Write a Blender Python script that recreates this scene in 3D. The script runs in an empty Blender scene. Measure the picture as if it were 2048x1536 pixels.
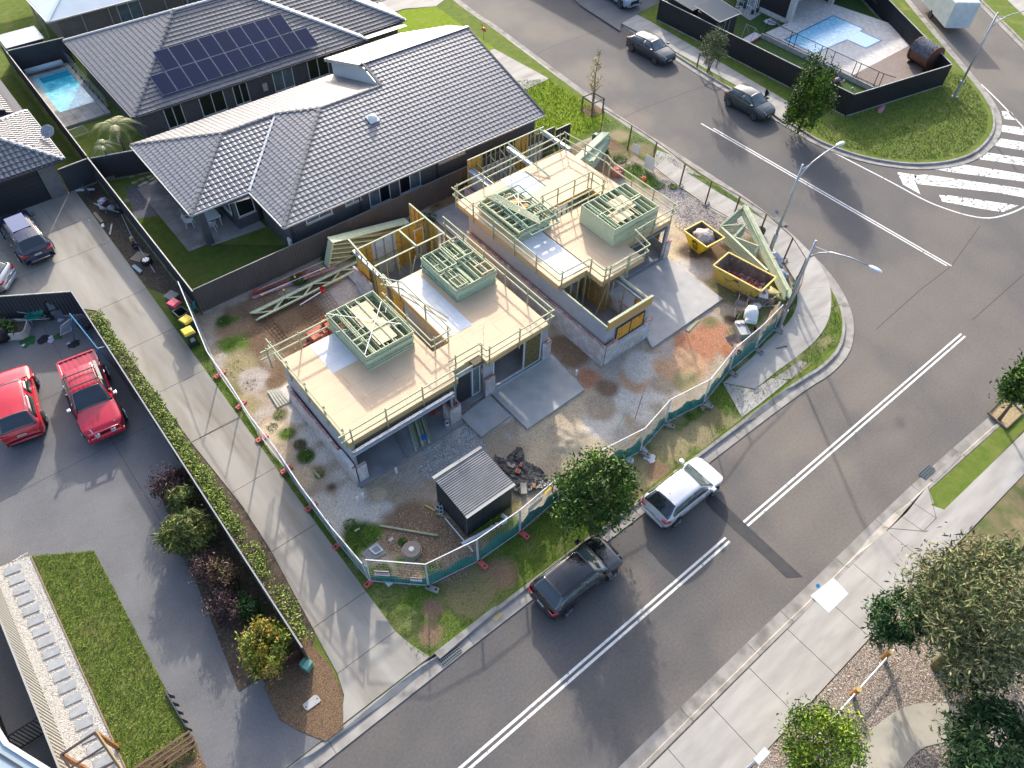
import bpy, math, random
from mathutils import Vector, Matrix, noise as mn
random.seed(7)
Vc = Vector; ru = random.uniform; rc = random.choice; cos = math.cos; sin = math.sin
R = math.radians
scene = bpy.context.scene
COL = scene.collection

# ---------------------------------------------------------------- camera
F_PX, PITCH, ROLL, YAW, CAM_H = 1489.1, R(50.544), R(2.403), R(-41.337), 30.0
_c, _s = cos(YAW), sin(YAW)
FWD = Vc((-_s*cos(PITCH), _c*cos(PITCH), -sin(PITCH)))
_r = Vc((_c, _s, 0)); _u = _r.cross(FWD)
RT = _r*cos(ROLL) + _u*sin(ROLL)
UP = -_r*sin(ROLL) + _u*cos(ROLL)
cam_data = bpy.data.cameras.new('camera'); cam = bpy.data.objects.new('camera', cam_data)
COL.objects.link(cam); scene.camera = cam
cam_data.sensor_width = 36; cam_data.lens = F_PX*36/2048; cam_data.clip_end = 2000; cam_data.clip_start = .5
cam.matrix_world = Matrix(((RT.x, UP.x, -FWD.x, 0), (RT.y, UP.y, -FWD.y, 0), (RT.z, UP.z, -FWD.z, CAM_H), (0, 0, 0, 1)))

# ---------------------------------------------------------------- light
world = bpy.data.worlds.new('World'); scene.world = world; world.use_nodes = True
SUN_EL, SUN_DIR = R(23.5), (0.567, 0.824)
sun_az = math.atan2(SUN_DIR[0], SUN_DIR[1])           # clockwise from +Y
nt = world.node_tree; bg = nt.nodes['Background']
sky = nt.nodes.new('ShaderNodeTexSky'); sky.sky_type = 'NISHITA'; sky.sun_disc = False
sky.sun_elevation = SUN_EL; sky.sun_rotation = sun_az; sky.air_density = .8; sky.dust_density = 3.5; sky.ozone_density = 1.3
nt.links.new(sky.outputs[0], bg.inputs[0]); bg.inputs[1].default_value = 0.15
ld = bpy.data.lights.new('sun', 'SUN'); ld.energy = 2.1; ld.angle = R(1.2); ld.color = (1.0, .93, .82)
sun = bpy.data.objects.new('sun', ld); COL.objects.link(sun)
sd = Vc((SUN_DIR[0]*cos(SUN_EL), SUN_DIR[1]*cos(SUN_EL), sin(SUN_EL)))
sun.rotation_euler = sd.to_track_quat('Z', 'Y').to_euler(); sun.location = (0, 0, 60)
scene.view_settings.view_transform = 'Standard'; scene.view_settings.look = 'None'
scene.view_settings.gamma = 1; scene.view_settings.exposure = 1.42; scene.view_settings.use_curve_mapping = False

# ---------------------------------------------------------------- helpers
def at(px, py, z=0.0):
    """survey: the point at height z seen at photo position px, py"""
    d = RT*((px-1024)/F_PX) - UP*((py-768)/F_PX) + FWD
    return Vc((0, 0, CAM_H)) + d*((z-CAM_H)/d.z)
def inpoly(x, y, P):
    c = False; n = len(P); j = n-1
    for i in range(n):
        xi, yi = P[i][0], P[i][1]; xj, yj = P[j][0], P[j][1]
        if (yi > y) != (yj > y) and x < (xj-xi)*(y-yi)/(yj-yi)+xi: c = not c
        j = i
    return c
MATS = {}
def M(name, c1, c2=None, s=4., rough=.85, ro=None, bump=0., bs=60., metal=0., c3=None, s3=1., rnd=0., lo=.35, hi=.65, lo3=.5, hi3=.7,
      coat=0., st=None, coord='pos', emit=None, spec=.5, alpha=None, bd=.02, trans=0., attr=None):
    if name in MATS: return MATS[name]
    if ro is not None: rough = ro
    m = bpy.data.materials.new(name); m.use_nodes = True; t = m.node_tree; N = t.nodes; L = t.links
    p = N['Principled BSDF']; p.inputs['Roughness'].default_value = rough; p.inputs['Metallic'].default_value = metal
    p.inputs['Coat Weight'].default_value = coat; p.inputs['Coat Roughness'].default_value = .06
    p.inputs['Specular IOR Level'].default_value = spec
    if alpha is not None: p.inputs['Alpha'].default_value = alpha
    if trans: p.inputs['Transmission Weight'].default_value = trans
    if coord == 'pos': src = N.new('ShaderNodeNewGeometry').outputs['Position']
    else: src = N.new('ShaderNodeTexCoord').outputs['Object']
    if st:
        mp = N.new('ShaderNodeMapping'); L.new(src, mp.inputs[0])
        if len(st) > 3: mp.inputs['Rotation'].default_value = (0, 0, st[3])
        mp.inputs['Scale'].default_value = st[:3]; srcs = mp.outputs[0]
    else: srcs = src
    def ramp(scale, lo, hi, detail=6, so=None):
        n = N.new('ShaderNodeTexNoise'); n.inputs['Scale'].default_value = scale; n.inputs['Detail'].default_value = detail
        L.new(so or srcs, n.inputs['Vector'])
        r = N.new('ShaderNodeMapRange'); r.inputs[1].default_value = lo; r.inputs[2].default_value = hi
        L.new(n.outputs[0], r.inputs[0]); return r.outputs[0]
    def mix(f, a, b, bt='MIX'):
        x = N.new('ShaderNodeMix'); x.data_type = 'RGBA'; x.blend_type = bt
        if isinstance(f, (int, float)): x.inputs[0].default_value = f
        else: L.new(f, x.inputs[0])
        for i, v in ((6, a), (7, b)):
            if isinstance(v, tuple): x.inputs[i].default_value = (*v[:3], 1)
            else: L.new(v, x.inputs[i])
        return x.outputs[2]
    col = tuple(c1)
    if attr:
        a = N.new('ShaderNodeAttribute'); a.attribute_name = attr; col = a.outputs['Color']
        if c2 is not None: col = mix(ramp(s, lo, hi), mix(1., col, tuple(c1), 'MULTIPLY'), mix(1., col, tuple(c2), 'MULTIPLY'))
    elif c2 is not None: col = mix(ramp(s, lo, hi), tuple(c1), tuple(c2))
    if c3 is not None: col = mix(ramp(s3, lo3, hi3), col, tuple(c3))
    if rnd:
        o = N.new('ShaderNodeObjectInfo'); r = N.new('ShaderNodeMapRange'); L.new(o.outputs['Random'], r.inputs[0])
        r.inputs[3].default_value = 1-rnd; r.inputs[4].default_value = 1+rnd
        h = N.new('ShaderNodeHueSaturation')
        if isinstance(col, tuple): h.inputs['Color'].default_value = (*col[:3], 1)
        else: L.new(col, h.inputs['Color'])
        L.new(r.outputs[0], h.inputs['Value']); col = h.outputs[0]
    if isinstance(col, tuple): p.inputs['Base Color'].default_value = (*col[:3], 1)
    else: L.new(col, p.inputs['Base Color'])
    if emit: p.inputs['Emission Color'].default_value = (*emit[:3], 1); p.inputs['Emission Strength'].default_value = emit[3]
    if bump:
        n = N.new('ShaderNodeTexNoise'); n.inputs['Scale'].default_value = bs; n.inputs['Detail'].default_value = 5; L.new(srcs, n.inputs['Vector'])
        b = N.new('ShaderNodeBump'); b.inputs['Strength'].default_value = bump; b.inputs['Distance'].default_value = bd
        L.new(n.outputs[0], b.inputs['Height']); L.new(b.outputs[0], p.inputs['Normal'])
    MATS[name] = m; return m
def brick_mat(name, a, b, mortar, w=.24, h=.086, axis='x', rough=.9):
    if name+axis in MATS: return MATS[name+axis]
    m = bpy.data.materials.new(name+axis); m.use_nodes = True; t = m.node_tree; N = t.nodes; L = t.links; p = N['Principled BSDF']
    p.inputs['Roughness'].default_value = rough
    g = N.new('ShaderNodeNewGeometry'); s = N.new('ShaderNodeSeparateXYZ'); L.new(g.outputs['Position'], s.inputs[0])
    c = N.new('ShaderNodeCombineXYZ'); L.new(s.outputs[0 if axis == 'x' else 1], c.inputs[0]); L.new(s.outputs[2], c.inputs[1])
    k = N.new('ShaderNodeTexBrick'); k.inputs['Scale'].default_value = 1; k.inputs['Brick Width'].default_value = w
    k.inputs['Row Height'].default_value = h; k.inputs['Mortar Size'].default_value = .008
    k.inputs['Color1'].default_value = (*a, 1); k.inputs['Color2'].default_value = (*b, 1); k.inputs['Mortar'].default_value = (*mortar, 1)
    L.new(c.outputs[0], k.inputs['Vector']); L.new(k.outputs[0], p.inputs['Base Color'])
    bm_ = N.new('ShaderNodeBump'); bm_.inputs['Strength'].default_value = .6; bm_.inputs['Distance'].default_value = .01; bm_.invert = True
    L.new(k.outputs['Fac'], bm_.inputs['Height']); L.new(bm_.outputs[0], p.inputs['Normal'])
    MATS[name+axis] = m; return m

WM = {}
def _inv(parent):
    return WM[parent.name].inverted() if parent is not None and parent.name in WM else Matrix.Identity(4)
def tag(o, label=None, cat=None, group=None, kind=None):
    if label: o['label'] = label
    if cat: o['category'] = cat
    if group: o['group'] = group
    if kind: o['kind'] = kind
    return o
def thing(name, label, cat, loc=(0, 0, 0), rz=0., group=None):
    o = bpy.data.objects.new(name, None); COL.objects.link(o); o.empty_display_size = .2
    o.location = loc; o.rotation_euler = (0, 0, rz); tag(o, label, cat, group)
    WM[o.name] = Matrix.Translation(Vc(loc)) @ Matrix.Rotation(rz, 4, 'Z'); return o
def copy_tree(o, loc=None, rz=None, label=None, parent=None):
    c = o.copy(); COL.objects.link(c)
    if parent is not None: c.parent = parent; WM[c.name] = WM[parent.name]
    else:
        if loc is not None: c.location = loc
        if rz is not None: c.rotation_euler = (0, 0, rz)
        WM[c.name] = Matrix.Translation(c.location) @ Matrix.Rotation(c.rotation_euler[2], 4, 'Z')
    if label: c['label'] = label
    for ch in list(o.children): copy_tree(ch, parent=c)
    return c
class MB:
    def __init__(s): s.v = []; s.f = []; s.m = []; s.c = None
    def add(s, vs, fs, mi=0):
        b = len(s.v); s.v += [tuple(v) for v in vs]; s.f += [tuple(i+b for i in f) for f in fs]; s.m += [mi]*len(fs); return s
    def quad(s, a, b, c, d, mi=0): return s.add([a, b, c, d], [(0, 1, 2, 3)], mi)
    def box(s, x0, x1, y0, y1, z0, z1, mi=0):
        return s.add([(x0, y0, z0), (x1, y0, z0), (x1, y1, z0), (x0, y1, z0), (x0, y0, z1), (x1, y0, z1), (x1, y1, z1), (x0, y1, z1)],
                     [(3, 2, 1, 0), (4, 5, 6, 7), (0, 1, 5, 4), (1, 2, 6, 5), (2, 3, 7, 6), (3, 0, 4, 7)], mi)
    def bar(s, p, q, w, h, mi=0, up=(0, 0, 1)):
        p = Vc(p); q = Vc(q); d = (q-p).normalized(); u = Vc(up)
        if abs(d.dot(u)) > .95: u = Vc((1, 0, 0))
        a = d.cross(u).normalized()*(w/2); b = a.cross(d).normalized()*(h/2)
        vs = [p-a-b, p+a-b, p+a+b, p-a+b, q-a-b, q+a-b, q+a+b, q-a+b]
        return s.add(vs, [(0, 1, 2, 3), (7, 6, 5, 4), (0, 4, 5, 1), (1, 5, 6, 2), (2, 6, 7, 3), (3, 7, 4, 0)], mi)
    def tube(s, pts, rad, n=8, mi=0, cap=True):
        pts = [Vc(p) for p in pts]; rs = rad if isinstance(rad, (list, tuple)) else [rad]*len(pts); base = len(s.v)
        for i, p in enumerate(pts):
            d = (pts[min(i+1, len(pts)-1)]-pts[max(i-1, 0)]).normalized(); u = Vc((0, 0, 1)) if abs(d.z) < .95 else Vc((1, 0, 0))
            a = d.cross(u).normalized(); b = a.cross(d)
            for k in range(n):
                t = 2*math.pi*k/n; s.v.append(tuple(p+(a*cos(t)+b*sin(t))*rs[i]))
        for i in range(len(pts)-1):
            for k in range(n):
                k2 = (k+1) % n; s.f.append((base+i*n+k, base+i*n+k2, base+(i+1)*n+k2, base+(i+1)*n+k)); s.m.append(mi)
        if cap:
            s.f.append(tuple(base+k for k in range(n))[::-1]); s.f.append(tuple(base+(len(pts)-1)*n+k for k in range(n))); s.m += [mi, mi]
        return s
    def prism(s, poly, z0, z1, mi=0, side=None):
        n = len(poly); b = len(s.v); A = sum(poly[i][0]*poly[(i+1) % n][1]-poly[(i+1) % n][0]*poly[i][1] for i in range(n))
        if A < 0: poly = list(poly)[::-1]
        s.v += [(p[0], p[1], z1) for p in poly]+[(p[0], p[1], z0) for p in poly]
        s.f.append(tuple(range(b, b+n))); s.m.append(mi)
        for i in range(n):
            j = (i+1) % n; s.f.append((b+j, b+i, b+n+i, b+n+j)); s.m.append(mi if side is None else side)
        return s
    def build(s, name, mats, parent=None, sm=0, l=0, kind=None, bevel=0):
        me = bpy.data.meshes.new(name); inv = Matrix.Identity(4) if l else _inv(parent)
        vs = s.v if (l or parent is None) else [tuple(inv @ Vc(v)) for v in s.v]
        me.from_pydata(vs, [], s.f)
        for m in (mats if isinstance(mats, (list, tuple)) else [mats]): me.materials.append(m)
        if any(s.m): me.polygons.foreach_set('material_index', s.m)
        if s.c is not None:
            ca = me.color_attributes.new('Col', 'FLOAT_COLOR', 'POINT')
            ca.data.foreach_set('color', [x for c in s.c for x in (c[0], c[1], c[2], 1.)])
        if sm: me.polygons.foreach_set('use_smooth', [True]*len(me.polygons))
        me.validate(); o = bpy.data.objects.new(name, me); COL.objects.link(o)
        if parent is not None: o.parent = parent; WM[o.name] = WM[parent.name]
        else: WM[o.name] = Matrix.Identity(4)
        if kind: o['kind'] = kind
        if bevel:
            b = o.modifiers.new('b', 'BEVEL'); b.width = bevel; b.segments = 2; b.limit_method = 'ANGLE'; b.angle_limit = R(40)
        return o
def share(name, me, mat4, parent=None, label=None):
    o = bpy.data.objects.new(name, me); COL.objects.link(o)
    if parent is not None: o.parent = parent; WM[o.name] = WM[parent.name]; o.matrix_local = _inv(parent) @ mat4
    else: o.matrix_world = mat4
    if label: o['label'] = label
    return o
CUBES = {}
def cube(mat):
    if mat.name not in CUBES:
        b = MB().box(-.5, .5, -.5, .5, -.5, .5); me = bpy.data.meshes.new('block_'+mat.name); me.from_pydata(b.v, [], b.f); me.materials.append(mat); CUBES[mat.name] = me
    return CUBES[mat.name]
def beam(name, p, q, w, h, mat, parent, up=(0, 0, 1), label=None):
    """one straight piece (timber, rail, brick...) from p to q, w wide and h deep"""
    p = Vc(p); q = Vc(q); d = q-p; L = d.length; d.normalize(); u = Vc(up)
    if abs(d.dot(u)) > .95: u = Vc((1, 0, 0))
    a = d.cross(u).normalized(); b = a.cross(d)
    m = Matrix.Translation((p+q)/2) @ Matrix((d, a, b)).transposed().to_4x4() @ Matrix.Diagonal((L, w, h, 1))
    return share(name, cube(mat), m, parent, label)
def blk(name, x0, x1, y0, y1, z0, z1, mat, parent, label=None):
    m = Matrix.Translation(((x0+x1)/2, (y0+y1)/2, (z0+z1)/2)) @ Matrix.Diagonal((abs(x1-x0), abs(y1-y0), abs(z1-z0), 1))
    return share(name, cube(mat), m, parent, label)
def lerp(a, b, t): return tuple(x+(y-x)*t for x, y in zip(a, b))
def txt(name, s, size, mat4, mat, parent, ext=.002):
    c = bpy.data.curves.new(name, 'FONT'); c.body = s; c.size = size; c.extrude = ext; c.align_x = 'CENTER'; c.align_y = 'CENTER'
    o = bpy.data.objects.new('tmp', c); COL.objects.link(o); bpy.context.view_layer.update()
    me = bpy.data.meshes.new_from_object(o); bpy.data.objects.remove(o); me.materials.clear(); me.materials.append(mat)
    return share(name, me, mat4, parent)
def frame4(o, xdir, zdir):
    x = Vc(xdir).normalized(); z = Vc(zdir).normalized(); y = z.cross(x); return Matrix.Translation(Vc(o)) @ Matrix((x, y, z)).transposed().to_4x4()
def fbm(x, y, sc=1., o=4): return mn.fractal(Vc((x*sc, y*sc, 3.7)), 1., 2., o)
def smooth(a, b, x): t = max(0, min(1, (x-a)/(b-a))); return t*t*(3-2*t)

# ---------------------------------------------------------------- materials
asphalt = M('asphalt', (1.32, 1.25, 1.18), (1.02, .99, .95), s=9, attr='Col', rough=.9, bump=.4, bs=70, lo=.3, hi=.7)
asphalt_dark = M('asphalt_patch', (.045, .045, .048), (.06, .058, .058), s=3, rough=.9, bump=.3, bs=90)
conc = M('concrete', (.40, .385, .36), (.30, .285, .26), s=.8, c3=(.22, .205, .185), s3=2.2, lo3=.55, hi3=.85, rough=.88, bump=.2, bs=70)
conc_path = M('concrete_path', (.42, .40, .365), (.33, .31, .28), s=1.0, c3=(.25, .235, .21), s3=.9, lo3=.52, hi3=.8, rough=.9, bump=.2, bs=60, st=(.35, 1.6, 1))
conc_kerb = M('concrete_kerb', (.34, .32, .29), (.24, .225, .2), s=1.6, c3=(.13, .12, .105), s3=.8, lo3=.55, hi3=.8, rough=.9, bump=.3, bs=50)
conc_new = M('concrete_new', (.44, .43, .41), (.36, .35, .335), s=1.5, c3=(.48, .40, .33), s3=.8, lo3=.6, hi3=.8, rough=.85, bump=.15, bs=60)
conc_wet = M('concrete_slab_grey', (.27, .275, .285), (.2, .205, .215), s=1.2, rough=.75, bump=.1, bs=50)
exposed = M('exposed_aggregate', (.115, .115, .12), (.15, .15, .152), s=.5, c3=(.30, .29, .27), s3=38, lo3=.60, hi3=.66, rough=.8, bump=.4, bs=60)
joint = M('joint_dark', (.05, .047, .04), ro=1)
line_white = M('line_paint', (.74, .73, .70), (.6, .59, .56), s=8, c3=(.22, .21, .2), s3=5, lo3=.6, hi3=.72, rough=.7)
line_worn = M('line_paint_worn', (.78, .77, .74), (.66, .65, .62), s=5, c3=(.13, .12, .11), s3=3.2, lo3=.54, hi3=.62, rough=.7, st=(1.4, 2.2, 1))
asphalt_ = 0
grass_m = M('lawn', (.12, .18, .03), (.165, .21, .045), s=2.2, c3=(.24, .24, .08), s3=.7, lo3=.52, hi3=.75, rough=1, bump=1, bs=45, spec=.1, bd=.05)
grass_bright = M('lawn_bright', (.17, .26, .015), (.24, .32, .025), s=3, c3=(.24, .29, .05), s3=.7, lo3=.55, hi3=.8, rough=1, bump=1, bs=45, spec=.1, bd=.05)
grass_dark = M('lawn_green', (.07, .115, .022), (.10, .14, .03), s=2.5, c3=(.12, .13, .04), s3=.8, lo3=.5, hi3=.75, rough=1, bump=1, bs=45, spec=.1, bd=.05)
soil = M('soil', (.095, .07, .048), (.06, .045, .03), s=3, c3=(.16, .13, .09), s3=9, lo3=.55, hi3=.65, rough=1, bump=.8, bs=30, bd=.04)
mulch = M('bark_mulch', (.20, .125, .07), (.11, .065, .035), s=14, c3=(.33, .22, .13), s3=26, lo3=.55, hi3=.62, rough=1, bump=1, bs=40, bd=.05)
chips = M('wood_chip_mulch', (.30, .25, .21), (.14, .105, .08), s=13, c3=(.50, .44, .38), s3=20, lo3=.53, hi3=.6, rough=1, bump=1, bs=35, bd=.05)
pebble = M('white_pebble', (.56, .54, .50), (.42, .40, .37), s=16, c3=(.30, .28, .25), s3=22, lo3=.58, hi3=.66, rough=.9, bump=1, bs=30, bd=.04)
gravel_dark = M('dark_gravel', (.05, .055, .075), (.10, .11, .14), s=14, c3=(.3, .31, .34), s3=24, lo3=.58, hi3=.64, rough=.9, bump=1, bs=30, bd=.04)
ground_attr = M('site_ground', (1.5, 1.46, 1.4), (.88, .87, .85), s=17, rough=1, bump=.8, bs=34, attr='Col', bd=.05, spec=.1, lo=.36, hi=.66)
leaf_attr = M('foliage', (1.25, 1.25, 1.2), (.7, .75, .7), s=3, rough=.6, attr='Col', spec=.3)
black_metal = M('black_metal', (.016, .017, .02), ro=.45, metal=.3)
fence_char = M('fence_charcoal', (.045, .046, .052), (.056, .057, .063), s=1, rough=.5, spec=.4)
fence_brown = M('fence_grey', (.085, .078, .074), (.1, .093, .088), s=1, rough=.6, spec=.3)
fence_black = M('fence_black', (.022, .023, .027), ro=.5, spec=.4)
cap_pale = M('capping_pale', (.5, .49, .45), (.36, .35, .32), s=3, rough=.6)
cap_dark = M('capping_dark', (.11, .11, .12), ro=.5)
galv = M('galvanised', (.42, .44, .46), (.33, .35, .37), s=5, rough=.42, metal=.5)
galv_lite = M('galvanised_pale', (.62, .64, .66), (.5, .52, .54), s=4, rough=.5, metal=.2)
rust = M('rusty_steel', (.12, .06, .035), (.2, .12, .08), s=9, rough=.8, metal=.2)
white = M('white_paint', (.74, .74, .72), ro=.5)
white_sheet = M('white_sheet', (.68, .70, .73), (.60, .62, .66), s=.8, rough=.7)
pvc = M('pvc_white', (.74, .75, .76), ro=.35)
tim_green = M('pine_green', (.42, .46, .29), (.53, .56, .38), s=3, st=(1, 1, 6), ro=.8, rnd=.18, c3=(.33, .40, .27), s3=8, lo3=.55, hi3=.7)
tim_teal = M('pine_teal', (.20, .33, .26), (.32, .44, .34), s=3, rough=.8, rnd=.2, c3=(.36, .44, .31), s3=5, lo3=.5, hi3=.68)
tim_pale = M('pine_pale', (.48, .49, .32), (.41, .43, .27), s=4, rough=.75, rnd=.12)
tim_post = M('pine_post', (.36, .35, .22), (.28, .29, .19), s=5, rough=.8, rnd=.12)
tim_stud = M('pine_stud', (.42, .38, .20), (.30, .28, .15), s=4, rough=.8, rnd=.15)
osb = M('osb', (.46, .27, .08), (.58, .37, .13), s=22, rough=.8, st=(1, 1, .4), rnd=.08)
osb_pale = M('osb_pale', (.62, .46, .27), (.72, .57, .37), s=16, rough=.8, rnd=.06)
yellow_wrap = M('orange_wrap', (.62, .30, .03), (.7, .40, .06), s=2, c3=(.12, .07, .02), s3=6, lo3=.62, hi3=.66, rough=.6, st=(1, 1, 2.2))
floor_tan = M('particleboard_floor', (.66, .485, .315), (.61, .44, .285), s=1.2, rough=.7, rnd=.02, c3=(.56, .41, .25), s3=.5, lo3=.6, hi3=.85)
floor_edge = M('particleboard_edge', (.52, .37, .17), ro=.8)
wrap_grey = M('wall_wrap_grey', (.40, .41, .44), (.32, .33, .36), s=2, rough=.6, c3=(.12, .12, .15), s3=5, lo3=.66, hi3=.69, st=(1, 1, 9))
wrap_white = M('wall_wrap_white', (.62, .63, .68), (.5, .51, .56), s=3, rough=.6, bump=.5, bs=6, bd=.05)
mortar_brick = M('bagged_brick', (.56, .52, .51), (.44, .36, .34), s=9, rough=.95, c3=(.62, .60, .60), s3=2.5, lo3=.45, hi3=.65, bump=.4, bs=40, rnd=.08)
red_brick = M('red_brick', (.36, .10, .06), (.45, .17, .11), s=20, rough=.9, rnd=.3)
red_brick_top = M('red_brick_top', (.40, .13, .10), (.50, .36, .32), s=14, lo=.42, hi=.58, rough=.9, rnd=.3)
glass_d = M('window_glass', (.015, .018, .022), ro=.08, spec=.8)
glass_l = M('window_glass_curtained', (.16, .2, .22), (.11, .14, .16), s=2, rough=.12, spec=.8)
tyre_m = M('tyre', (.018, .018, .019), ro=.85)
alloy = M('alloy', (.55, .56, .58), ro=.3, metal=.8)
chrome = M('chrome', (.75, .76, .78), ro=.12, metal=1)
car_glass = M('car_glass', (.02, .026, .03), ro=.04, spec=.9, coat=.6)
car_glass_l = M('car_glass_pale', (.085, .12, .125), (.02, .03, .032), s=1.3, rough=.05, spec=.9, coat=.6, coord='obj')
lamp_red = M('tail_lamp', (.45, .012, .02), ro=.15, coat=1)
lamp_clear = M('head_lamp', (.62, .66, .7), ro=.1, coat=1, metal=.3)
plastic_black = M('plastic_black', (.02, .02, .022), ro=.55)
plate_m = M('number_plate', (.68, .68, .62), ro=.5)
ink = M('ink_black', (.012, .012, .014), ro=.7)
red_plastic = M('plastic_red', (.60, .06, .055), ro=.45)
yellow_p = M('plastic_yellow', (.78, .52, .02), ro=.4)
green_bin = M('bin_green', (.02, .04, .03), ro=.5)
shade_cloth = M('shade_cloth', (.012, .15, .12), (.02, .21, .17), s=5, rough=.75)
# ================================================================ SETTING
def st(o): o['kind'] = 'structure'; return o
RZ = -.12
def catm(P, step=.5):
    P = [Vc((p[0], p[1], 0)) for p in P]; out = []
    for i in range(len(P)-1):
        a = P[max(i-1, 0)]; b = P[i]; c = P[i+1]; d = P[min(i+2, len(P)-1)]; n = max(1, int((c-b).length/step))
        for k in range(n):
            t = k/n; out.append(.5*((2*b)+(c-a)*t+(2*a-5*b+4*c-d)*t*t+(3*b-a-3*c+d)*t**3))
    out.append(P[-1]); return out
def patch(name, poly, z0, z1, mat, kind='structure', parent=None):
    b = MB().prism([(p[0], p[1]) for p in poly], z0, z1); o = b.build(name, mat, parent)
    if parent is None: o['kind'] = kind
    return o
def sheet(name, poly, z, mat, parent=None):
    o = MB().add([(p[0], p[1], z) for p in poly], [tuple(range(len(poly)))]).build(name, mat, parent)
    if parent is None: o['kind'] = 'structure'
    return o
def PX(lst, z=0.0): return [at(a, b, z) for a, b in lst]
sheet('ground', [(-400, -400), (600, -400), (600, 600), (-400, 600)], -.45, grass_dark)
# asphalt: grey-blue seal, sunlit patches and dust painted in as brown, worn wheel paths
LIT_DUST = [(at(a, b_).x, at(a, b_).y, r_, k) for a, b_, r_, k in ((1350, 930, 3.2, 1), (1450, 850, 3, 1), (1560, 860, 4, .9), (1700, 760, 5, .8), (1620, 1000, 4, .7), (1480, 1180, 2.2, .5), (1260, 1180, 1.4, .8), (1780, 620, 5, .7), (1900, 560, 5, .6), (1500, 1300, 2, .6), (1390, 1440, 2.4, .55), (1090, 1420, 1.3, .5), (1060, 1300, 1, .4), (1620, 460, 2.2, .6), (1300, 300, 3, .9), (1260, 240, 2.6, .9), (1180, 150, 3, .9), (1100, 60, 4, .8), (1000, 30, 4, .7), (1200, 60, 3, .6), (1960, 720, 6, .6), (1990, 150, 5, .8), (1930, 60, 5, .7), (1900, 450, 3, .6), (1850, 350, 3, .6), (1780, 900, 4, .5), (1650, 620, 3, .6), (1540, 1120, 2, .6))]
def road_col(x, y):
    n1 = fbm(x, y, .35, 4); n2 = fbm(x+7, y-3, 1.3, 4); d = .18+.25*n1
    for X, Y, r_, k in LIT_DUST:
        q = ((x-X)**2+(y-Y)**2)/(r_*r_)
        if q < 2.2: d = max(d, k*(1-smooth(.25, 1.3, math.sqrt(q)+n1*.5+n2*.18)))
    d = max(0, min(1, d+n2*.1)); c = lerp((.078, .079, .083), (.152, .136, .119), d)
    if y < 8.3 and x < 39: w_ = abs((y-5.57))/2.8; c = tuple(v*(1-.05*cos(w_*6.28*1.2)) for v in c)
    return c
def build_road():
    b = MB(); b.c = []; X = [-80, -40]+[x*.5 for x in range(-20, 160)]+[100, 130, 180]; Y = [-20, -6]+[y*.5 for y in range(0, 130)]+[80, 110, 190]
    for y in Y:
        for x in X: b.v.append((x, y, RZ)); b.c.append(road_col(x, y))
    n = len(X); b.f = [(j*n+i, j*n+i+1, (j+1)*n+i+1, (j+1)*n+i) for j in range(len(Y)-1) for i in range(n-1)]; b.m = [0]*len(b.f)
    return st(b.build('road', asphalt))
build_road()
# kerb back edges, road on the right-hand side of travel where flip=1
KW = catm([(-60, 9.62), (0, 9.62), (4.9, 9.64), (16, 9.55), (24, 9.46), (28.3, 9.35), (30.4, 9.2), (32.5, 9.55), (34.6, 10.9), (36.19, 13.1), (37.2, 15.8), (37.85, 18.4), (38.25, 21.4), (38.4, 25.4), (38.5, 30), (38.6, 34), (39.2, 41), (40.1, 49.7), (40.7, 57), (44, 80), (49, 110)], .6)
KE = catm([(58, 110), (53, 80), (51.3, 57), (50.85, 49), (49.96, 40.25), (49.25, 33.5), (48.95, 27.7), (48.75, 24.1), (48.65, 22.3), (49.15, 20.1), (50.08, 18.3), (51.7, 16.5), (54.1, 15.15), (56.7, 14.7), (59.9, 15.2), (62.5, 16.5), (64.5, 18.4), (66.43, 20.8), (68.4, 23.4), (71.7, 27.7), (74.8, 31.7), (90, 51), (130, 101)], .5)
KS = catm([(70, -.2), (40, .6), (35.2, .95), (27.4, 1.25), (19, 1.3), (8, 1.36), (-60, 1.4)], 1.)
n0 = at(1965, 0); n1 = at(2048, 83); dn = (n1-n0).normalized()
KN = [n0-dn*60, n0-dn*20, n0, n1, n1+dn*20, n1+dn*40]
block_w = patch('lot_ground', [(-60, 9.6)]+[(p.x, p.y) for p in KW[1:]]+[(49, 160), (-60, 160)], -.44, 0, grass_m)
block_e = patch('corner_lawn', [(p.x, p.y) for p in KE]+[(130, 150), (58, 150)], -.44, 0, grass_m)
block_s = patch('park_ground', [(p.x, p.y) for p in KS]+[(-60, -30), (70, -30)], -.44, 0, soil)
block_n = patch('far_verge', [(p.x, p.y) for p in KN]+[(KN[-1].x+60, KN[-1].y+20), (KN[0].x+80, KN[0].y+80)], -.44, 0, grass_m)
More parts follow.
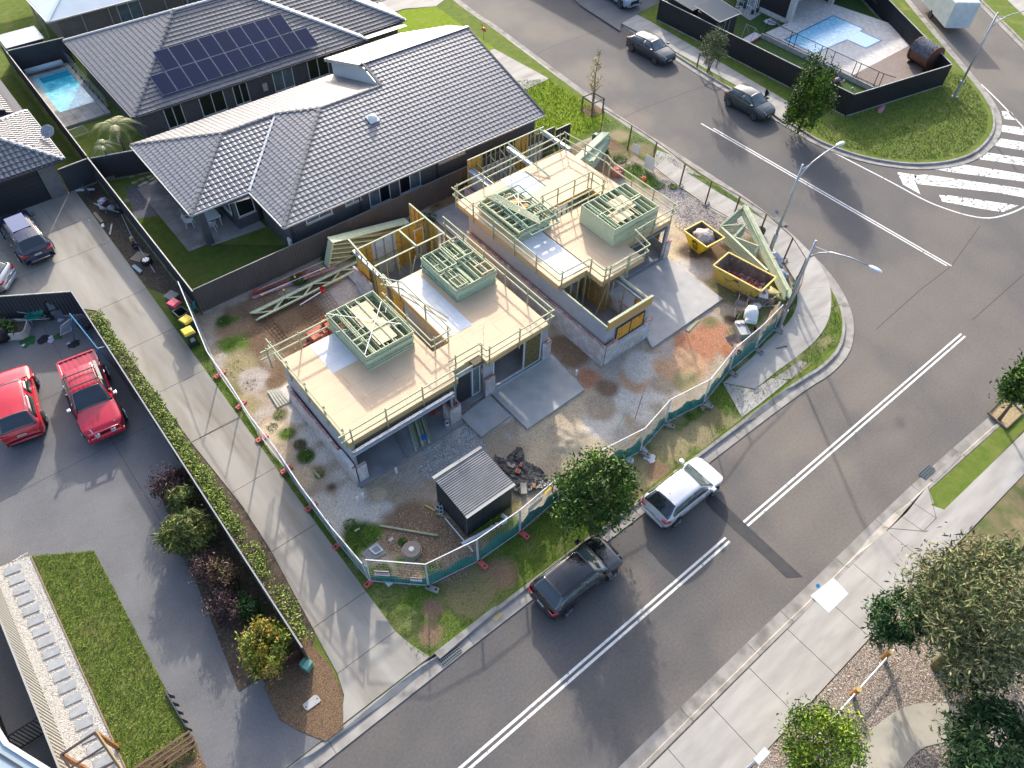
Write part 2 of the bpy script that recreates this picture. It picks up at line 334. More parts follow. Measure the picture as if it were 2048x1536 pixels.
def kerb(pts, low=lambda p: 0, w=.15, pan=.46, name='kerb'):
    b = MB(); n = len(pts); nr = []
    for i in range(n):
        d = (pts[min(i+1, n-1)]-pts[max(i-1, 0)]).normalized(); nr.append(Vc((d.y, -d.x, 0)))
    def prof(k): return [(-.005, -.30), (-.005, .007), (w*(1-k)+.02*k, .007), (w+.04+.12*k, -.108), (w+.05+pan, -.086), (w+.05+pan, -.30)]
    acc = 0; prev = None; chunk = 0
    for i in range(n):
        L = 0 if i == 0 else (pts[i]-pts[i-1]).length; pr = prof(low(pts[i]))
        ring = [(pts[i].x+nr[i].x*d, pts[i].y+nr[i].y*d, z) for d, z in pr]
        if prev:
            acc += L; r0 = prev
            if acc > 2.9:                      # a cast joint
                acc = 0; g = .022/max(L, .05); r0 = [lerp(a, c, g) for a, c in zip(prev, ring)]
            base = len(b.v); b.add(r0+ring, [(k, k+1, k+7, k+6) for k in range(5)]+[(5, 4, 3, 2, 1, 0), (6, 7, 8, 9, 10, 11)])
        prev = ring
    return st(b.build(name, conc_kerb))
inv_ = lambda a, b: (lambda p: smooth(a-.5, a+.3, p.x)*(1-smooth(b-.3, b+.5, p.x)))
lw = lambda p: max(inv_(.9, 4.7)(p), inv_(-4.5, -1)(p), inv_(24.6, 27.6)(p)) if p.y < 10.5 else smooth(27, 27.8, p.y)*(1-smooth(29.2, 30, p.y))*(p.x > 37) + (p.y > 41)*(p.y < 47.5)*(p.x > 37)
kerb(KW, lw)
kerb(KE, lambda p: float(p.x < 52 and 45 < p.y < 52))
kerb(KS, lambda p: inv_(22.6, 26)(p)); kerb(KN)

# line markings
z = RZ+.004
def line(name, pts, w, mat=line_white, zz=None):
    b = MB(); P = [Vc((p[0], p[1], 0)) for p in pts]; zz = zz or z
    prev = None
    for i in range(len(P)):
        d = (P[min(i+1, len(P)-1)]-P[max(i-1, 0)]).normalized(); n_ = Vc((-d.y, d.x, 0))*w/2
        cur = ((P[i]+n_).x, (P[i]+n_).y, zz), ((P[i]-n_).x, (P[i]-n_).y, zz)
        if prev: b.quad(prev[1], cur[1], cur[0], prev[0])
        prev = cur
    return st(b.build(name, mat))
for y in (5.47, 5.70):
    x = -30
    while x < 18.2: line('centre_line', [(x, y), (min(x+12, 18.25), y)], .11); x += 12
    line('centre_line', [(19.25, y), (38.75, y-.02)], .11)
line('centre_line', [(43.42, 29.3), (43.46, 9.3)], .11); line('centre_line', [(43.66, 28.3), (43.68, 9.1)], .11)
line('edge_line', catm(PX([(1652, 297), (1716, 330), (1780, 363), (1843, 397), (1885, 415), (1937, 431), (1979, 436), (2016, 428), (2048, 414), (2090, 390)], RZ), .4), .12)
line('edge_line', catm(PX([(1962, 168), (1999, 204), (2048, 256), (2090, 300)], RZ), .6), .12)
for q in ([(1794, 344), (1833, 350), (1830, 363), (1841, 389), (1806, 369)], [(1828, 351), (1850, 349), (2060, 379), (2060, 397), (1985, 384), (1834, 368)],
          [(1878, 390), (1900, 391), (2037, 411), (2006, 424), (1976, 420), (1884, 403)], [(1843, 334), (1885, 331), (1915, 327), (2060, 350), (2060, 365), (1900, 344)],
          [(1942, 316), (1968, 304), (2060, 318), (2060, 333)], [(1984, 291), (2002, 277), (2060, 286), (2060, 303)],
          [(2002, 263), (2005, 250), (2060, 257), (2060, 273)], [(2002, 222), (2023, 224), (2032, 240), (2008, 238)]):
    sheet('hatch_marking', PX(q, RZ), z, line_worn)
sheet('trench_patch', PX([(1425, 985), (1440, 1000), (1536, 1090), (1606, 1154), (1573, 1156), (1536, 1120), (1424, 1020), (1410, 1003)], RZ), RZ+.006, asphalt_dark)
for q in ([(1053, 118), (1112, 90), (1204, 60)], [(1240, 238), (1296, 213), (1420, 168)], [(1753, 658), (1840, 580), (1903, 532), (1960, 452)], [(1945, 640), (2048, 548)], [(1024, 690), (1024, 691)]):
    if q[0][0] != 1024: line('seal_joint', PX(q, RZ), .035, joint, RZ+.003)

# ---- footpaths, driveways, slabs
def slab(name, poly, mat, z1=.03, z0=-.05): return patch(name, poly, z0, z1, mat)
corner_path = PX([(1310, 345), (1380, 384), (1411, 413), (1450, 440), (1500, 466), (1530, 487), (1560, 520), (1585, 553), (1594, 584), (1592, 616), (1573, 649), (1536, 680), (1503, 716), (1470, 745), (1446, 766),
                  (1483, 836), (1520, 806), (1576, 766), (1538, 758), (1560, 738), (1591, 716), (1631, 681), (1653, 649), (1662, 616), (1661, 579), (1650, 550), (1641, 531), (1626, 511), (1603, 488), (1585, 472), (1556, 456), (1523, 437), (1474, 407), (1431, 382), (1372, 345), (1398, 352), (1345, 311), (1322, 297)])
# the path outline is laid as a smooth strip plus two crossings
inner = catm(PX([(1300, 345), (1345, 367), (1380, 388), (1411, 413), (1450, 440), (1500, 466), (1530, 487), (1560, 520), (1585, 553), (1594, 584), (1592, 616), (1573, 649), (1536, 680), (1503, 716), (1470, 745), (1446, 766)]), .6)
outer = catm(PX([(1330, 320), (1372, 345), (1431, 382), (1474, 407), (1523, 437), (1556, 456), (1585, 472), (1603, 488), (1626, 511), (1641, 531), (1654, 556), (1661, 579), (1662, 616), (1653, 649), (1631, 681), (1591, 716), (1560, 738), (1536, 757), (1510, 778)]), .6)
def strip_between(name, A, B, z1, mat, n=48, gap=0):
    def rs(P, n):
        L = [0]
        for i in range(1, len(P)): L.append(L[-1]+(P[i]-P[i-1]).length)
        out = []; j = 0
        for k in range(n+1):
            t = L[-1]*k/n
            while j < len(P)-2 and L[j+1] < t: j += 1
            f = (t-L[j])/max(1e-6, L[j+1]-L[j]); out.append(P[j].lerp(P[j+1], f))
        return out
    a = rs(A, n); c = rs(B, n); b = MB()
    for k in range(n):
        g = .02 if gap and k % gap == 0 and k else 0
        a0 = a[k].lerp(a[k+1], g); c0 = c[k].lerp(c[k+1], g)
        q = [a0, a[k+1], c[k+1], c0]; b.prism([(v.x, v.y) for v in q][::-1], -.03, z1)
    return st(b.build(name, mat))
strip_between('footpath', inner, outer, .028, conc_path, 60, 6)
slab('footpath_crossing', PX([(1446, 767), (1484, 835), (1522, 806), (1576, 762), (1543, 757), (1508, 780)]), conc_path, .024)
slab('footpath_crossing', PX([(1303, 343), (1313, 300), (1345, 312), (1400, 352), (1372, 345), (1330, 321)]), conc_path, .022)
DWX = [(4.38, 48.6), (4.36, 37), (4.28, 25.2), (4.24, 14), (4.26, 11.0), (4.75, 9.66), (.62, 9.66), (1.5, 10.75), (1.7, 13.4), (2.05, 17.8), (2.1, 20.6), (1.8, 25.3), (1.5, 36.9), (-3.2, 42.2), (-9, 42.2), (-9, 49.4), (1.2, 49.4), (3.6, 48.6)]
def split_slab(name, L, Rr, ys, mat, z1=.03):
    """driveway bays between joints; L and Rr give the x of both edges at a y"""
    for a, b_ in zip(ys[:-1], ys[1:]):
        n = max(2, int(abs(b_-a)/.8)); yy = [a+.012+(b_-a-.024)*i/n for i in range(n+1)]
        P = [(L(y_), y_) for y_ in yy]+[(Rr(y_), y_) for y_ in yy[::-1]]; patch(name, P, -.05, z1, mat)
def pw(tab):
    def f(y):
        for (a, u), (b, v) in zip(tab[:-1], tab[1:]):
            if a <= y <= b: return u+(v-u)*(y-a)/(b-a)
        return tab[0][1] if y < tab[0][0] else tab[-1][1]
    return f
cd = M('driveway_concrete', (.36, .335, .29), (.26, .24, .205), s=.55, c3=(.20, .165, .12), s3=.62, lo3=.54, hi3=.74, rough=.9, bump=.25, bs=60, st=(1.6, .28, 1))
dl = pw([(9.66, .62), (10.75, 1.5), (13.4, 1.7), (17.8, 2.05), (20.6, 2.1), (25.3, 1.8), (36.9, 1.5)]); dr = pw([(9.66, 4.75), (11, 4.26), (14, 4.24), (25.2, 4.28), (37, 4.36), (48.6, 4.38)])
split_slab('driveway', dl, dr, [9.66, 11.4, 13.6, 17.7, 21.5, 25.3, 29.2, 33.0, 36.9], cd)
ddl = pw([(36.9, 1.5), (42.2, -3.2), (42.21, -9), (49.4, -9)])
split_slab('driveway', ddl, dr, [36.9, 42.2, 45.2, 48.6], cd)
sheet('sealant_joint', [(1.85, 25.27), (4.28, 25.19), (4.28, 25.23), (1.85, 25.32)], .0335, joint)
# dark aggregate yard to the left of the long fence
st(MB().prism([(-30, 9.66), (-.1, 9.66), (-.2, 12.6), (.86, 13.2), (.86, 37), (-2.2, 38.9), (-30, 39)], -.05, .022).build('aggregate_yard', exposed))
patch('gravel_bed', [(-14, 38.96), (-2.3, 38.95), (.85, 37.1), (1.3, 37.3), (-3.2, 42.1), (-14, 42.1)], -.05, .012, gravel_dark)
for q in ([(-20, 32.2), (.8, 32.3)], [(-20, 27.6), (.8, 27.5)], [(-20, 22.4), (-6, 22.4)], [(-1, 13.3), (-1.2, 37.5)]): line('control_joint', q, .018, joint, .026)
# lawn strip, edging, pebble bed
lawn_l = patch('lawn', [(-6.02, 23.9), (-3.88, 22.5), (-3.86, 9.9), (-6.1, 9.9)], -.02, .045, grass_m)
patch('garden_soil', PX([(385, 1470), (268, 1536), (240, 1560), (430, 1560), (410, 1530)]), .0, .05, mulch)
patch('pebble_bed', [(-7.5, 24.3), (-6.1, 23.95), (-6.18, 8), (-7.58, 8)], -.02, .035, pebble)
MB().bar((-6.06, 23.95, .03), (-6.14, 8, .03), .04, .09).build('timber_edging', M('edging_timber', (.3, .22, .13), ro=.9))
bpy.data.objects['timber_edging']['kind'] = 'structure'
patch('side_gravel', [(-9.2, 24.6), (-7.55, 24.6), (-7.62, 8), (-9.2, 8)], -.02, .02, gravel_dark)
patch('mulch_bed', PX([(528, 1375), (560, 1440), (600, 1463), (652, 1483), (687, 1455), (686, 1385), (660, 1330), (610, 1270), (560, 1310)]), -.02, .04, mulch)
sheet('shrub_bed', [(-1.75, 13.2), (.86, 12.9), (.86, 23.9), (.2, 24.4), (-.5, 24.0), (-.9, 20), (-1.4, 16)], .036, soil)
sheet('weed_strip', [(1.0, 12.5), (1.7, 13.4), (2.05, 17.8), (2.1, 20.6), (1.8, 25.3), (1.5, 36.9), (1.0, 37)], .006, soil)
sheet('side_yard', [(4.4, 37.0), (5.85, 34.2), (5.85, 49), (4.4, 49)], .008, soil)
sheet('back_strip', [(3.9, 49.6), (5.8, 49.6), (5.8, 66), (3.9, 66)], .008, grass_dark)
# yard behind the patio house
sheet('back_lawn', [(5.95, 33.05), (12.4, 33.4), (12.4, 35.5), (9, 38.3), (8, 45.2), (5.98, 45.2)], .008, grass_dark)
patch('patio_strip', PX([(275, 378), (318, 357), (420, 487), (378, 504)]), -.02, .03, M('stained_concrete', (.25, .235, .215), (.17, .16, .145), s=1.2, c3=(.34, .32, .3), s3=1, lo3=.55, hi3=.7, rough=.9, bump=.2))
patch('patio_slab', [(8.9, 38.15), (12.3, 37.8), (12.3, 41.5), (8.9, 41.5)], -.02, .05, conc)
sheet('dark_pebble_bed', [(6.3, 43.4), (8.9, 42.4), (9.2, 46.4), (7.0, 46.9)], .012, gravel_dark)
# house frontage lawns and drives on the cross road
fl = [(28, 48.5), (27, 58), (38.5, 57.2)] ; 
sheet('front_lawn', [at(808, 20), at(872, 13), at(988, 96), at(976, 104), (33.2, 48.2), (28.5, 48), (28.5, 56)], .012, grass_bright)
slab('house_driveway', [at(988, 98), at(1098, 158), (33.5, 40.5), (33.5, 48.2), at(976, 104)], conc_path, .03)
slab('house_driveway', [at(872, 13), at(900, -8), (36, 66), (29, 62), (29, 57.5), at(808, 18)], conc_path, .03)
fl2 = [at(1036, 162), at(1098, 158), at(1170, 206), at(1222, 243), at(1180, 262), at(1120, 290), (33.0, 33.4), (32.0, 33.4), (32.0, 40.3)]
sheet('front_lawn', fl2, .012, grass_bright)
# far side of cross road
slab('footpath', [at(1243, 47), at(1274, 30), at(1300, 43), at(1583, 208), at(1570, 245), at(1553, 233), at(1480, 176), at(1340, 98)], conc_path, .03)
slab('neighbour_driveway', [at(1240, 62), at(1243, 46), at(1320, 5), (57, 60), (51.6, 56), at(1160, 10)], exposed, .026)
for q, n_ in (([(1313, 98), (1342, 79)], .03),): line('path_joint', PX(q), .03, joint, .034)
fsurf = block_n
slab('footpath', [n0+Vc((3.4, .5, 0))-dn*30, n1+Vc((3.4, .5, 0))+dn*20, n1+Vc((6, .9, 0))+dn*20, n0+Vc((6, .9, 0))-dn*30], conc_path, .03)
# park side: broad concrete path, curved park path, wood chip
xs = [-30, -2, 1.4, 5.0, 7.3, 9.65, 12.1, 14.4, 16.9, 19.3, 21.6, 24.2]
for a, b_ in zip(xs[:-1], xs[1:]): patch('footpath', [(a+.012, -1.08), (b_-.012, -1.08), (b_-.012, 1.29), (a+.012, 1.29)], -.05, .03, conc_path)
patch('footpath', PX([(1745, 1108), (1780, 1068), (1855, 972), (1867, 1007)])+[(24.2, 1.26)], -.05, .026, conc_path)
lo = [(24.21, -1.08), (32.2, -1.2), (40, -1.9), (40, .35), (35.2, .02), (29.3, .15), (27.3, .2), (26.8, 1.2), (24.21, 1.26)]
patch('footpath', lo, -.05, .03, conc_path)
for q in ([(1816, 1000), (1872, 1037)], [(1792, 1026), (1846, 1063)], [(1846, 1063), (1872, 1037)], [(1764, 1056), (1846, 1063)], [(1855, 972), (1872, 1037)]): line('path_joint', PX(q), .022, joint, .034)
sheet('fresh_slab', PX([(1620, 1192), (1666, 1156), (1697, 1188), (1657, 1227)]), .036, M('fresh_concrete', (.60, .60, .58), (.54, .54, .52), s=2, rough=.8, c3=(.4, .4, .38), s3=14, lo3=.66, hi3=.7))
patch('verge_strip', [(26.0, .1), (40, .1), (40, .75), (35.2, .93), (27.4, 1.22), (26, 1.22)], -.02, .012, grass_m)
patch('wood_chip_bed', [(-20, -1.12), (22.2, -1.12), (22.6, -2.2), (30, -8), (30, -24), (-20, -24)], -.02, .02, chips)
patch('park_lawn', [(22.3, -1.14), (34, -1.25), (44, -2), (44, -12), (30, -12), (25, -4.5), (22.7, -2.6)], -.02, .024, M('park_grass', (.09, .13, .03), (.22, .17, .09), s=1.1, c3=(.34, .25, .14), s3=.8, lo3=.5, hi3=.7, rough=1, bump=1, bs=40, bd=.05))
inner2 = catm(PX([(1640, 1640), (1690, 1560), (1712, 1500), (1722, 1490), (1748, 1455), (1783, 1428), (1810, 1414), (1850, 1406), (1900, 1408), (1940, 1418), (1975, 1432), (2020, 1450)]), .4)
outer2 = catm(PX([(1760, 1640), (1790, 1570), (1805, 1536), (1826, 1510), (1850, 1494), (1880, 1486), (1915, 1486), (1940, 1488), (1970, 1494), (2010, 1505)]), .4)
strip_between('park_path', inner2, outer2, .034, M('park_path_concrete', (.46, .42, .34), (.38, .35, .28), s=1.2, c3=(.3, .27, .22), s3=2, lo3=.55, hi3=.8, rough=.9, bump=.2), 28, 14)

# ---- the building site: one sheet of real ground, coloured by what lies on it
G_ = dict(chalk=(.47, .44, .40), tan=(.32, .26, .195), sand=(.42, .345, .245), sgrey=(.33, .285, .22), red=(.34, .165, .10), orange=(.40, .26, .165), brown=(.135, .092, .058), grey=(.31, .31, .30),
          mulch=(.19, .13, .085), green=(.085, .135, .022), dry=(.25, .215, .12), olive=(.17, .15, .075), pink=(.34, .30, .27), straw=(.40, .34, .235), dgreen=(.035, .07, .014), dark=(.08, .06, .045))
SP = [(600, 660, 4.2, 'brown'), (560, 640, 2, 'brown'), (510, 640, 1.6, 'brown'), (530, 600, 1.2, 'mulch'), (690, 600, 1.6, 'pink'), (740, 560, 1.4, 'pink'), (640, 560, 1.0, 'mulch'), (460, 660, 1.1, 'mulch'), (500, 690, 1, 'brown'),
      (448, 645, .55, 'dgreen'), (462, 690, .9, 'green'), (470, 735, 1.2, 'dry'), (455, 790, .9, 'olive'), (510, 760, .8, 'pink'), (490, 815, .9, 'dry'), (545, 870, .9, 'sand'),
      (570, 790, .7, 'chalk'), (600, 830, .7, 'chalk'), (625, 870, .8, 'chalk'), (655, 910, .8, 'chalk'), (680, 950, .8, 'chalk'), (700, 985, 1.0, 'chalk'), (550, 765, .5, 'brown'), (560, 830, .45, 'olive'), (575, 870, .5, 'green'), (600, 890, .4, 'dark'), (612, 912, .5, 'dgreen'), (640, 945, .45, 'olive'), (665, 975, .45, 'dark'), (530, 900, .6, 'sand'), (600, 960, .7, 'sand'), (650, 1010, .8, 'chalk'),
      (735, 1010, 1.0, 'chalk'), (690, 1040, .8, 'chalk'), (770, 985, 1.0, 'tan'), (820, 940, 1.2, 'pink'), (765, 1025, .7, 'chalk'), (830, 1000, 1.0, 'tan'), (760, 990, .4, 'sand'), (870, 890, 1.2, 'grey'), (900, 930, 1.0, 'grey'), (920, 900, 1.3, 'grey'), (860, 850, .6, 'chalk'), (930, 870, .6, 'chalk'),
      (840, 1060, 1.7, 'mulch'), (880, 1100, 1.9, 'mulch'), (800, 1080, 1.2, 'mulch'), (920, 1100, 1.2, 'mulch'), (900, 1140, 1.0, 'mulch'), (720, 1075, .8, 'dgreen'), (745, 1070, .5, 'green'), (760, 1150, .8, 'green'), (800, 1125, .4, 'green'), (850, 1140, .5, 'green'), (810, 1160, .8, 'mulch'), (700, 1110, .6, 'green'), (990, 1040, 1.4, 'green'), (1020, 1010, .8, 'olive'),
      (1130, 900, 2.6, 'sand'), (1070, 870, 1.3, 'sand'), (1200, 880, 1.6, 'sand'), (1180, 820, 1.5, 'sand'), (1120, 950, 1.2, 'tan'), (1135, 885, 1.0, 'sgrey'), (1110, 870, .6, 'sgrey'), (1220, 850, 1.2, 'chalk'), (1260, 800, 1.1, 'chalk'), (1300, 790, .9, 'chalk'), (1285, 830, .8, 'chalk'), (1250, 870, .8, 'pink'), (1010, 830, .6, 'chalk'), (1010, 900, 1, 'tan'), (980, 890, .8, 'tan'),
      (1150, 715, 1.2, 'mulch'), (1120, 690, .9, 'mulch'), (1175, 750, .9, 'red'), (1215, 775, .7, 'mulch'), (1230, 740, 1.0, 'pink'), (1205, 820, .8, 'tan'), (1270, 760, 1.0, 'orange'), (1290, 735, 1.2, 'chalk'), (1340, 740, 1.0, 'orange'), (1350, 700, 1.0, 'pink'), (1400, 700, 1.3, 'red'), (1380, 730, 1.1, 'orange'), (1430, 660, 1.0, 'red'), (1450, 700, .8, 'red'), (1420, 640, .7, 'olive'), (1320, 770, .7, 'tan'), (1370, 765, .8, 'dry'),
      (1460, 590, 1.0, 'olive'), (1440, 560, 1.0, 'olive'), (1400, 540, .9, 'pink'), (1350, 500, 1.0, 'straw'), (1340, 450, 1.2, 'straw'), (1370, 540, .9, 'chalk'), (1385, 500, 1.0, 'dark'), (1440, 505, 1.0, 'brown'), (1370, 410, 1.7, 'pink'), (1400, 430, 1.4, 'pink'), (1430, 440, 1.2, 'pink'), (1360, 385, 1.0, 'grey'), (1320, 370, .9, 'pink'),
      (1270, 345, 1.1, 'green'), (1300, 365, .8, 'green'), (1240, 315, .9, 'olive'), (1220, 330, .9, 'mulch'), (1205, 345, .9, 'mulch'), (1190, 300, 1, 'olive'), (1150, 310, 1.2, 'mulch'), (1260, 300, 1.2, 'olive'), (1230, 290, .8, 'mulch'), (1500, 500, 1.4, 'olive'), (1530, 560, 1.2, 'green'), (1500, 640, 1.0, 'green'), (1480, 670, .8, 'olive'), (1545, 620, .9, 'olive'), (1560, 560, .8, 'mulch'), (1460, 640, .6, 'dark'),
      (830, 455, 1, 'dgreen'), (700, 500, 1.3, 'dgreen'), (660, 520, .8, 'dgreen'), (600, 560, .7, 'dgreen'), (890, 420, 1.2, 'olive'), (870, 400, .8, 'dark'), (900, 400, .8, 'mulch'), (470, 640, .3, 'green')]
SPW = []
for a, b_, r_, k in SP:
    w_ = at(a, b_); SPW.append((w_.x, w_.y, r_, G_[k]))
# verge patches (outside the temporary fence)
VP = []
for a, b_, r_, k in [(865, 1220, .5, 'mulch'), (860, 1270, .7, 'mulch'), (1000, 1150, .9, 'mulch'), (1280, 950, 1.6, 'dry'), (1330, 890, 1.3, 'dry'), (1400, 870, 1, 'dry'), (1220, 960, 1, 'olive'), (1450, 800, .8, 'green'), (1090, 1060, 1, 'green'), (880, 1150, .5, 'mulch'), (940, 1180, 1.3, 'olive'), (1320, 940, .8, 'mulch'), (1250, 990, .8, 'mulch'),
                       (1280, 300, 1.0, 'olive'), (1240, 270, .9, 'dry'), (1430, 835, .8, 'olive'), (1250, 320, .7, 'green')]:
    w_ = at(a, b_); VP.append((w_.x, w_.y, r_, G_[k]))
def blendp(c, x, y, L, nz):
    for X, Y, r_, k in L:
        dx = x-X; dy = y-Y; d2 = dx*dx+dy*dy
        if d2 < r_*r_*2.6:
            d = math.sqrt(d2)/r_+nz*.9; f = 1-smooth(.55, 1.15, d)
            if f > 0: c = (c[0]+(k[0]-c[0])*f, c[1]+(k[1]-c[1])*f, c[2]+(k[2]-c[2])*f)
    return c
fence_site = [(5.74, 34.1), (4.75, 28.4), (4.7, 25.9), (4.55, 23.4), (4.6, 21.06), (4.5, 18.6), (4.5, 16.2), (4.62, 13.85), (6.43, 12.13), (8.77, 11.7), (11.1, 11.65), (13.6, 11.85), (16.0, 11.7), (18.47, 11.33), (20.7, 11.76), (23.2, 11.4), (25.9, 12.0), (28.3, 12.15), (30.4, 12.45), (32.6, 13.0), (34.49, 14.08), (35.43, 15.72), (36.02, 18.12), (36.1, 20.26), (35.9, 22.4), (36.0, 24.76), (36.3, 27.6), (36.4, 30.05), (36.38, 32.84), (33.13, 32.8)]
NW = [(p.x, p.y) for p in KW]+[(49, 160), (-60, 160)]
inpath = [(p.x, p.y) for p in inner]+[(p.x, p.y) for p in outer[::-1]]
def site_col(x, y):
    nz = fbm(x, y, .55, 5)*.5; n2 = fbm(x+40, y, 1.7, 4)
    if inpoly(x, y, fence_site+[(24, 33.3)]):
        c = G_['tan']; f = smooth(-.25, .5, n2); c = lerp(c, G_['pink'], f)
        return blendp(c, x, y, SPW, nz)
    c = lerp(G_['green'], G_['dry'], smooth(-.1, .45, nz+n2*.25)*(.75 if x > 12 and y < 13 else .35))
    c = lerp(c, G_['dgreen'], smooth(.1, .5, -n2)*.5)
    return blendp(c, x, y, VP, nz)
def site_h(x, y):
    w_ = at(1135, 885); d = math.hypot(x-w_.x, (y-w_.y)*1.2)
    h = .035+fbm(x, y, .8, 4)*.03 + max(0, fbm(x+9, y, 3., 3))*.03
    h += .30*max(0, 1-d/1.3)*(.8+.5*fbm(x, y, 2.5, 3))
    edge = min(1, max(0, min(x-4.25, y-9.66)/.5)); return max(.006, h*edge) if inpoly(x, y, fence_site+[(24, 33.3)]) else max(.006, .012+fbm(x, y, .8, 3)*.012)
def build_site():
    S = .11; X0, X1, Y0, Y1 = 4.25, 38.5, 9.55, 33.4; nx = int((X1-X0)/S); ny = int((Y1-Y0)/S); b = MB(); b.c = []; idx = {}
    def v(i, j):
        k = (i, j)
        if k not in idx:
            x = X0+i*S; y = Y0+j*S; idx[k] = len(b.v); b.v.append((x, y, site_h(x, y))); b.c.append(site_col(x, y))
        return idx[k]
    def kx(y):                # kerb line limit
        return None
    for i in range(nx):
        for j in range(ny):
            x = X0+(i+.5)*S; y = Y0+(j+.5)*S
            if x > 26 and (x > 33.5 or y < 13.5) and not inpoly(x+.08, y-.08, NW): continue
            if y < 9.66 and not inpoly(x, y-.1, NW): continue
            b.f.append((v(i, j), v(i+1, j), v(i+1, j+1), v(i, j+1))); b.m.append(0)
    return st(b.build('site_ground', ground_attr, sm=1))
build_site()
# slabs and pads of the site
patch('concrete_pad', [(15.0, 15.75), (18.95, 15.85), (19.25, 18.75), (15.0, 18.62)], -.02, .16, conc_new)
patch('concrete_pad', [(12.9, 16.8), (14.82, 16.9), (14.86, 18.6), (12.85, 18.4)], -.02, .18, conc_new)
patch('concrete_pad', [(23.85, 15.7), (29.9, 15.82), (30.0, 20.3), (24.4, 20.3), (24.4, 16.9)], -.02, .16, conc_new)
patch('side_path', [(19.3, 28.0), (20.75, 28.0), (20.75, 32.3), (19.3, 32.3)], -.02, .09, conc_new)
# ================================================================ FENCES
def rib_panel(w, h, mat, pitch=.19, dep=.035, name='panel'):
    """steel fence sheet with square ribs, local: along +X, ribs towards -Y"""
    b = MB(); x = 0; pts = [(0, 0)]
    while x+pitch < w-1e-6:
        pts += [(x+pitch*.42, 0), (x+pitch*.5, -dep), (x+pitch*.9, -dep), (x+pitch*.98, 0)]; x += pitch
    pts.append((w, 0)); n = len(pts)
    b.add([(p[0], p[1], 0) for p in pts]+[(p[0], p[1], h) for p in pts], [(i, i+1, n+i+1, n+i) for i in range(n-1)])
    me = bpy.data.meshes.new(name); me.from_pydata(b.v, [], b.f); me.materials.append(mat); return me
def fence(label, p, q, h=1.8, mat=None, cap=None, plinth=True, name='steel_fence', group=None, W=2.4, z0=0):
    mat = mat or fence_char; cap = cap or cap_pale
    p = Vc((p[0], p[1], 0)); q = Vc((q[0], q[1], 0)); L = (q-p).length; ang = math.atan2(q.y-p.y, q.x-p.x)
    t = thing(name, label, 'fence', (p.x, p.y, z0), ang, group); n = max(1, round(L/W)); w = L/n; me = rib_panel(w-.04, h-.12, mat)
    M4 = WM[t.name]
    for i in range(n):
        share('panel', me, M4 @ Matrix.Translation((i*w+.02, 0, .08)), t)
        beam('top_rail', M4 @ Vc((i*w, 0, h-.02)), M4 @ Vc(((i+1)*w-.012, 0, h-.02)), .06, .05, cap, t)
        if plinth: beam('bottom_rail', M4 @ Vc((i*w, 0, .05)), M4 @ Vc(((i+1)*w, 0, .05)), .05, .1, conc_kerb, t)
    for i in range(n+1): beam('post', M4 @ Vc((i*w, 0, 0)), M4 @ Vc((i*w, 0, h-.05)), .06, .06, mat, t)
    return t
fence('long charcoal steel fence between the littered side strip and the back lawn', (5.93, 33.05), (5.95, 48.7))
fence('charcoal steel fence running past the blue plunge pool beside the pale tiled garage roof', (5.97, 48.85), (6.1, 67.5))
fence('grey steel fence along the back of the site behind the red edging boards', (6.02, 33.15), (32.2, 33.3), mat=fence_brown, cap=cap_dark)
fence('short charcoal fence between the garage pier and the long fence', (4.05, 48.45), (5.85, 48.55))
fence('dark fence behind the two palms next to the patio house', (6.1, 48.45), (9.4, 47.4))
fence('charcoal fence at the far end of the plunge pool', (6.15, 65.3), (10.1, 64.95), h=2.0)
fence('charcoal fence along the long concrete driveway with green ground cover at its foot', (.93, 12.4), (.9, 36.95), cap=M('capping_steel', (.27, .28, .3), ro=.5))
fence('charcoal fence behind the planter box and the green wheelbarrow', (.85, 37.0), (-8.0, 42.5), cap=cap_pale)
fence('black steel fence beside the footpath where the grey hatchbacks are parked', (52.8, 42.75), (52.82, 23.2), mat=fence_black)
fence('black steel fence facing the grass corner in front of the barrel sauna', (52.86, 23.15), (63.05, 21.1), mat=fence_black)
fence('black steel fence along the road past the barrel sauna towards the caravan', (63.08, 21.15), (76.5, 42.0), mat=fence_black)
fence('short dark fence end behind the rear stud wall of the right unfinished house', (32.4, 33.3), (33.7, 33.3), h=1.5, mat=fence_black)

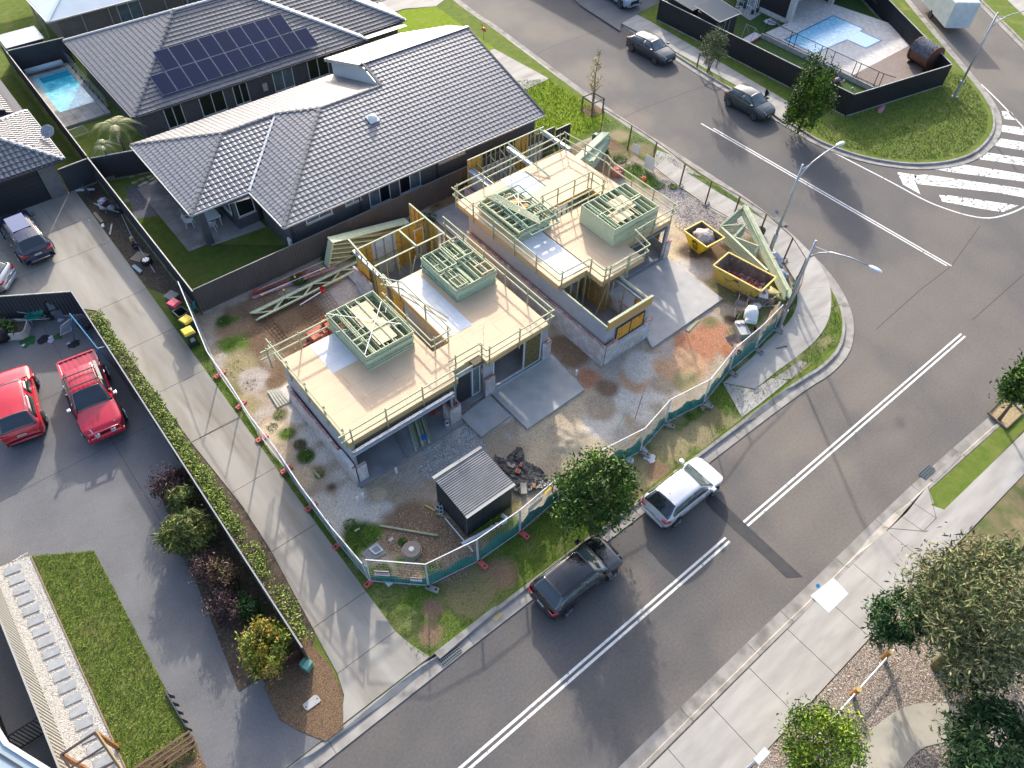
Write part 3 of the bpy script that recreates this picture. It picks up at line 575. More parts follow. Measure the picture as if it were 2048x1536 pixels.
# ================================================================ ROOFS
def roof_face(par, poly, mat, tw=.32, th=.34, nobj=0, wave=.014, lip=.04, under=None, store=None):
    """lay overlapping tiles row by row on a roof plane; poly[0]->poly[1] is the eave"""
    P = [Vc(p) for p in poly]; o = P[0]; U = (P[1]-P[0]).normalized(); nrm = U.cross(P[2]-P[0] if abs((P[2]-P[0]).normalized().dot(U)) < .999 else P[-1]-P[0]).normalized()
    if nrm.z < 0: nrm = -nrm
    V = nrm.cross(U); 
    if V.z < 0: V = -V
    Q = [((p-o).dot(U), (p-o).dot(V)) for p in P]; vmax = max(q[1] for q in Q); n = len(Q)
    def span(v):
        xs = []
        for i in range(n):
            a, b_ = Q[i], Q[(i+1) % n]
            if (a[1]-v)*(b_[1]-v) < 0: xs.append(a[0]+(b_[0]-a[0])*(v-a[1])/(b_[1]-a[1]))
        return (min(xs), max(xs)) if len(xs) >= 2 else None
    b = MB(); full = []
    prof = [(0, .0), (.10, .0), (.22, wave), (.62, wave), (.78, .0), (.97, .0)]
    def tile(b, u0, u1, v0, v1):
        w = u1-u0; vs = []
        for (v, hh) in ((v0, lip), (v1, .004)):
            for t, k in prof: p = o+U*(u0+w*t*1.03)+V*v+nrm*(hh+k); vs.append(p)
        m = len(prof); vs += [o+U*(u0+w*t*1.03)+V*v0+nrm*-.01 for t in (0, .97)]
        b.add(vs, [(i, i+1, m+i+1, m+i) for i in range(m-1)]+[(2*m, 2*m+1)+tuple(range(m-1, -1, -1))])
    r = 0; v = 0
    while v < vmax-.05:
        v1 = min(v+th, vmax); s = span(v+.02); s2 = span(min(v+th*.95, vmax-.01))
        if s:
            off = 0; k = math.floor((s[0]-off)/tw)
            while k*tw+off < s[1]:
                u0 = max(s[0], k*tw+off); u1 = min(s[1], (k+1)*tw+off)
                if u1-u0 > .05:
                    if s2: 
                        a_ = max(u0, min(s2[0], u1)); c_ = min(u1, max(s2[1], u0))
                    if u1-u0 > tw*.99 and s2 and u0 >= s2[0] and u1 <= s2[1]: full.append((u0, v, v1))
                    else: tile(b, u0, u1, v, v1)
                k += 1
        v += th; r += 1
    B0 = Matrix((U, V, nrm)).transposed().to_4x4()
    if store is not None:
        for (u0, v, v1) in full: store.append((o+U*u0+V*v, B0, v1-v, mat, (o, U, V, nrm, u0)))
        full2 = []
    else: full2 = full
    for (u0, v, v1) in full2: tile(b, u0, u0+tw, v, v1)
    if b.v: b.build('roof_tiles', mat, par, kind='stuff')
    ub = MB().add([p-nrm*.02 for p in P], [tuple(range(n))]); ub.build('roof_deck', under or mat, par)
    return b
def tile_store(par, store, nobj, tw=.32, th=.34, wave=.014, lip=.04):
    camp = Vc((0, 0, CAM_H)); store.sort(key=lambda s: (s[0]-camp).length)
    prof = [(0, .0), (.10, .0), (.22, wave), (.62, wave), (.78, .0), (.97, .0)]; m = len(prof); meshes = {}
    def verts(hv):
        vs = []
        for (v, hh) in ((0, lip), (hv, .004)):
            for t, k in prof: vs.append(Vc((tw*t*1.03, v, hh+k)))
        return vs+[Vc((tw*t*1.03, 0, -.01)) for t in (0, .97)]
    F = [(i, i+1, m+i+1, m+i) for i in range(m-1)]+[(2*m, 2*m+1)+tuple(range(m-1, -1, -1))]
    rest = {}
    for i, (p, B, hv, mat, _) in enumerate(store):
        M4 = Matrix.Translation(p) @ B
        if i < nobj and hv > .3:
            k = mat.name
            if k not in meshes:
                me = bpy.data.meshes.new('roof_tile'); me.from_pydata([tuple(v) for v in verts(th)], [], F); me.materials.append(mat); meshes[k] = me
            share('tile', meshes[k], M4, par)
        else:
            rest.setdefault(mat.name, (MB(), mat))[0].add([M4 @ v for v in verts(hv)], F)
    for b, mat in rest.values(): b.build('roof_tiles', mat, par, kind='stuff')
CAPM = {}
def caps(par, p, q, mat, step=.38, r=.13, name='ridge_cap'):
    p = Vc(p); q = Vc(q); n = max(1, int((q-p).length/step)); d = (q-p)/n
    if mat.name not in CAPM:
        b = MB(); K = 6; vs = []
        for x, rr in ((0, r*1.12), (step*1.06, r*.9)):
            for k in range(K+1): t = math.pi*k/K; vs.append((x, cos(t)*rr, sin(t)*rr*.62-.02))
        b.add(vs, [(k, k+1, K+2+k, K+1+k) for k in range(K)]+[tuple(range(K, -1, -1))])
        me = bpy.data.meshes.new('ridge_cap'); me.from_pydata(b.v, [], b.f); me.materials.append(mat); CAPM[mat.name] = me
    X = d.normalized(); Y = Vc((0, 0, 1)).cross(X).normalized(); Z = X.cross(Y); B = Matrix((X, Y, Z)).transposed().to_4x4()
    for i in range(n): share(name, CAPM[mat.name], Matrix.Translation(p+d*i+Vc((0, 0, .015))) @ B, par)
def gutter(par, pts, mat, name='gutter'):
    for a, b_ in zip(pts[:-1], pts[1:]): beam(name, a, b_, .12, .10, mat, par)
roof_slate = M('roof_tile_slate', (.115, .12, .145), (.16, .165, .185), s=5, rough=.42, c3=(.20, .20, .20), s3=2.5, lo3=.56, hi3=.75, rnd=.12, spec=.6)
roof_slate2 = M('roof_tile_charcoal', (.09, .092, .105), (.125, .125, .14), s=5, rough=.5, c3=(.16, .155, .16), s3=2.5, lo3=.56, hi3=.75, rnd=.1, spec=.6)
roof_pale = M('roof_tile_lit', (.16, .155, .155), (.22, .21, .20), s=1.5, rough=.5, c3=(.10, .10, .10), s3=3, lo3=.55, hi3=.7, st=(1, 1, 1), spec=.6)  # paler slate copy with the sun on far slopes put into its colour
cap_m = M('ridge_cap_slate', (.135, .135, .145), (.19, .185, .18), s=6, rough=.7, rnd=.12)
gut_dark = M('gutter_dark', (.05, .052, .06), ro=.45)
gut_pale = M('gutter_pale', (.45, .44, .41), ro=.5)
brk_dark = lambda ax: brick_mat('brick_dark', (.055, .052, .058), (.085, .08, .085), (.21, .205, .20), axis=ax)
brk_brown = lambda ax: brick_mat('brick_brown', (.17, .13, .105), (.215, .17, .14), (.26, .235, .21), axis=ax)
brk_grey = lambda ax: brick_mat('brick_grey', (.115, .105, .10), (.16, .15, .145), (.30, .29, .275), axis=ax)
def wall(par, x0, x1, y0, y1, z0, z1, bm):
    ax = 'x' if abs(x1-x0) > abs(y1-y0) else 'y'; return blk('wall', x0, x1, y0, y1, z0, z1, bm(ax), par)
def window(par, c, w, h, axis='x', out=-1, mul=1, gm=None, fm=None, sill=True, panes=None):
    """window set in a wall; c = centre on the outer wall face, out = which way it faces"""
    fm = fm or white; gm = gm or [glass_d]*max(1, mul+1); x, y, z_ = c
    def B(name, u0, u1, d0, d1, z0, z1, m, p):
        if axis == 'x': return blk(name, x+u0, x+u1, y+out*d0, y+out*d1, z0, z1, m, p)
        return blk(name, x+out*d0, x+out*d1, y+u0, y+u1, z0, z1, m, p)
    f = MB(); inv = None
    def fb(u0, u1, z0, z1, d0=-.02, d1=.035):
        if axis == 'x': f.box(x+u0, x+u1, min(y+out*d0, y+out*d1), max(y+out*d0, y+out*d1), z0, z1)
        else: f.box(min(x+out*d0, x+out*d1), max(x+out*d0, x+out*d1), y+u0, y+u1, z0, z1)
    t = .05; za, zb = z_-h/2, z_+h/2
    fb(-w/2, w/2, zb-t, zb); fb(-w/2, w/2, za, za+t); fb(-w/2, -w/2+t, za+t, zb-t); fb(w/2-t, w/2, za+t, zb-t)
    for k in range(mul): u = -w/2+w*(k+1)/(mul+1); fb(u-t/2, u+t/2, za+t, zb-t)
    win = f.build('window', fm, par)
    for k in range(mul+1):
        a = -w/2+w*k/(mul+1)+t*.6; b_ = -w/2+w*(k+1)/(mul+1)-t*.6; B('pane', a, b_, -.01, .015, za+t, zb-t, gm[k % len(gm)], win)
    if sill: B('sill', -w/2-.05, w/2+.05, .0, .09, za-.07, za-.004, cap_pale, win)
    return win

# ---------------- house with the patio (slate tiles) behind the site
hc = thing('brick_house', 'dark brick house with slate tiled roof and open patio behind the building site', 'house', (20, 40, 0))
tC = .31; zE = 2.62; stC = []
q1 = (18.57, 40.4, zE+tC*6.5); q2 = (16.46, 42.53, zE+tC*4.41); q3 = (12.8, 42.53, zE+tC*4.41); xg = 23.1; Yr = 42.45; Zr = zE+tC*(Yr-33.9)
tC2 = (q1[2]-zE)/6.5
roof_face(hc, [(12.05, 33.9, zE), (31.7, 33.9, zE), (31.7, Yr, Zr), (xg, Yr, Zr), (xg, 40.4, zE+tC*6.5), q1], roof_slate, store=stC, under=gut_dark)
roof_face(hc, [(12.05, 38.12, zE), (12.05, 33.9, zE), q1, q2], roof_slate, store=stC, under=gut_dark)
roof_face(hc, [(8.4, 38.12, zE), (12.05, 38.12, zE), q2, q3], roof_slate, store=stC, under=gut_dark)
roof_face(hc, [(8.4, 46.95, zE), (8.4, 38.12, zE), q3], roof_slate, store=stC, under=gut_dark)
tile_store(hc, stC, 300)
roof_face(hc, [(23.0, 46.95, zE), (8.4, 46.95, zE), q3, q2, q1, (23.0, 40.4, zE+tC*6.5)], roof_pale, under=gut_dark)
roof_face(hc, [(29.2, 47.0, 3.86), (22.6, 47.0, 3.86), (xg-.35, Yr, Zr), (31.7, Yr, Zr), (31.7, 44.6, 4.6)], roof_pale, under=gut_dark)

MB().quad((22.95, 46.7, 2.7), (22.95, 40.5, 4.6), (22.95, Yr, Zr-.1), (22.95, 46.7, 3.84)).build('clerestory_wall', M('fascia_pale', (.5, .53, .53), ro=.6), hc)
beam('fascia', (22.6, 47.0, 3.8), (22.75, Yr, Zr-.06), .05, .2, cap_pale, hc); beam('verge_trim', (xg-.02, Yr, Zr+.03), (xg-.02, 40.35, zE+tC*6.45+.03), .16, .12, cap_m, hc)
beam('verge_trim', (31.72, Yr+.1, Zr+.03), (31.72, 33.9, zE+.03), .10, .12, gut_dark, hc); beam('ridge_flashing', (xg-.1, Yr+.02, Zr+.05), (31.8, Yr+.02, Zr+.05), .24, .05, M('flashing', (.22, .25, .27), ro=.5), hc)
for a, b_ in (((12.05, 33.9, zE), q1), (q1, (23.0, 40.4, zE+tC*6.5)), (q2, q1), (q3, q2), ((8.4, 38.12, zE), q3), ((8.4, 46.95, zE), q3)): caps(hc, a, b_, cap_m)
beam('valley_flashing', (12.05, 38.12, zE+.04), (q2[0], q2[1], q2[2]+.04), .16, .02, galv_lite, hc)
gutter(hc, [(8.33, 46.9, zE-.05), (8.33, 38.05, zE-.05), (11.98, 38.05, zE-.05), (11.98, 33.83, zE-.05), (31.7, 33.83, zE-.05)], gut_pale)
MB().quad((8.5, 46.8, 2.5), (8.5, 38.2, 2.5), (31.6, 34.0, 2.5), (31.6, 46.8, 2.5)).build('soffit', gut_dark, hc)
wall(hc, 12.5, 31.3, 34.35, 34.6, 0, 2.55, brk_dark); wall(hc, 12.5, 12.75, 34.6, 38.2, 0, 2.55, brk_dark); wall(hc, 31.05, 31.3, 34.6, 46.3, 0, 2.55, brk_dark)
wall(hc, 12.3, 12.55, 38.7, 41.5, 0, 2.55, brk_dark); wall(hc, 8.95, 12.5, 41.5, 41.7, 0, 2.55, brk_dark); wall(hc, 8.95, 9.15, 41.7, 46.4, 0, 2.55, brk_dark); wall(hc, 8.95, 31.3, 46.2, 46.4, 0, 2.55, brk_dark)
wall(hc, 10.9, 12.3, 38.5, 38.7, 0, 2.55, brk_dark); wall(hc, 10.9, 11.1, 38.7, 41.5, 0, .85, brk_dark)
wall(hc, 8.75, 9.15, 38.2, 38.62, 0, 2.55, brk_dark)
window(hc, (11.65, 38.5, 1.55), 1.1, 1.3, 'x', -1, 0, [glass_d]); window(hc, (10.9, 40.0, 1.55), 2.0, 1.3, 'y', -1, 0, [glass_l])
for (px, w, h, zc, mul, g) in ((14.45, 1.75, .42, 2.0, 1, [glass_l, glass_l]), (16.8, 1.1, .45, 2.1, 1, [glass_l, glass_l]), (18.65, 1.5, 1.35, 1.65, 1, [glass_l, glass_d]), (20.9, 1.6, 1.35, 1.65, 1, [glass_d, glass_l]), (24.2, 2.1, .35, 2.15, 1, [glass_l, glass_l])): window(hc, (px, 34.35, zc), w, h, 'x', -1, mul, g)
for x in (17.2, 23.0, 12.6): beam('downpipe', (x, 34.28, 0), (x, 34.28, 2.55), .08, .06, gut_dark, hc)
dome = MB(); dome.box(-.35, .35, -.35, .35, 0, .06)
for k in range(5):
    r0 = .3*cos(k*.31); r1 = .3*cos((k+1)*.31); h0 = .06+.22*sin(k*.31); h1 = .06+.22*sin((k+1)*.31)
    for a in range(12): t = a*math.pi/6; u = t+math.pi/6; dome.quad((r0*cos(t), r0*sin(t), h0), (r0*cos(u), r0*sin(u), h0), (r1*cos(u), r1*sin(u), h1), (r1*cos(t), r1*sin(t), h1))
vd = dome.build('roof_vent', white, hc, l=1); p_ = Vc((21.0, 38.3, zE+tC*4.4+.05)); vd.location = p_-Vc((20, 40, 0)); vd.rotation_euler = (math.atan(tC), 0, 0)
def aerial(par, p, h=.9):
    b = MB(); p = Vc(p); b.tube([p, p+Vc((0, 0, h))], .018, 5); b.tube([p+Vc((-.35, 0, h)), p+Vc((.35, 0, h))], .012, 4)
    for k in range(-3, 4): b.tube([p+Vc((k*.11, -.2, h)), p+Vc((k*.11, .2, h))], .008, 4)
    return b.build('tv_aerial', gut_dark, par)
aerial(hc, (23.6, 42.3, 5.2)); aerial(hc, (22.3, 46.0, 3.9), 1.2)

# ---------------- house with the solar panels
hd = thing('brick_house', 'dark tiled house with two rows of solar panels on its roof', 'house', (18, 56, 0))
tD = .435; ex0, ex1, ey0, ey1 = 9.72, 27.8, 49.9, 63.0; hp = (ey1-ey0)/2; zp = zE+tD*hp; pk = (ex0+hp, ey0+hp, zp); pk2 = (ex1-hp, ey0+hp, zp)
stD = []
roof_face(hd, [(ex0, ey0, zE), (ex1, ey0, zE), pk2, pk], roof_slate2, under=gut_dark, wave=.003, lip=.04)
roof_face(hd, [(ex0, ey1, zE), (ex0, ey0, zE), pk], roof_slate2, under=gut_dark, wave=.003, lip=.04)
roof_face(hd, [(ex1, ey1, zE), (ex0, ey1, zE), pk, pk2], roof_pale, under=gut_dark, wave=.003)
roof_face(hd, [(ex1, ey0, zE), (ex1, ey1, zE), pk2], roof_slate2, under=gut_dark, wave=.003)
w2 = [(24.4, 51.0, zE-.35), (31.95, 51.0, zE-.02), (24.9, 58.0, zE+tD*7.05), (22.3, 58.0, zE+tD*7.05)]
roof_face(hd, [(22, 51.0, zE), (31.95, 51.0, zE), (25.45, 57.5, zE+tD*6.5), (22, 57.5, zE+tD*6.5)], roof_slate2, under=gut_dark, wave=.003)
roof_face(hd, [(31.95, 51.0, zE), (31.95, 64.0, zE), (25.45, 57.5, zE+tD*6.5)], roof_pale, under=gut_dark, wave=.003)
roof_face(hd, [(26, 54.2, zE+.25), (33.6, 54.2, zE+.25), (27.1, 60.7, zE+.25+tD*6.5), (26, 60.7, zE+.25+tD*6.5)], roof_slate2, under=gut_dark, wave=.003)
cap_w = M('ridge_cap_lit', (.42, .41, .40), (.52, .51, .5), s=6, rough=.7)  # sunlight on hips and ridges is put into these paler caps
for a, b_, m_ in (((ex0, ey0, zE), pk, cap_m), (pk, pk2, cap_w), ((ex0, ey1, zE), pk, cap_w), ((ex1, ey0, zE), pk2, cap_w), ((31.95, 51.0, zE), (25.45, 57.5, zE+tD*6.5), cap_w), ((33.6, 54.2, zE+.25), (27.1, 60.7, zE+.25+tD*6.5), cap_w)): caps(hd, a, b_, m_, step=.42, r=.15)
gutter(hd, [(ex0-.06, ey1, zE-.06), (ex0-.06, ey0-.06, zE-.06), (ex1, ey0-.06, zE-.06)], gut_dark); gutter(hd, [(27.8, 50.94, zE-.06), (32.0, 50.94, zE-.06), (32.0, 60, zE-.06)], gut_dark)
wall(hd, 10.2, 27.5, 50.35, 50.6, 0, 2.55, brk_dark); wall(hd, 10.2, 10.45, 50.6, 62.5, 0, 2.55, brk_dark); wall(hd, 27.5, 31.5, 51.45, 51.7, 0, 2.55, brk_dark); wall(hd, 31.25, 31.5, 51.7, 60, 0, 2.55, brk_dark); wall(hd, 27.3, 27.5, 50.6, 51.45, 0, 2.55, brk_dark)
MB().quad((10, 50.2, 2.5), (31.6, 50.2, 2.5), (31.6, 62.7, 2.5), (10, 62.7, 2.5)).build('soffit', gut_dark, hd)
for px, w, g in ((12.4, 1.25, [glass_d]), (15.2, 1.8, [glass_d]), (17.35, 1.1, [glass_d]), (20.7, 1.6, [glass_l]), (23.6, 1.7, [glass_d])): window(hd, (px, 50.35, 1.55), w, 1.5, 'x', -1, 1, g)
blk('meter_box', 19.0, 19.35, 50.24, 50.345, 1.2, 1.75, cap_pale, hd)
solar_m = M('solar_cell', (.004, .012, .055), (.009, .013, .04), s=.9, rough=.18, spec=.35, coat=.15); frame_s = M('solar_frame', (.30, .33, .38), ro=.4, metal=.6)
sb = MB(); sb.box(0, 1.06, 0, 1.72, 0, .035, 0)
sme = bpy.data.meshes.new('solar_panel'); sme.from_pydata(sb.v, [], sb.f); sme.materials.append(frame_s)
sp2 = MB().box(.02, 1.04, .02, 1.70, .03, .039); sm2 = bpy.data.meshes.new('solar_glass'); sm2.from_pydata(sp2.v, [], sp2.f); sm2.materials.append(solar_m)
sX = Vc((1, 0, 0)); sN = Vc((0, -tD, 1)).normalized(); sY = sN.cross(sX); SB = Matrix((sX, sY, sN)).transposed().to_4x4()
def onD(x, y, dz=.12): return Vc((x, y, zE+tD*(y-ey0)+dz))
ca, sa = cos(math.atan(tD)), 1
for row, (x0, n_, y0) in enumerate(((12.15, 11, 50.55), (13.25, 10, 50.55+1.75*cos(math.atan(tD))))):
    if row == 1: n_ = 9
    for k in range(n_):
        o_ = share('solar_panel', sme, Matrix.Translation(onD(x0+k*1.085, y0)) @ SB, hd); g_ = share('glass', sm2, Matrix.Translation(onD(x0+k*1.085, y0)) @ SB, hd)
        g_.parent = o_; WM[o_.name] = WM[hd.name]; g_.matrix_local = Matrix.Identity(4)
b = MB(); b.tube([(17.6, 57.6, 5.0), (17.6, 57.6, 5.7)], .16, 10); b.tube([(17.6, 57.6, 5.65), (17.6, 57.6, 5.95)], [.26, .1], 10); b.build('roof_vent', plastic_black, hd)
# ---------------- garage house on the left edge
he = thing('brick_house', 'grey tiled house with dark garage door and satellite dish left of the driveway', 'house', (-2, 51, 0))
tEe = .45; a0 = (4.57, 47.95, zE); a1 = (4.5, 54.86, zE); tp = (1.1, 51.4, zE+tEe*3.45)
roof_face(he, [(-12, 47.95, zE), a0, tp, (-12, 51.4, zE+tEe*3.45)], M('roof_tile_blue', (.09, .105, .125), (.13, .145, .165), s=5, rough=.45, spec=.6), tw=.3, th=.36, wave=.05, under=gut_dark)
roof_face(he, [a0, a1, tp], M('roof_tile_sunny', (.27, .25, .24), (.33, .31, .29), s=3, rough=.6), tw=.3, th=.36, wave=.05, under=gut_dark)  # paler copy of the blue tiles, sunlight put into the colour
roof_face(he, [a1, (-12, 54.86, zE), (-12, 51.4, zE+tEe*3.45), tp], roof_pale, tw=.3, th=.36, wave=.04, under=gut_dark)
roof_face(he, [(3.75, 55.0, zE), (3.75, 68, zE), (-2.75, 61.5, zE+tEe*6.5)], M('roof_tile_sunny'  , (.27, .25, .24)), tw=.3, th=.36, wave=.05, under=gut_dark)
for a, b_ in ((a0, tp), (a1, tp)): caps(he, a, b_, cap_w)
gutter(he, [(-12, 47.88, zE-.05), (4.6, 47.88, zE-.05), (4.58, 54.9, zE-.05)], gut_dark); beam('gutter', (4.66, 47.9, zE), (4.6, 54.9, zE), .06, .1, gut_pale, he)
wall(he, 2.95, 3.95, 48.45, 48.7, 0, 2.55, brk_grey); wall(he, 3.7, 3.95, 48.7, 66, 0, 2.55, brk_grey); wall(he, -12, -3.2, 48.45, 48.7, 0, 2.55, brk_grey)
gd = MB(); 
for k in range(8): gd.box(-3.15, 2.9, 48.5, 48.58-.012*(k % 2), .02+k*.31, .02+k*.31+.30)
gd.build('garage_door', M('garage_door', (.022, .024, .03), ro=.55), he)
MB().quad((-12, 48, 2.5), (4.4, 48, 2.5), (4.4, 66, 2.5), (-12, 66, 2.5)).build('soffit', gut_dark, he)
b = MB(); b.box(-.1, 0, 0, 0, 0, 0)
sp = share('solar_panel', sme, frame4((2.2, 56.8, 3.55), (0, 1, 0), (.41, 0, .91)) @ Matrix.Diagonal((1.5, 1.6, 1, 1)), he)
dish = thing('satellite_dish', 'round grey satellite dish beside the garage roof gutter', 'satellite dish', (4.75, 50.6, 3.0))
b = MB(); K = 18; ring = []
for j in range(4):
    rr = .48*j/3; ring.append([(rr*cos(2*math.pi*k/K), rr*.86*sin(2*math.pi*k/K), .12*(rr/.48)**2) for k in range(K)])
for j in range(3):
    for k in range(K): k2 = (k+1) % K; b.quad(ring[j][k], ring[j][k2], ring[j+1][k2], ring[j+1][k])
dm = frame4((4.75, 50.6, 3.1), (.75, -.66, .2), Vc((-.45, -.62, .75)))
bb = MB(); bb.add([dm @ Vc(v) for v in b.v], b.f); o_ = bb.build('reflector', M('dish_grey', (.30, .33, .38), ro=.5), dish, sm=1); md = o_.modifiers.new('s', 'SOLIDIFY'); md.thickness = .015
MB().tube([(4.45, 50.6, 2.55), (4.5, 50.6, 3.05), (4.75, 50.6, 3.1)], .022, 6).tube([dm @ Vc((0, -.4, .05)), dm @ Vc((0, -.25, .55))], .012, 5).build('mast', galv, dish)
# ---------------- pale metal roof house, top left
hf = thing('brick_house', 'brown brick house with white metal roof at the top left corner', 'house', (16, 70, 0))
wr = M('metal_roof_white', (.66, .72, .73), (.60, .66, .67), s=1, rough=.45)
def ribs(par, a, b_, c, d, mat, pitch=.4, name='roof'):
    a, b_, c, d = map(Vector, (a, b_, c, d)); MB().quad(a, b_, c, d).build(name, mat, par); n = int((b_-a).length/pitch); m = MB(); nn = (b_-a).cross(d-a).normalized()
    if nn.z < 0: nn = -nn
    for k in range(n+1): t = k/n; m.bar(a.lerp(b_, t)+nn*.015, d.lerp(c, t)+nn*.015, .05, .03)
    return m.build('roof_ribs', mat, par, kind='stuff')
f0 = (9.75, 66.65, 2.65); f1 = (32, 66.65, 2.65); f2 = (9.9, 80, 2.65); fp = (16.4, 73.3, 5.2)
MB().add([f0, f1, (32, 73.3, 5.2), fp], [(0, 1, 2, 3)]).build('roof', wr, hf); MB().add([f2, f0, fp], [(0, 1, 2)]).build('roof', wr, hf); MB().add([(32, 80, 2.65), f2, fp, (32, 73.3, 5.2)], [(0, 1, 2, 3)]).build('roof', wr, hf)
beam('hip_flashing', f0, fp, .25, .05, wr, hf); gutter(hf, [(9.7, 80, 2.6), (9.7, 66.6, 2.6), (32, 66.6, 2.6)], gut_pale)
wall(hf, 10.5, 32, 67.2, 67.45, 0, 2.6, brk_brown); wall(hf, 10.5, 10.75, 67.45, 73, 0, 2.6, brk_brown)
window(hf, (16.0, 67.2, 1.3), 1.9, 2.0, 'x', -1, 1, [glass_l, glass_l]); window(hf, (21.6, 67.2, 1.4), 1.7, 1.7, 'x', -1, 1, [glass_l, glass_l])
for x in (12.3, 14.4, 18.9): beam('downpipe', (x, 67.12, 0), (x, 67.12, 2.6), .09, .07, gut_pale, hf)
for y in (70.2, 72.2): beam('verandah_post', (9.9, y, 0), (9.9, y, 2.6), .12, .12, cap_pale, hf)
# small garden roof by the plunge pool
gs = thing('garden_shed', 'small shed roof of grey corrugated steel by the plunge pool fence', 'shed', (7.2, 67, 0))
ribs(gs, (6.2, 65.9, 1.9), (8.9, 65.9, 1.9), (8.9, 68.0, 2.05), (6.2, 68.0, 2.05), galv_lite, .16); blk('wall', 6.3, 8.8, 66.0, 67.9, 0, 1.85, fence_char, gs)
# small flat fence side roofs near the back of the site: nothing more here
# ================================================================ UNFINISHED HOUSES
def rects(name, x0, x1, y0, y1, z, th, mat, par, sx=3.6, sy=.9, gap=.006, ox=0):
    y = y0; r = 0
    while y < y1-.02:
        ya = min(y+sy, y1); x = x0-(sx/2 if r % 2 else 0)-ox
        while x < x1-.02:
            xa = max(x, x0); xb = min(x+sx, x1)
            if xb-xa > .05: blk(name, xa+gap/2, xb-gap/2, y+gap/2, ya-gap/2, z-th, z, mat, par)
            x += sx
        y += sy; r += 1
def edge_boards(par, pts, z0, z1, mat):
    n = len(pts)
    for i in range(n):
        a, b_ = pts[i], pts[(i+1) % n]; beam('edge_board', (a[0], a[1], (z0+z1)/2), (b_[0], b_[1], (z0+z1)/2), .045, z1-z0, mat, par)
def railing(label, pts, z0=2.62, zt=4.0, zm=3.52, over=.35, closed=False, sp=2.2, grp=None):
    t = thing('edge_railing', label, 'guard rail', (pts[0][0], pts[0][1], z0), 0, grp)
    seg = list(zip(pts[:-1], pts[1:]))+([(pts[-1], pts[0])] if closed else [])
    for k, (a, b_) in enumerate(seg):
        A = Vc((a[0], a[1], 0)); B = Vc((b_[0], b_[1], 0)); L = (B-A).length; d = (B-A)/L; nn = max(1, math.ceil(L/sp)); s_ = Vc((d.y, -d.x, 0))*.05
        for i in range(nn+1):
            if i == nn and k < len(seg)-1 and not closed: continue
            p = A+d*(min(max(.18, L*i/nn), L-.12)); beam('post', p+Vc((0, 0, z0)), p+Vc((0, 0, zt+.04)), .07, .05, tim_post, t, up=d)
        j = ru(-.015, .015)
        for zz in (zm, zt-.03):
            o1 = over*ru(.3, 1) if k == 0 else .05; o2 = over*ru(.3, 1) if k == len(seg)-1 else .05
            beam('rail', A-d*o1+s_+Vc((0, 0, zz+j)), B+d*o2+s_+Vc((0, 0, zz-j)), .045, .075, tim_pale, t)
    return t
def studwall(par, p, q, z0, z1, sp=.55, infill=(), mid=True, mat=None):
    mat = mat or tim_stud; p = Vc((p[0], p[1], 0)); q = Vc((q[0], q[1], 0)); L = (q-p).length; d = (q-p)/L; n = max(1, int(L/sp)); up = d
    beam('top_plate', p+Vc((0, 0, z1)), q+Vc((0, 0, z1)), .09, .045, tim_pale, par); beam('bottom_plate', p+Vc((0, 0, z0+.02)), q+Vc((0, 0, z0+.02)), .09, .045, mat, par)
    for i in range(n+1): 
        x = p+d*min(max(.03, L*i/n), L-.03); beam('stud', x+Vc((0, 0, z0+.045)), x+Vc((0, 0, z1-.023)), .04, .085, mat, par, up=d.cross(Vc((0, 0, 1))))
    if mid:
        for i in range(n): a = p+d*(L*i/n+.03); b_ = p+d*(L*(i+1)/n-.03); zz = (z0+z1)/2+(.05 if i % 2 else 0); beam('noggin', a+Vc((0, 0, zz)), b_+Vc((0, 0, zz)), .08, .04, mat, par)
    s_ = Vc((d.y, -d.x, 0))
    for (t0, t1, a0, a1, m, off) in infill:
        o = s_*off; beam('wall_panel', p+d*(L*t0)+o+Vc((0, 0, (a0+a1)/2)), p+d*(L*t1)+o+Vc((0, 0, (a0+a1)/2)), .012, a1-a0, m, par)
BR_ME = {}
def brickwork(par, p, q, z0, z1, top_obj=2, mat=mortar_brick, jag=True, topmat=None):
    """courses of real bricks; the top courses are separate pieces, the rest one joined part"""
    p = Vc((p[0], p[1], 0)); q = Vc((q[0], q[1], 0)); L = (q-p).length; d = (q-p)/L; nc = int((z1-z0)/.086); b = MB(); core = MB()
    core.bar(p+Vc((0, 0, (z0+z1)/2-.045)), q+Vc((0, 0, (z0+z1)/2-.045)), .092, z1-z0-.09); core.build('mortar', mat, par)
    for c in range(nc):
        x = -.12 if c % 2 else 0; zz = z0+c*.086+.038
        while x < L:
            a = max(x, 0)+.004; e = min(x+.24, L)-.004
            if e-a > .04:
                j = ru(-.003, .004); s_ = Vc((d.y, -d.x, 0))*j
                if c >= nc-top_obj:
                    if not (c == nc-1 and jag and random.random() < .12):
                        beam('brick', p+d*a+s_+Vc((0, 0, zz)), p+d*e+s_+Vc((0, 0, zz)), .11, .076, (topmat or red_brick_top) if c == nc-1 else mat, par)
                else: b.bar(p+d*a+s_+Vc((0, 0, zz)), p+d*e+s_+Vc((0, 0, zz)), .108, .077)
            x += .24
    b.build('brick_courses', mat, par, kind='stuff')
steel = galv
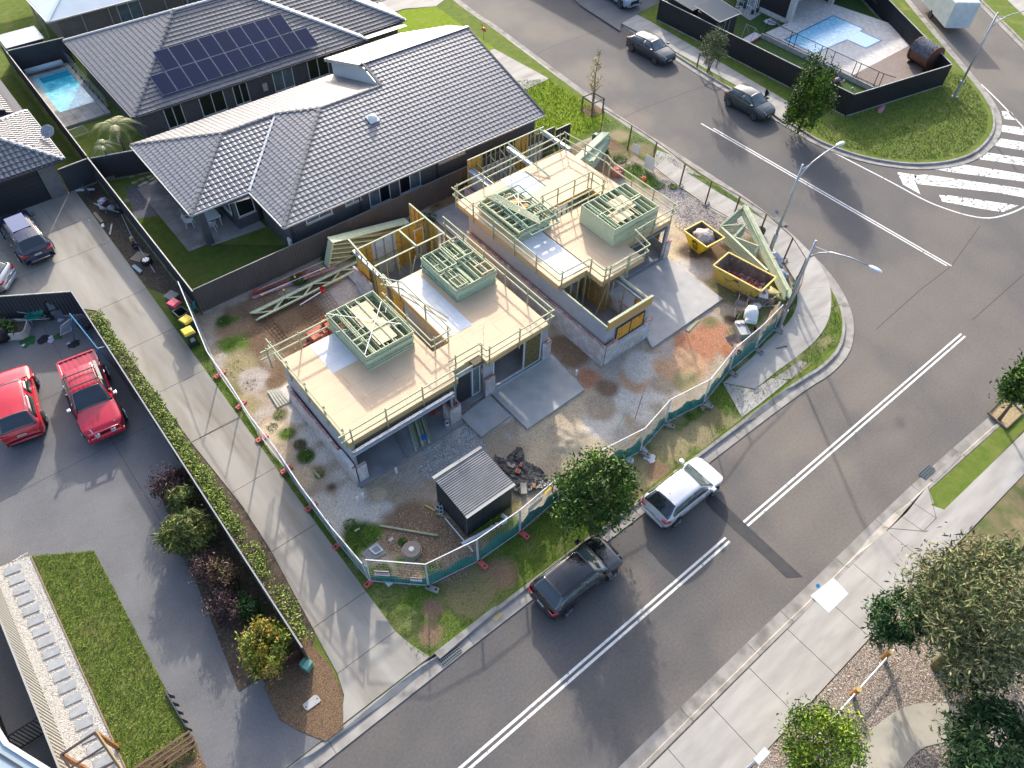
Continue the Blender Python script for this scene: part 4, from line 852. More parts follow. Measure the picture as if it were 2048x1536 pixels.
# ------------------------------------------------------------ left building
b1 = thing('unfinished_house', 'left unfinished house with tan upper floor, garage opening and guard rails', 'house', (12.5, 21, 0))
MB().prism([(6.78, 17.98), (12.75, 17.98), (12.75, 18.75), (18.95, 18.68), (18.95, 30.9), (13.85, 30.9), (13.85, 24.75), (6.78, 24.75)], -.02, .25).build('floor_slab', conc_wet, b1)
brickwork(b1, (6.78, 18.22), (6.78, 24.35), .02, 1.56, 2); brickwork(b1, (6.9, 18.24), (7.38, 18.24), .1, 1.56, 1)
brickwork(b1, (12.15, 18.26), (12.78, 18.26), .02, 1.5, 1, jag=False); brickwork(b1, (12.72, 18.36), (12.72, 18.75), .02, 1.5, 1, jag=False); brickwork(b1, (12.2, 18.4), (12.2, 18.85), .25, 1.4, 1)
brickwork(b1, (14.62, 18.66), (15.22, 18.66), .1, 1.55, 1); brickwork(b1, (18.5, 18.72), (19.05, 18.72), .05, 1.5, 1); brickwork(b1, (19.0, 18.8), (19.0, 20.2), .05, 1.5, 1)
studwall(b1, (7.0, 18.35), (7.0, 24.6), .25, 2.7, infill=[(0, 1, .25, 2.68, wrap_grey, -.06)], mid=False)
studwall(b1, (12.9, 24.6), (7.0, 24.6), .25, 2.7, infill=[(0, 1, .25, 2.68, wrap_grey, .06)], mid=False)
studwall(b1, (12.55, 18.7), (12.55, 24.6), .25, 2.7, infill=[(.2, 1, .25, 2.68, osb, .06)])
studwall(b1, (14.05, 20.7), (14.05, 24.7), .25, 2.7, infill=[(0, 1, .25, 2.68, wrap_white, -.06)])
studwall(b1, (12.55, 20.4), (14.05, 20.4), .25, 2.7, infill=[(0, 1, .25, 2.68, osb, .06)], mid=False)
studwall(b1, (18.8, 18.9), (18.8, 25.9), .25, 2.7, infill=[(0, 1, .25, 2.68, wrap_grey, .06)], mid=False)
blk('lintel_beam', 6.85, 12.35, 18.08, 18.22, 2.5, 2.53, galv_lite, b1); blk('lintel_beam', 6.85, 12.35, 18.20, 18.23, 2.5, 2.76, steel, b1); blk('lintel_beam', 6.85, 12.35, 18.08, 18.22, 2.74, 2.77, steel, b1)
blk('lintel_beam', 6.66, 6.84, 18.25, 19.4, 1.62, 1.64, galv_lite, b1); blk('lintel_beam', 6.64, 6.67, 18.25, 19.4, 1.56, 1.64, galv_lite, b1)
for x in (6.95, 12.3): beam('steel_post', (x, 18.3, .25), (x, 18.3, 2.55), .09, .09, steel, b1)
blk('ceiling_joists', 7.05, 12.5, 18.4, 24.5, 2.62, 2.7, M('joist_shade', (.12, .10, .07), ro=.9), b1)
# door, side light, big opening
blk('door_header', 12.95, 14.65, 18.85, 19.0, 2.5, 2.56, galv_lite, b1); door = blk('door', 13.15, 14.0, 19.03, 19.08, .27, 2.45, M('door_dark', (.035, .036, .04), ro=.5), b1)
h_ = MB().tube([(13.9, 18.98, .8), (13.9, 18.94, .9), (13.9, 18.94, 1.6), (13.9, 18.98, 1.7)], .018, 6).build('handle', chrome, b1); h_.parent = door; h_.matrix_parent_inverse = Matrix.Identity(4); h_.matrix_local = door.matrix_local.inverted() @ Matrix.Identity(4)
window(b1, (14.32, 19.03, 1.35), .5, 2.15, 'x', -1, 0, [glass_l], white, sill=False); blk('wall_wrap', 13.0, 14.7, 19.08, 19.12, .25, 2.7, wrap_grey, b1); blk('wall_wrap', 14.62, 15.25, 18.8, 18.84, .25, 2.7, wrap_grey, b1); blk('wall_wrap', 18.42, 18.9, 18.84, 18.87, .25, 2.7, wrap_grey, b1)
for a, b_, z0, z1 in ((15.22, 18.42, .25, .33), (15.22, 18.42, 2.5, 2.58)): blk('opening_frame', a, b_, 18.74, 18.84, z0, z1, galv_lite, b1)
for x in (15.24, 17.25, 18.38): beam('opening_frame', (x, 18.79, .33), (x, 18.79, 2.5), .06, .09, galv_lite, b1, up=(1, 0, 0))
blk('boarded_pane', 17.29, 18.34, 18.77, 18.80, .36, 2.48, M('osb_stained', (.20, .15, .05), (.07, .05, .02), s=5, rough=.8, st=(3, 1, 1)), b1)
blk('sill_strip', 15.2, 18.5, 18.64, 18.74, .16, .25, M('sill_blue', (.42, .46, .50), ro=.6), b1)
# upper floor
dk1 = [(6.92, 18.5), (12.85, 18.5), (12.95, 19.1), (14.6, 19.1), (14.6, 18.5), (18.63, 18.6), (18.63, 25.84), (13.93, 25.84), (13.9, 20.62), (12.92, 20.62), (12.9, 24.66), (6.92, 24.66)]
for (x0, x1, y0, y1) in ((6.92, 12.9, 18.5, 24.66), (12.9, 14.6, 19.1, 20.62), (14.6, 18.63, 18.55, 20.62), (13.9, 18.63, 20.62, 25.84)): rects('floor_sheet', x0, x1, y0, y1, 3.0, .022, floor_tan, b1)
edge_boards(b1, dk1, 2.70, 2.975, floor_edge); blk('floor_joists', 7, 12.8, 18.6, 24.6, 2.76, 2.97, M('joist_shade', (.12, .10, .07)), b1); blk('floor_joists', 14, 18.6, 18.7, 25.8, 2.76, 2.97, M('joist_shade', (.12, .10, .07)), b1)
for (x0, x1, y0, y1) in ((8.46, 11.0, 22.4, 24.64), (13.96, 15.58, 20.9, 25.80)): rects('white_sheet', x0, x1, y0, y1, 3.009, .006, white_sheet, b1, sx=2.4, sy=.6)
# rear wing framing
zt = 2.95
studwall(b1, (14.0, 24.7), (14.0, 29.35), .25, zt, infill=[(.02, .22, .3, 2.6, yellow_wrap, -.06), (.33, .55, .3, 2.6, yellow_wrap, -.06), (.72, .95, .3, 2.6, yellow_wrap, -.06)], mid=False)
studwall(b1, (14.1, 29.35), (18.65, 29.35), .25, zt, infill=[(0, .2, .25, 2.9, yellow_wrap, -.05), (.2, .55, .25, 2.9, wrap_white, -.05), (.55, .82, .25, 2.9, yellow_wrap, -.05), (.82, 1, .25, 1.2, wrap_white, -.05), (.82, 1, 2.5, 2.9, yellow_wrap, -.05)])
studwall(b1, (18.65, 26.0), (18.65, 30.95), .25, zt+.02, sp=.45, infill=[(0, .3, .25, 2.9, yellow_wrap, .06), (.45, 1, .25, 2.9, yellow_wrap, .06)])
studwall(b1, (14.1, 27.6), (18.6, 27.6), .25, zt, sp=.75, mid=False); beam('top_plate', (16.8, 29.3, zt+.05), (16.8, 27.6, zt+.05), .09, .045, tim_pale, b1); beam('top_plate', (14.15, 30.3, zt+.06), (14.0, 28.2, zt+.06), .09, .05, tim_pale, b1)
window(b1, (18.1, 29.3, 1.9), .62, 1.1, 'x', -1, 0, [M('orange_film', (.9, .5, .05), (.8, .3, .03), s=3, rough=.4)], white)
blk('steel_channel', 13.9, 14.08, 27.0, 29.6, 2.62, 2.8, steel, b1); blk('steel_channel', 13.95, 14.2, 23.4, 27.0, 2.62, 2.64, galv_lite, b1); blk('steel_channel', 13.95, 13.97, 23.4, 27.0, 2.62, 2.8, steel, b1); blk('steel_channel', 14.18, 14.2, 23.4, 27.0, 2.62, 2.8, steel, b1)
brickwork(b1, (13.78, 27.6), (13.78, 29.5), .02, 1.9, 1)
for i in range(14):
    x = ru(14.6, 18.3); y = ru(26.2, 29.0); a = ru(0, 3.1); L = ru(.8, 2.0); beam('loose_timber', (x, y, .3+i*.012), (x+L*cos(a)*.4, y+L*sin(a)*.4, .34+i*.012), .09, .04, tim_green, b1)
for (p, q) in (((15.3, 28.9, 2.6), (16.7, 28.2, .4)), ((17.0, 29.1, 2.6), (17.9, 28, .5)), ((15, 26.4, .4), (16.6, 27.4, 2.5)), ((16.1, 26.2, .35), (18.3, 26.8, .6))): beam('brace', p, q, .07, .035, tim_post, b1)
railing('front guard rail of the left unfinished house above the garage opening', [(6.9, 18.40), (12.8, 18.42)], over=.9)
railing('guard rail around the stepped front edge above the dark door of the left house', [(12.95, 19.0), (14.52, 18.98), (14.55, 18.45), (18.7, 18.5)], over=.3)
railing('long side guard rail of the left house next to the brick gap', [(18.72, 18.55), (18.72, 27.6)], over=.2)
railing('left side guard rail of the left house above the bagged brick wall', [(6.83, 25.2), (6.83, 18.5)], over=.2)
railing('rear guard rail of the left house overlooking the dug brown ground', [(6.3, 24.78), (10.0, 24.78)], over=.4, sp=3.5)
railing('guard rail around the narrow stair opening of the left house', [(12.86, 24.6), (12.86, 20.56), (13.96, 20.56), (13.96, 24.7), (13.3, 25.6)], over=.1)
# timber stored in the garage, buckets, bits
def log_pile(label, items, name='timber_pile', cat='timber', group=None):
    t = thing(name, label, cat, items[0][0], 0, group)
    for it in items: beam('board', it[0], it[1], it[2], it[3], it[4], t)
    return t
log_pile('green and pale boards stacked on the garage floor of the left house', [((9.9+k*.13, 18.0+.1*(k % 3), .28+.05*(k % 2)), (10.9+k*.13, 20.5, .3+.05*(k % 2)), .09, .045, [tim_green, tim_teal, tim_stud][k % 3]) for k in range(8)])
tag(MB().tube([(9.35, 17.75, .30), (9.8, 20.0, .32)], .03, 8).build('steel_pipe', steel), 'thin steel pipe sticking out of the garage of the left house', 'pipe')
bk = thing('bucket', 'white bucket on the garage slab near the right pier', 'bucket', (12.0, 18.35, .25)); MB().tube([(12.0, 18.35, .25), (12.0, 18.35, .48)], [.10, .13], 12, cap=False).build('shell', white, bk); MB().tube([(12.0, 18.35, .26), (12.0, 18.35, .27)], .1, 12).build('base', ink, bk)
tag(MB().tube([(10.6, 18.35, .26), (10.6, 18.35, .52)], .12, 8).build('canister', M('plastic_blue', (.02, .15, .5), ro=.4)), 'blue canister beside the boards in the garage', 'canister')
t = thing('brick_pile', 'few red bricks lying on the garage slab of the left house', 'bricks', (11.9, 19.3, .25))
for k in range(6): beam('brick', (11.7+.09*k, 19.2+.02*(k % 2), .30), (11.75+.09*k, 19.42, .30), .075, .1, red_brick, t)
# ------------------------------------------------------------ right building
b2 = thing('unfinished_house', 'right unfinished house with open front room and rear stud wall', 'house', (25, 24, 0))
MB().prism([(20.9, 16.6), (24.35, 16.6), (24.35, 20.3), (30.0, 20.3), (30.3, 32.4), (20.9, 32.4)], -.02, .22).build('floor_slab', conc_wet, b2)
brickwork(b2, (20.84, 16.5), (20.84, 28.3), .02, 1.64, 1); brickwork(b2, (20.95, 16.52), (21.75, 16.52), .02, 1.6, 1); brickwork(b2, (21.76, 16.52), (23.86, 16.52), .02, 1.14, 0); brickwork(b2, (23.87, 16.52), (24.40, 16.52), .02, 1.55, 1); brickwork(b2, (24.42, 16.6), (24.42, 19.0), .02, .9, 1); brickwork(b2, (29.62, 20.36), (30.05, 20.36), .02, 1.5, 1)
blk('window_sill', 21.72, 23.9, 16.4, 16.62, 1.14, 1.2, galv_lite, b2)
studwall(b2, (21.05, 16.75), (21.05, 28.3), .22, 2.68, infill=[(0, 1, .22, 2.66, wrap_grey, -.06)], mid=False)
blk('wall_wrap', 20.99, 21.7, 16.74, 16.77, .22, 2.4, wrap_grey, b2); blk('wall_wrap', 23.9, 24.25, 16.74, 16.77, .22, 2.4, wrap_grey, b2); blk('wall_wrap', 21.7, 23.9, 16.74, 16.77, 2.25, 2.4, wrap_grey, b2); blk('wall_wrap', 21.7, 23.9, 16.74, 16.77, .22, 1.15, wrap_grey, b2)
blk('osb_beam', 21.1, 24.35, 16.72, 16.83, 2.38, 2.96, osb, b2); blk('osb_beam_top', 21.1, 24.35, 16.70, 16.85, 2.965, 2.99, tim_pale, b2)
orange_board = M('orange_board', (.68, .28, .02), (.55, .30, .04), s=4, c3=(.06, .03, .01), s3=7, lo3=.6, hi3=.64, rough=.5, st=(1.5, 1, .5))
window(b2, (22.8, 16.68, 1.72), 2.1, 1.02, 'x', -1, 1, [orange_board], M('window_frame_black', (.03, .03, .035), ro=.4), sill=False)
studwall(b2, (24.15, 16.85), (24.15, 20.2), .22, 2.42, sp=.8, infill=[(0, .25, .22, 2.4, yellow_wrap, .05), (.3, .95, .22, 1.0, wrap_white, .05)], mid=False)
blk('steel_channel', 23.95, 24.2, 16.9, 20.3, 2.46, 2.48, steel, b2); blk('steel_channel', 23.94, 23.96, 16.9, 20.3, 2.46, 2.62, steel, b2); blk('steel_channel', 24.2, 24.22, 16.9, 20.3, 2.46, 2.62, steel, b2); beam('top_plate', (24.3, 16.9, 2.64), (24.3, 20.3, 2.64), .08, .05, tim_pale, b2)
studwall(b2, (21.2, 20.3), (22.9, 20.3), .22, 2.68, mid=False, mat=tim_green); studwall(b2, (23.6, 19.2), (23.6, 21.5), .22, 2.68, sp=.4, infill=[(0, 1, .22, 2.6, osb, .05)])
beam('prop', (23.7, 19.3, 2.5), (22.3, 18.9, .3), .05, .03, tim_post, b2)
for a, b_, z0, z1 in ((24.5, 29.55, .22, .3), (26.0, 29.55, 2.5, 2.58)): blk('opening_frame', a, b_, 20.42, 20.54, z0, z1, M('frame_blue_grey', (.19, .22, .26), ro=.4), b2)
for x in (24.5, 29.5): beam('opening_frame', (x, 20.48, .3), (x, 20.48, 2.5), .1, .12, M('frame_blue_grey', (.19, .22, .26)), b2, up=(1, 0, 0))
blk('wall_wrap', 26.0, 30.0, 20.6, 20.64, 2.5, 2.72, wrap_grey, b2); blk('wall_wrap', 29.58, 30.0, 20.6, 20.64, .22, 2.7, wrap_grey, b2); studwall(b2, (29.9, 20.6), (29.9, 29.6), .22, 2.7, infill=[(0, 1, .22, .9, wrap_grey, .06), (.2, 1, .9, 2.66, wrap_grey, .06)], mid=False)
window(b2, (29.84, 21.7, 1.65), 1.3, 1.3, 'y', -1, 0, [orange_board], white, sill=False); beam('prop', (26.6, 20.45, .25), (26.6, 20.45, 2.7), .06, .06, tim_pale, b2)
dk2 = [(20.88, 20.33), (22.9, 20.33), (22.9, 19.15), (26.1, 19.15), (26.1, 20.5), (29.66, 20.5), (29.7, 25.8), (29.5, 29.65), (20.9, 29.4)]
for (x0, x1, y0, y1) in ((20.88, 24.3, 20.33, 29.4), (22.9, 26.1, 19.15, 20.33), (24.3, 29.66, 20.5, 24.6), (24.3, 26.1, 20.33, 20.5), (28.1, 29.66, 24.6, 25.6), (24.3, 29.6, 25.6, 29.5)): rects('floor_sheet', x0, x1, y0, y1, 3.0, .022, floor_tan, b2)
edge_boards(b2, dk2, 2.70, 2.975, floor_edge); edge_boards(b2, [(24.3, 24.6), (28.1, 24.6), (28.1, 25.6), (24.3, 25.6)], 2.70, 2.975, osb)
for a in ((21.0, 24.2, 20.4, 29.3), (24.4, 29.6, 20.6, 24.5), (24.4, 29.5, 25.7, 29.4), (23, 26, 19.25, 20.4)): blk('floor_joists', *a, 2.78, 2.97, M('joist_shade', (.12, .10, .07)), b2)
for (x0, x1, y0, y1) in ((24.3, 26.05, 27.35, 29.42), (21.4, 23.1, 20.5, 24.6)): rects('white_sheet', x0, x1, y0, y1, 3.009, .006, white_sheet, b2, sx=2.4, sy=.6)
beam('steel_angle', (26.08, 29.3, 3.02), (26.08, 27.35, 3.02), .03, .03, ink, b2); beam('steel_angle', (23.14, 24.4, 3.02), (23.14, 20.4, 3.02), .03, .03, rust, b2)
for k in range(9): beam('stud', (24.5+.42*k, 24.7+.06*(k % 2), .25), (24.5+.42*k, 24.72, 2.6), .04, .09, tim_stud, b2); beam('stud', (24.6+.4*k, 25.5, .25), (24.6+.4*k, 25.5, 2.6), .04, .09, tim_stud, b2)
for k in range(5): beam('brace', (24.6+.7*k, 24.8, 2.3+.1*(k % 2)), (25.3+.7*k, 25.3, 2.2-.2*(k % 2)), .1, .04, tim_green, b2)
beam('top_plate', (24.4, 25.0, 2.5), (28.0, 25.05, 2.5), .2, .045, tim_pale, b2)
studwall(b2, (24.0, 32.35), (30.3, 32.35), .22, 2.95, sp=.35, infill=[(0, .19, .22, 2.9, yellow_wrap, -.05), (.19, .62, .3, 1.9, wrap_white, -.05), (.62, .8, .22, 2.9, yellow_wrap, -.05), (.8, 1, .22, 1.9, wrap_white, -.05)])
studwall(b2, (24.05, 29.7), (24.05, 32.3), .22, 2.2, infill=[(.1, .9, .22, 2.1, wrap_grey, -.05)], mid=False)
blk('steel_channel', 23.95, 24.25, 29.6, 32.3, 2.24, 2.27, galv_lite, b2); blk('steel_channel', 24.23, 24.25, 29.6, 32.3, 2.24, 2.45, steel, b2); blk('steel_channel', 27.1, 27.3, 29.6, 32.3, 2.45, 2.7, galv_lite, b2); blk('steel_channel', 30.1, 30.3, 29.7, 32.3, 2.5, 2.75, galv_lite, b2)
brickwork(b2, (30.2, 30.2), (30.2, 31.0), .05, 1.5, 1); brickwork(b2, (23.7, 30.1), (23.7, 32.3), .05, 1.3, 1)
for (p, q, m) in (((26.6, 32.3, 2.7), (27.3, 29.9, .6), tim_post), ((25.6, 32.2, 2.8), (26.6, 30, .6), tim_post), ((29.7, 32.2, 3.1), (31.0, 29.6, 2.2), tim_teal), ((26.4, 31.4, 3.75), (26.85, 27.8, 3.06), tim_teal), ((24.6, 32.2, 2.6), (25.8, 30.6, .5), tim_post)): beam('brace', p, q, .09, .04, m, b2)
railing('rear guard rail of the right house in front of the tall stud wall', [(20.95, 29.55), (29.55, 29.85)], over=.2)
railing('left guard rail of the right house above the long bagged brick wall', [(20.8, 29.45), (20.8, 20.25), (22.85, 20.2), (22.85, 19.1), (24.9, 19.05)], over=.2)
railing('front guard rail of the right house over the wide concrete pad', [(23.1, 19.02), (26.15, 19.02), (26.4, 20.35), (27.4, 20.38)], over=.3)
railing('right guard rail of the right house beside the gravel and skips', [(27.9, 20.38), (29.85, 20.4), (29.9, 25.7), (30.1, 26.3), (29.75, 29.8)], over=.2)
railing('guard rail around the stair opening of the right house', [(24.25, 24.5), (28.2, 24.5), (28.2, 25.72), (24.25, 25.72)], closed=True, sp=1.9)

# ------------------------------------------------------------ stacks of wall frames
def wall_frame(label, x0, x1, y0, y1, z, th, mat, nst, ax='x', rot=0, grp=None, extra=None, dep=None):
    """a timber wall frame lying flat: plates along one pair of sides, studs between"""
    cx, cy = (x0+x1)/2, (y0+y1)/2; t = thing('wall_frame', label, 'wall frame', (cx, cy, z), rot, grp); M4 = WM[t.name]; hx, hy = (x1-x0)/2, (y1-y0)/2; h = dep or th-.006
    def bm_(n, a, b_, w=.045): beam(n, M4 @ Vc((a[0], a[1], h/2)), M4 @ Vc((b_[0], b_[1], h/2)), w, h, mat, t)
    if ax == 'x':
        bm_('plate', (-hx, -hy), (hx, -hy)); bm_('plate', (-hx, hy), (hx, hy))
        for k in range(nst): u = -hx+.025+(2*hx-.05)*k/(nst-1); bm_('stud', (u, -hy+.023), (u, hy-.023))
    else:
        bm_('plate', (-hx, -hy), (-hx, hy)); bm_('plate', (hx, -hy), (hx, hy))
        for k in range(nst): u = -hy+.025+(2*hy-.05)*k/(nst-1); bm_('stud', (-hx+.023, u), (hx-.023, u))
    for e in extra or []: bm_(*e)
    return t, M4, h
def stack(where, x0, x1, y0, y1, z, n, th, mats, ax, nst, grp, top_label, jit=.05, last=None):
    for k in range(n):
        j = [ru(-jit, jit) for _ in range(4)]; lab = 'green timber wall frame within the stack '+where if k < n-1 else top_label; m = mats[k % len(mats)] if k < n-1 else mats[-1]
        nn = nst+random.randint(-1, 2); W = (x1-x0); H = (y1-y0); c = random.random() < .25
        if last and k >= n-len(last):
            pass
        ex = []
        if random.random() < .5:
            u = ru(-.25, .25)*(H if ax == 'x' else W); ex = [('noggin', (-W/2+.05, u), (W/2-.05, u)) if ax == 'x' else ('noggin', (u, -H/2+.05), (u, H/2-.05))]
        t, M4, h = wall_frame(lab, x0+j[0], x1+j[1]-(.5*W if False else 0), y0+j[2], y1+j[3], z+k*th, th, m, nn if k else nst, ax, ru(-.012, .012), grp, ex)
    return t, M4, h
s1, m1, h1 = stack('on the tan floor of the left house nearest the front', 9.82, 12.45, 21.5, 25.0, 3.01, 11, .095, [tim_green, tim_teal, tim_green], 'x', 5, 'frames stacked at the front of the left floor', 'topmost green wall frame with white crossed straps, first stack of the left house')
def strap(par, a, b_, zz, w=.035): beam('strap', (a[0], a[1], zz), (b_[0], b_[1], zz), w, .006, white, par)
zt1 = 3.01+11*.095+.008
strap(s1, (9.85, 21.6), (12.4, 24.1), zt1); strap(s1, (9.85, 25.0), (12.3, 22.2), zt1+.007)
for k in range(7): a = ru(0, 6); x = ru(10, 12.2); y = ru(21.7, 24.6); strap(s1, (x, y), (x+.5*cos(a), y+.5*sin(a)), zt1-.06, .02)
t = thing('plywood_sheet', 'stepped pale plywood offcuts lying in the top frame of the first stack', 'plywood', (11.2, 23.3, zt1-.09))
for k in range(4): blk('sheet', 10.75+.12*(k % 2), 11.75+.15*(k % 2), 21.75+k*.72, 22.5+k*.72, zt1-.08-.004*k, zt1-.055-.004*k, osb_pale, t)
s2, m2, h2 = stack('beside the white sheet at the back of the left house floor', 15.9, 18.45, 22.6, 25.75, 3.01, 9, .095, [tim_teal, tim_green, tim_teal, tim_green], 'x', 7, 'frames stacked at the back of the left floor', 'topmost green wall frame of the second stack with small square trimmers')
zt2 = 3.01+9*.095
for (x0, x1, y0, y1, m) in ((15.95, 17.1, 24.2, 25.7, tim_green), (17.2, 18.4, 24.4, 25.9, tim_green), (17.6, 18.4, 22.7, 23.4, osb_pale), (16.0, 16.7, 22.7, 23.4, tim_pale)): wall_frame('small square timber frame on top of the second stack, '+('pale at the outer corner' if m is osb_pale else 'yellowish at the inner corner' if m is tim_pale else 'larger one near the opening' if x0 < 16 else 'larger one near the outer rail'), x0, x1, y0, y1, zt2+.01, .09, m, 3, 'x')
s3, m3, h3 = stack('on the right house floor beside its left rail', 21.45, 23.7, 24.3, 27.9, 3.01, 8, .095, [tim_pale, tim_teal, tim_green], 'y', 7, 'frames stacked on the left of the right floor', 'top frame of the leaning stack on the right house floor', jit=.12)
zt3 = 3.01+8*.095
wall_frame('teal ladder frame sliding off the leaning stack of the right house', 22.1, 24.0, 24.1, 27.6, zt3+.02, .1, tim_teal, 6, 'y', -.05); wall_frame('second teal frame overhanging the leaning stack on the right house', 21.9, 23.9, 23.7, 26.2, zt3-.12, .09, tim_teal, 4, 'x', -.03)
for k in range(6): beam('plate', (21.9+.1*k, 27.9-.05*k, zt3+.04+.02*k), (22.7+.06*k, 24.0+.1*k, zt3+.1), .045, .08, [tim_pale, tim_green][k % 2], s3)
sp_ = thing('osb_sheet', 'brown board seen inside the leaning stack of frames', 'board', (22.9, 26.3, zt3+.05)); blk('sheet', 22.6, 23.4, 25.7, 26.9, zt3+.01, zt3+.03, osb, sp_)
for q in (((22.5, 25.6), (23.5, 26.9)), ((22.4, 26.8), (23.5, 25.9)), ((22.9, 25.5), (23.2, 27.0))): strap(sp_, q[0], q[1], zt3+.13, .03)
s4, m4, h4 = stack('of closed green frames near the front of the right house floor', 25.35, 28.8, 20.85, 23.55, 3.01, 12, .1, [tim_green], 'x', 9, 'frames stacked at the front of the right floor', 'topmost green wall frame of the tall square stack on the right house', jit=.012)
zt4 = 3.01+12*.1
for k, q in enumerate(((25.9, 27.2, 21.2, 22.0), (26.6, 28.0, 21.7, 22.9))): 
    t = thing('plywood_sheet', ['small pale plywood sheet at the near end of the tall square stack', 'larger pale plywood sheet in the middle of the tall square stack'][k], 'plywood', (q[0], q[2], zt4)); blk('sheet', *q, zt4-.06, zt4-.03, osb_pale, t)
for k in range(5): beam('brace', (25.5+.6*k, 20.95, zt4+.02), (25.6+.6*k, 23.4, zt4+.02), .045, .03, [tim_teal, tim_pale][k % 2], s4)
beam('brace', (25.7, 21.9, zt4+.05), (28.6, 22.1, zt4+.05), .07, .035, tim_pale, s4)
txt('lettering', 'GF.', .42, frame4((27.2, 20.835, 3.95), (1, 0, 0), (0, -1, 0)), ink, s4); txt('lettering', 'S.F.D', .42, frame4((26.9, 20.835, 3.5), (1, 0, 0), (0, -1, 0)), ink, s4)
b = MB()
b.box(25.33, 28.8, 20.838, 20.85, 3.02, 3.02+1.18); b.box(25.335, 25.35, 20.85, 23.5, 3.02, 4.18); b.build('side_boards', tim_green, s4)
for k, (p, q) in enumerate((((14.9, 22.0), (14.2, 25.4)), ((14.7, 21.9), (14.0, 24.9)))): log_pile(['pale loose batten on the white sheet near the stair rail', 'second loose batten on the white sheet nearer the stair opening'][k], [((p[0], p[1], 3.03), (q[0], q[1], 3.03), .05, .03, osb_pale)], 'batten', 'batten')
# ================================================================ THINGS ON THE SITE
ORD = 'first second third fourth fifth sixth seventh eighth ninth tenth eleventh twelfth thirteenth fourteenth fifteenth sixteenth'.split()
shed_m = M('shed_steel', (.028, .032, .036), (.036, .04, .045), s=2, rough=.5); shed_roof = M('shed_roof_steel', (.17, .175, .18), (.21, .21, .21), s=2, rough=.4, metal=.25, c3=(.28, .27, .26), s3=1.2, lo3=.55, hi3=.8)
sh0 = at(933.7, 1074); shx, shy = sh0.x+.03, sh0.y
sh = thing('tool_shed', 'dark steel site shed with ribbed grey roof beside the black plastic sheet', 'shed', (shx, shy, 0))
SW, SL = 2.5, 2.2
def ribwall(par, x0, y0, x1, y1, z0, z1a, z1b, mat, name='wall', pitch=.13, dep=.02):
    a = Vc((x0, y0, 0)); c = Vc((x1, y1, 0)); L = (c-a).length; d = (c-a)/L; n_ = Vc((d.y, -d.x, 0)); b = MB(); k = int(L/pitch); vs = []; P = []
    for i in range(k): t = i*pitch; P += [(t, 0), (t+pitch*.5, 0), (t+pitch*.55, dep), (t+pitch*.95, dep)]
    P.append((L, 0)); n = len(P)
    vs = [a+d*t+n_*o+Vc((0, 0, z0)) for t, o in P]+[a+d*t+n_*o+Vc((0, 0, z1a+(z1b-z1a)*t/L)) for t, o in P]
    b.add(vs, [(i, i+1, n+i+1, n+i) for i in range(n-1)]); return b.build(name, mat, par)
ribwall(sh, shx, shy, shx+SW, shy, 0, 1.88, 1.88, shed_m); ribwall(sh, shx, shy+SL, shx, shy, 0, 2.02, 1.88, shed_m); ribwall(sh, shx+SW, shy, shx+SW, shy+SL, 0, 1.88, 2.02, shed_m); ribwall(sh, shx+SW, shy+SL, shx, shy+SL, 0, 2.02, 2.02, shed_m)
for x, y in ((0, 0), (SW, 0), (0, SL), (SW, SL)): beam('corner_post', (shx+x, shy+y, 0), (shx+x, shy+y, 1.9), .05, .05, M('shed_trim', (.07, .075, .08), ro=.5), sh)
b = MB(); n = 22; vs = []
for i in range(n*2+1):
    y = shy-.1+(SL+.22)*i/(n*2); z_ = 1.9+.14*(i/(n*2))+(.035 if i % 2 else 0); vs += [(shx-.08, y, z_), (shx+SW+.08, y, z_)]
b.add(vs, [(2*i, 2*i+1, 2*i+3, 2*i+2) for i in range(n*2)]); b.build('roof', shed_roof, sh)
beam('roof_trim', (shx-.09, shy+SL+.1, 2.08), (shx+SW+.09, shy+SL+.1, 2.08), .16, .02, M('trim_grey', (.33, .33, .32), ro=.5), sh); beam('roof_trim', (shx-.09, shy-.1, 1.92), (shx+SW+.09, shy-.1, 1.92), .12, .03, M('trim_grey', (.33, .33, .32)), sh)
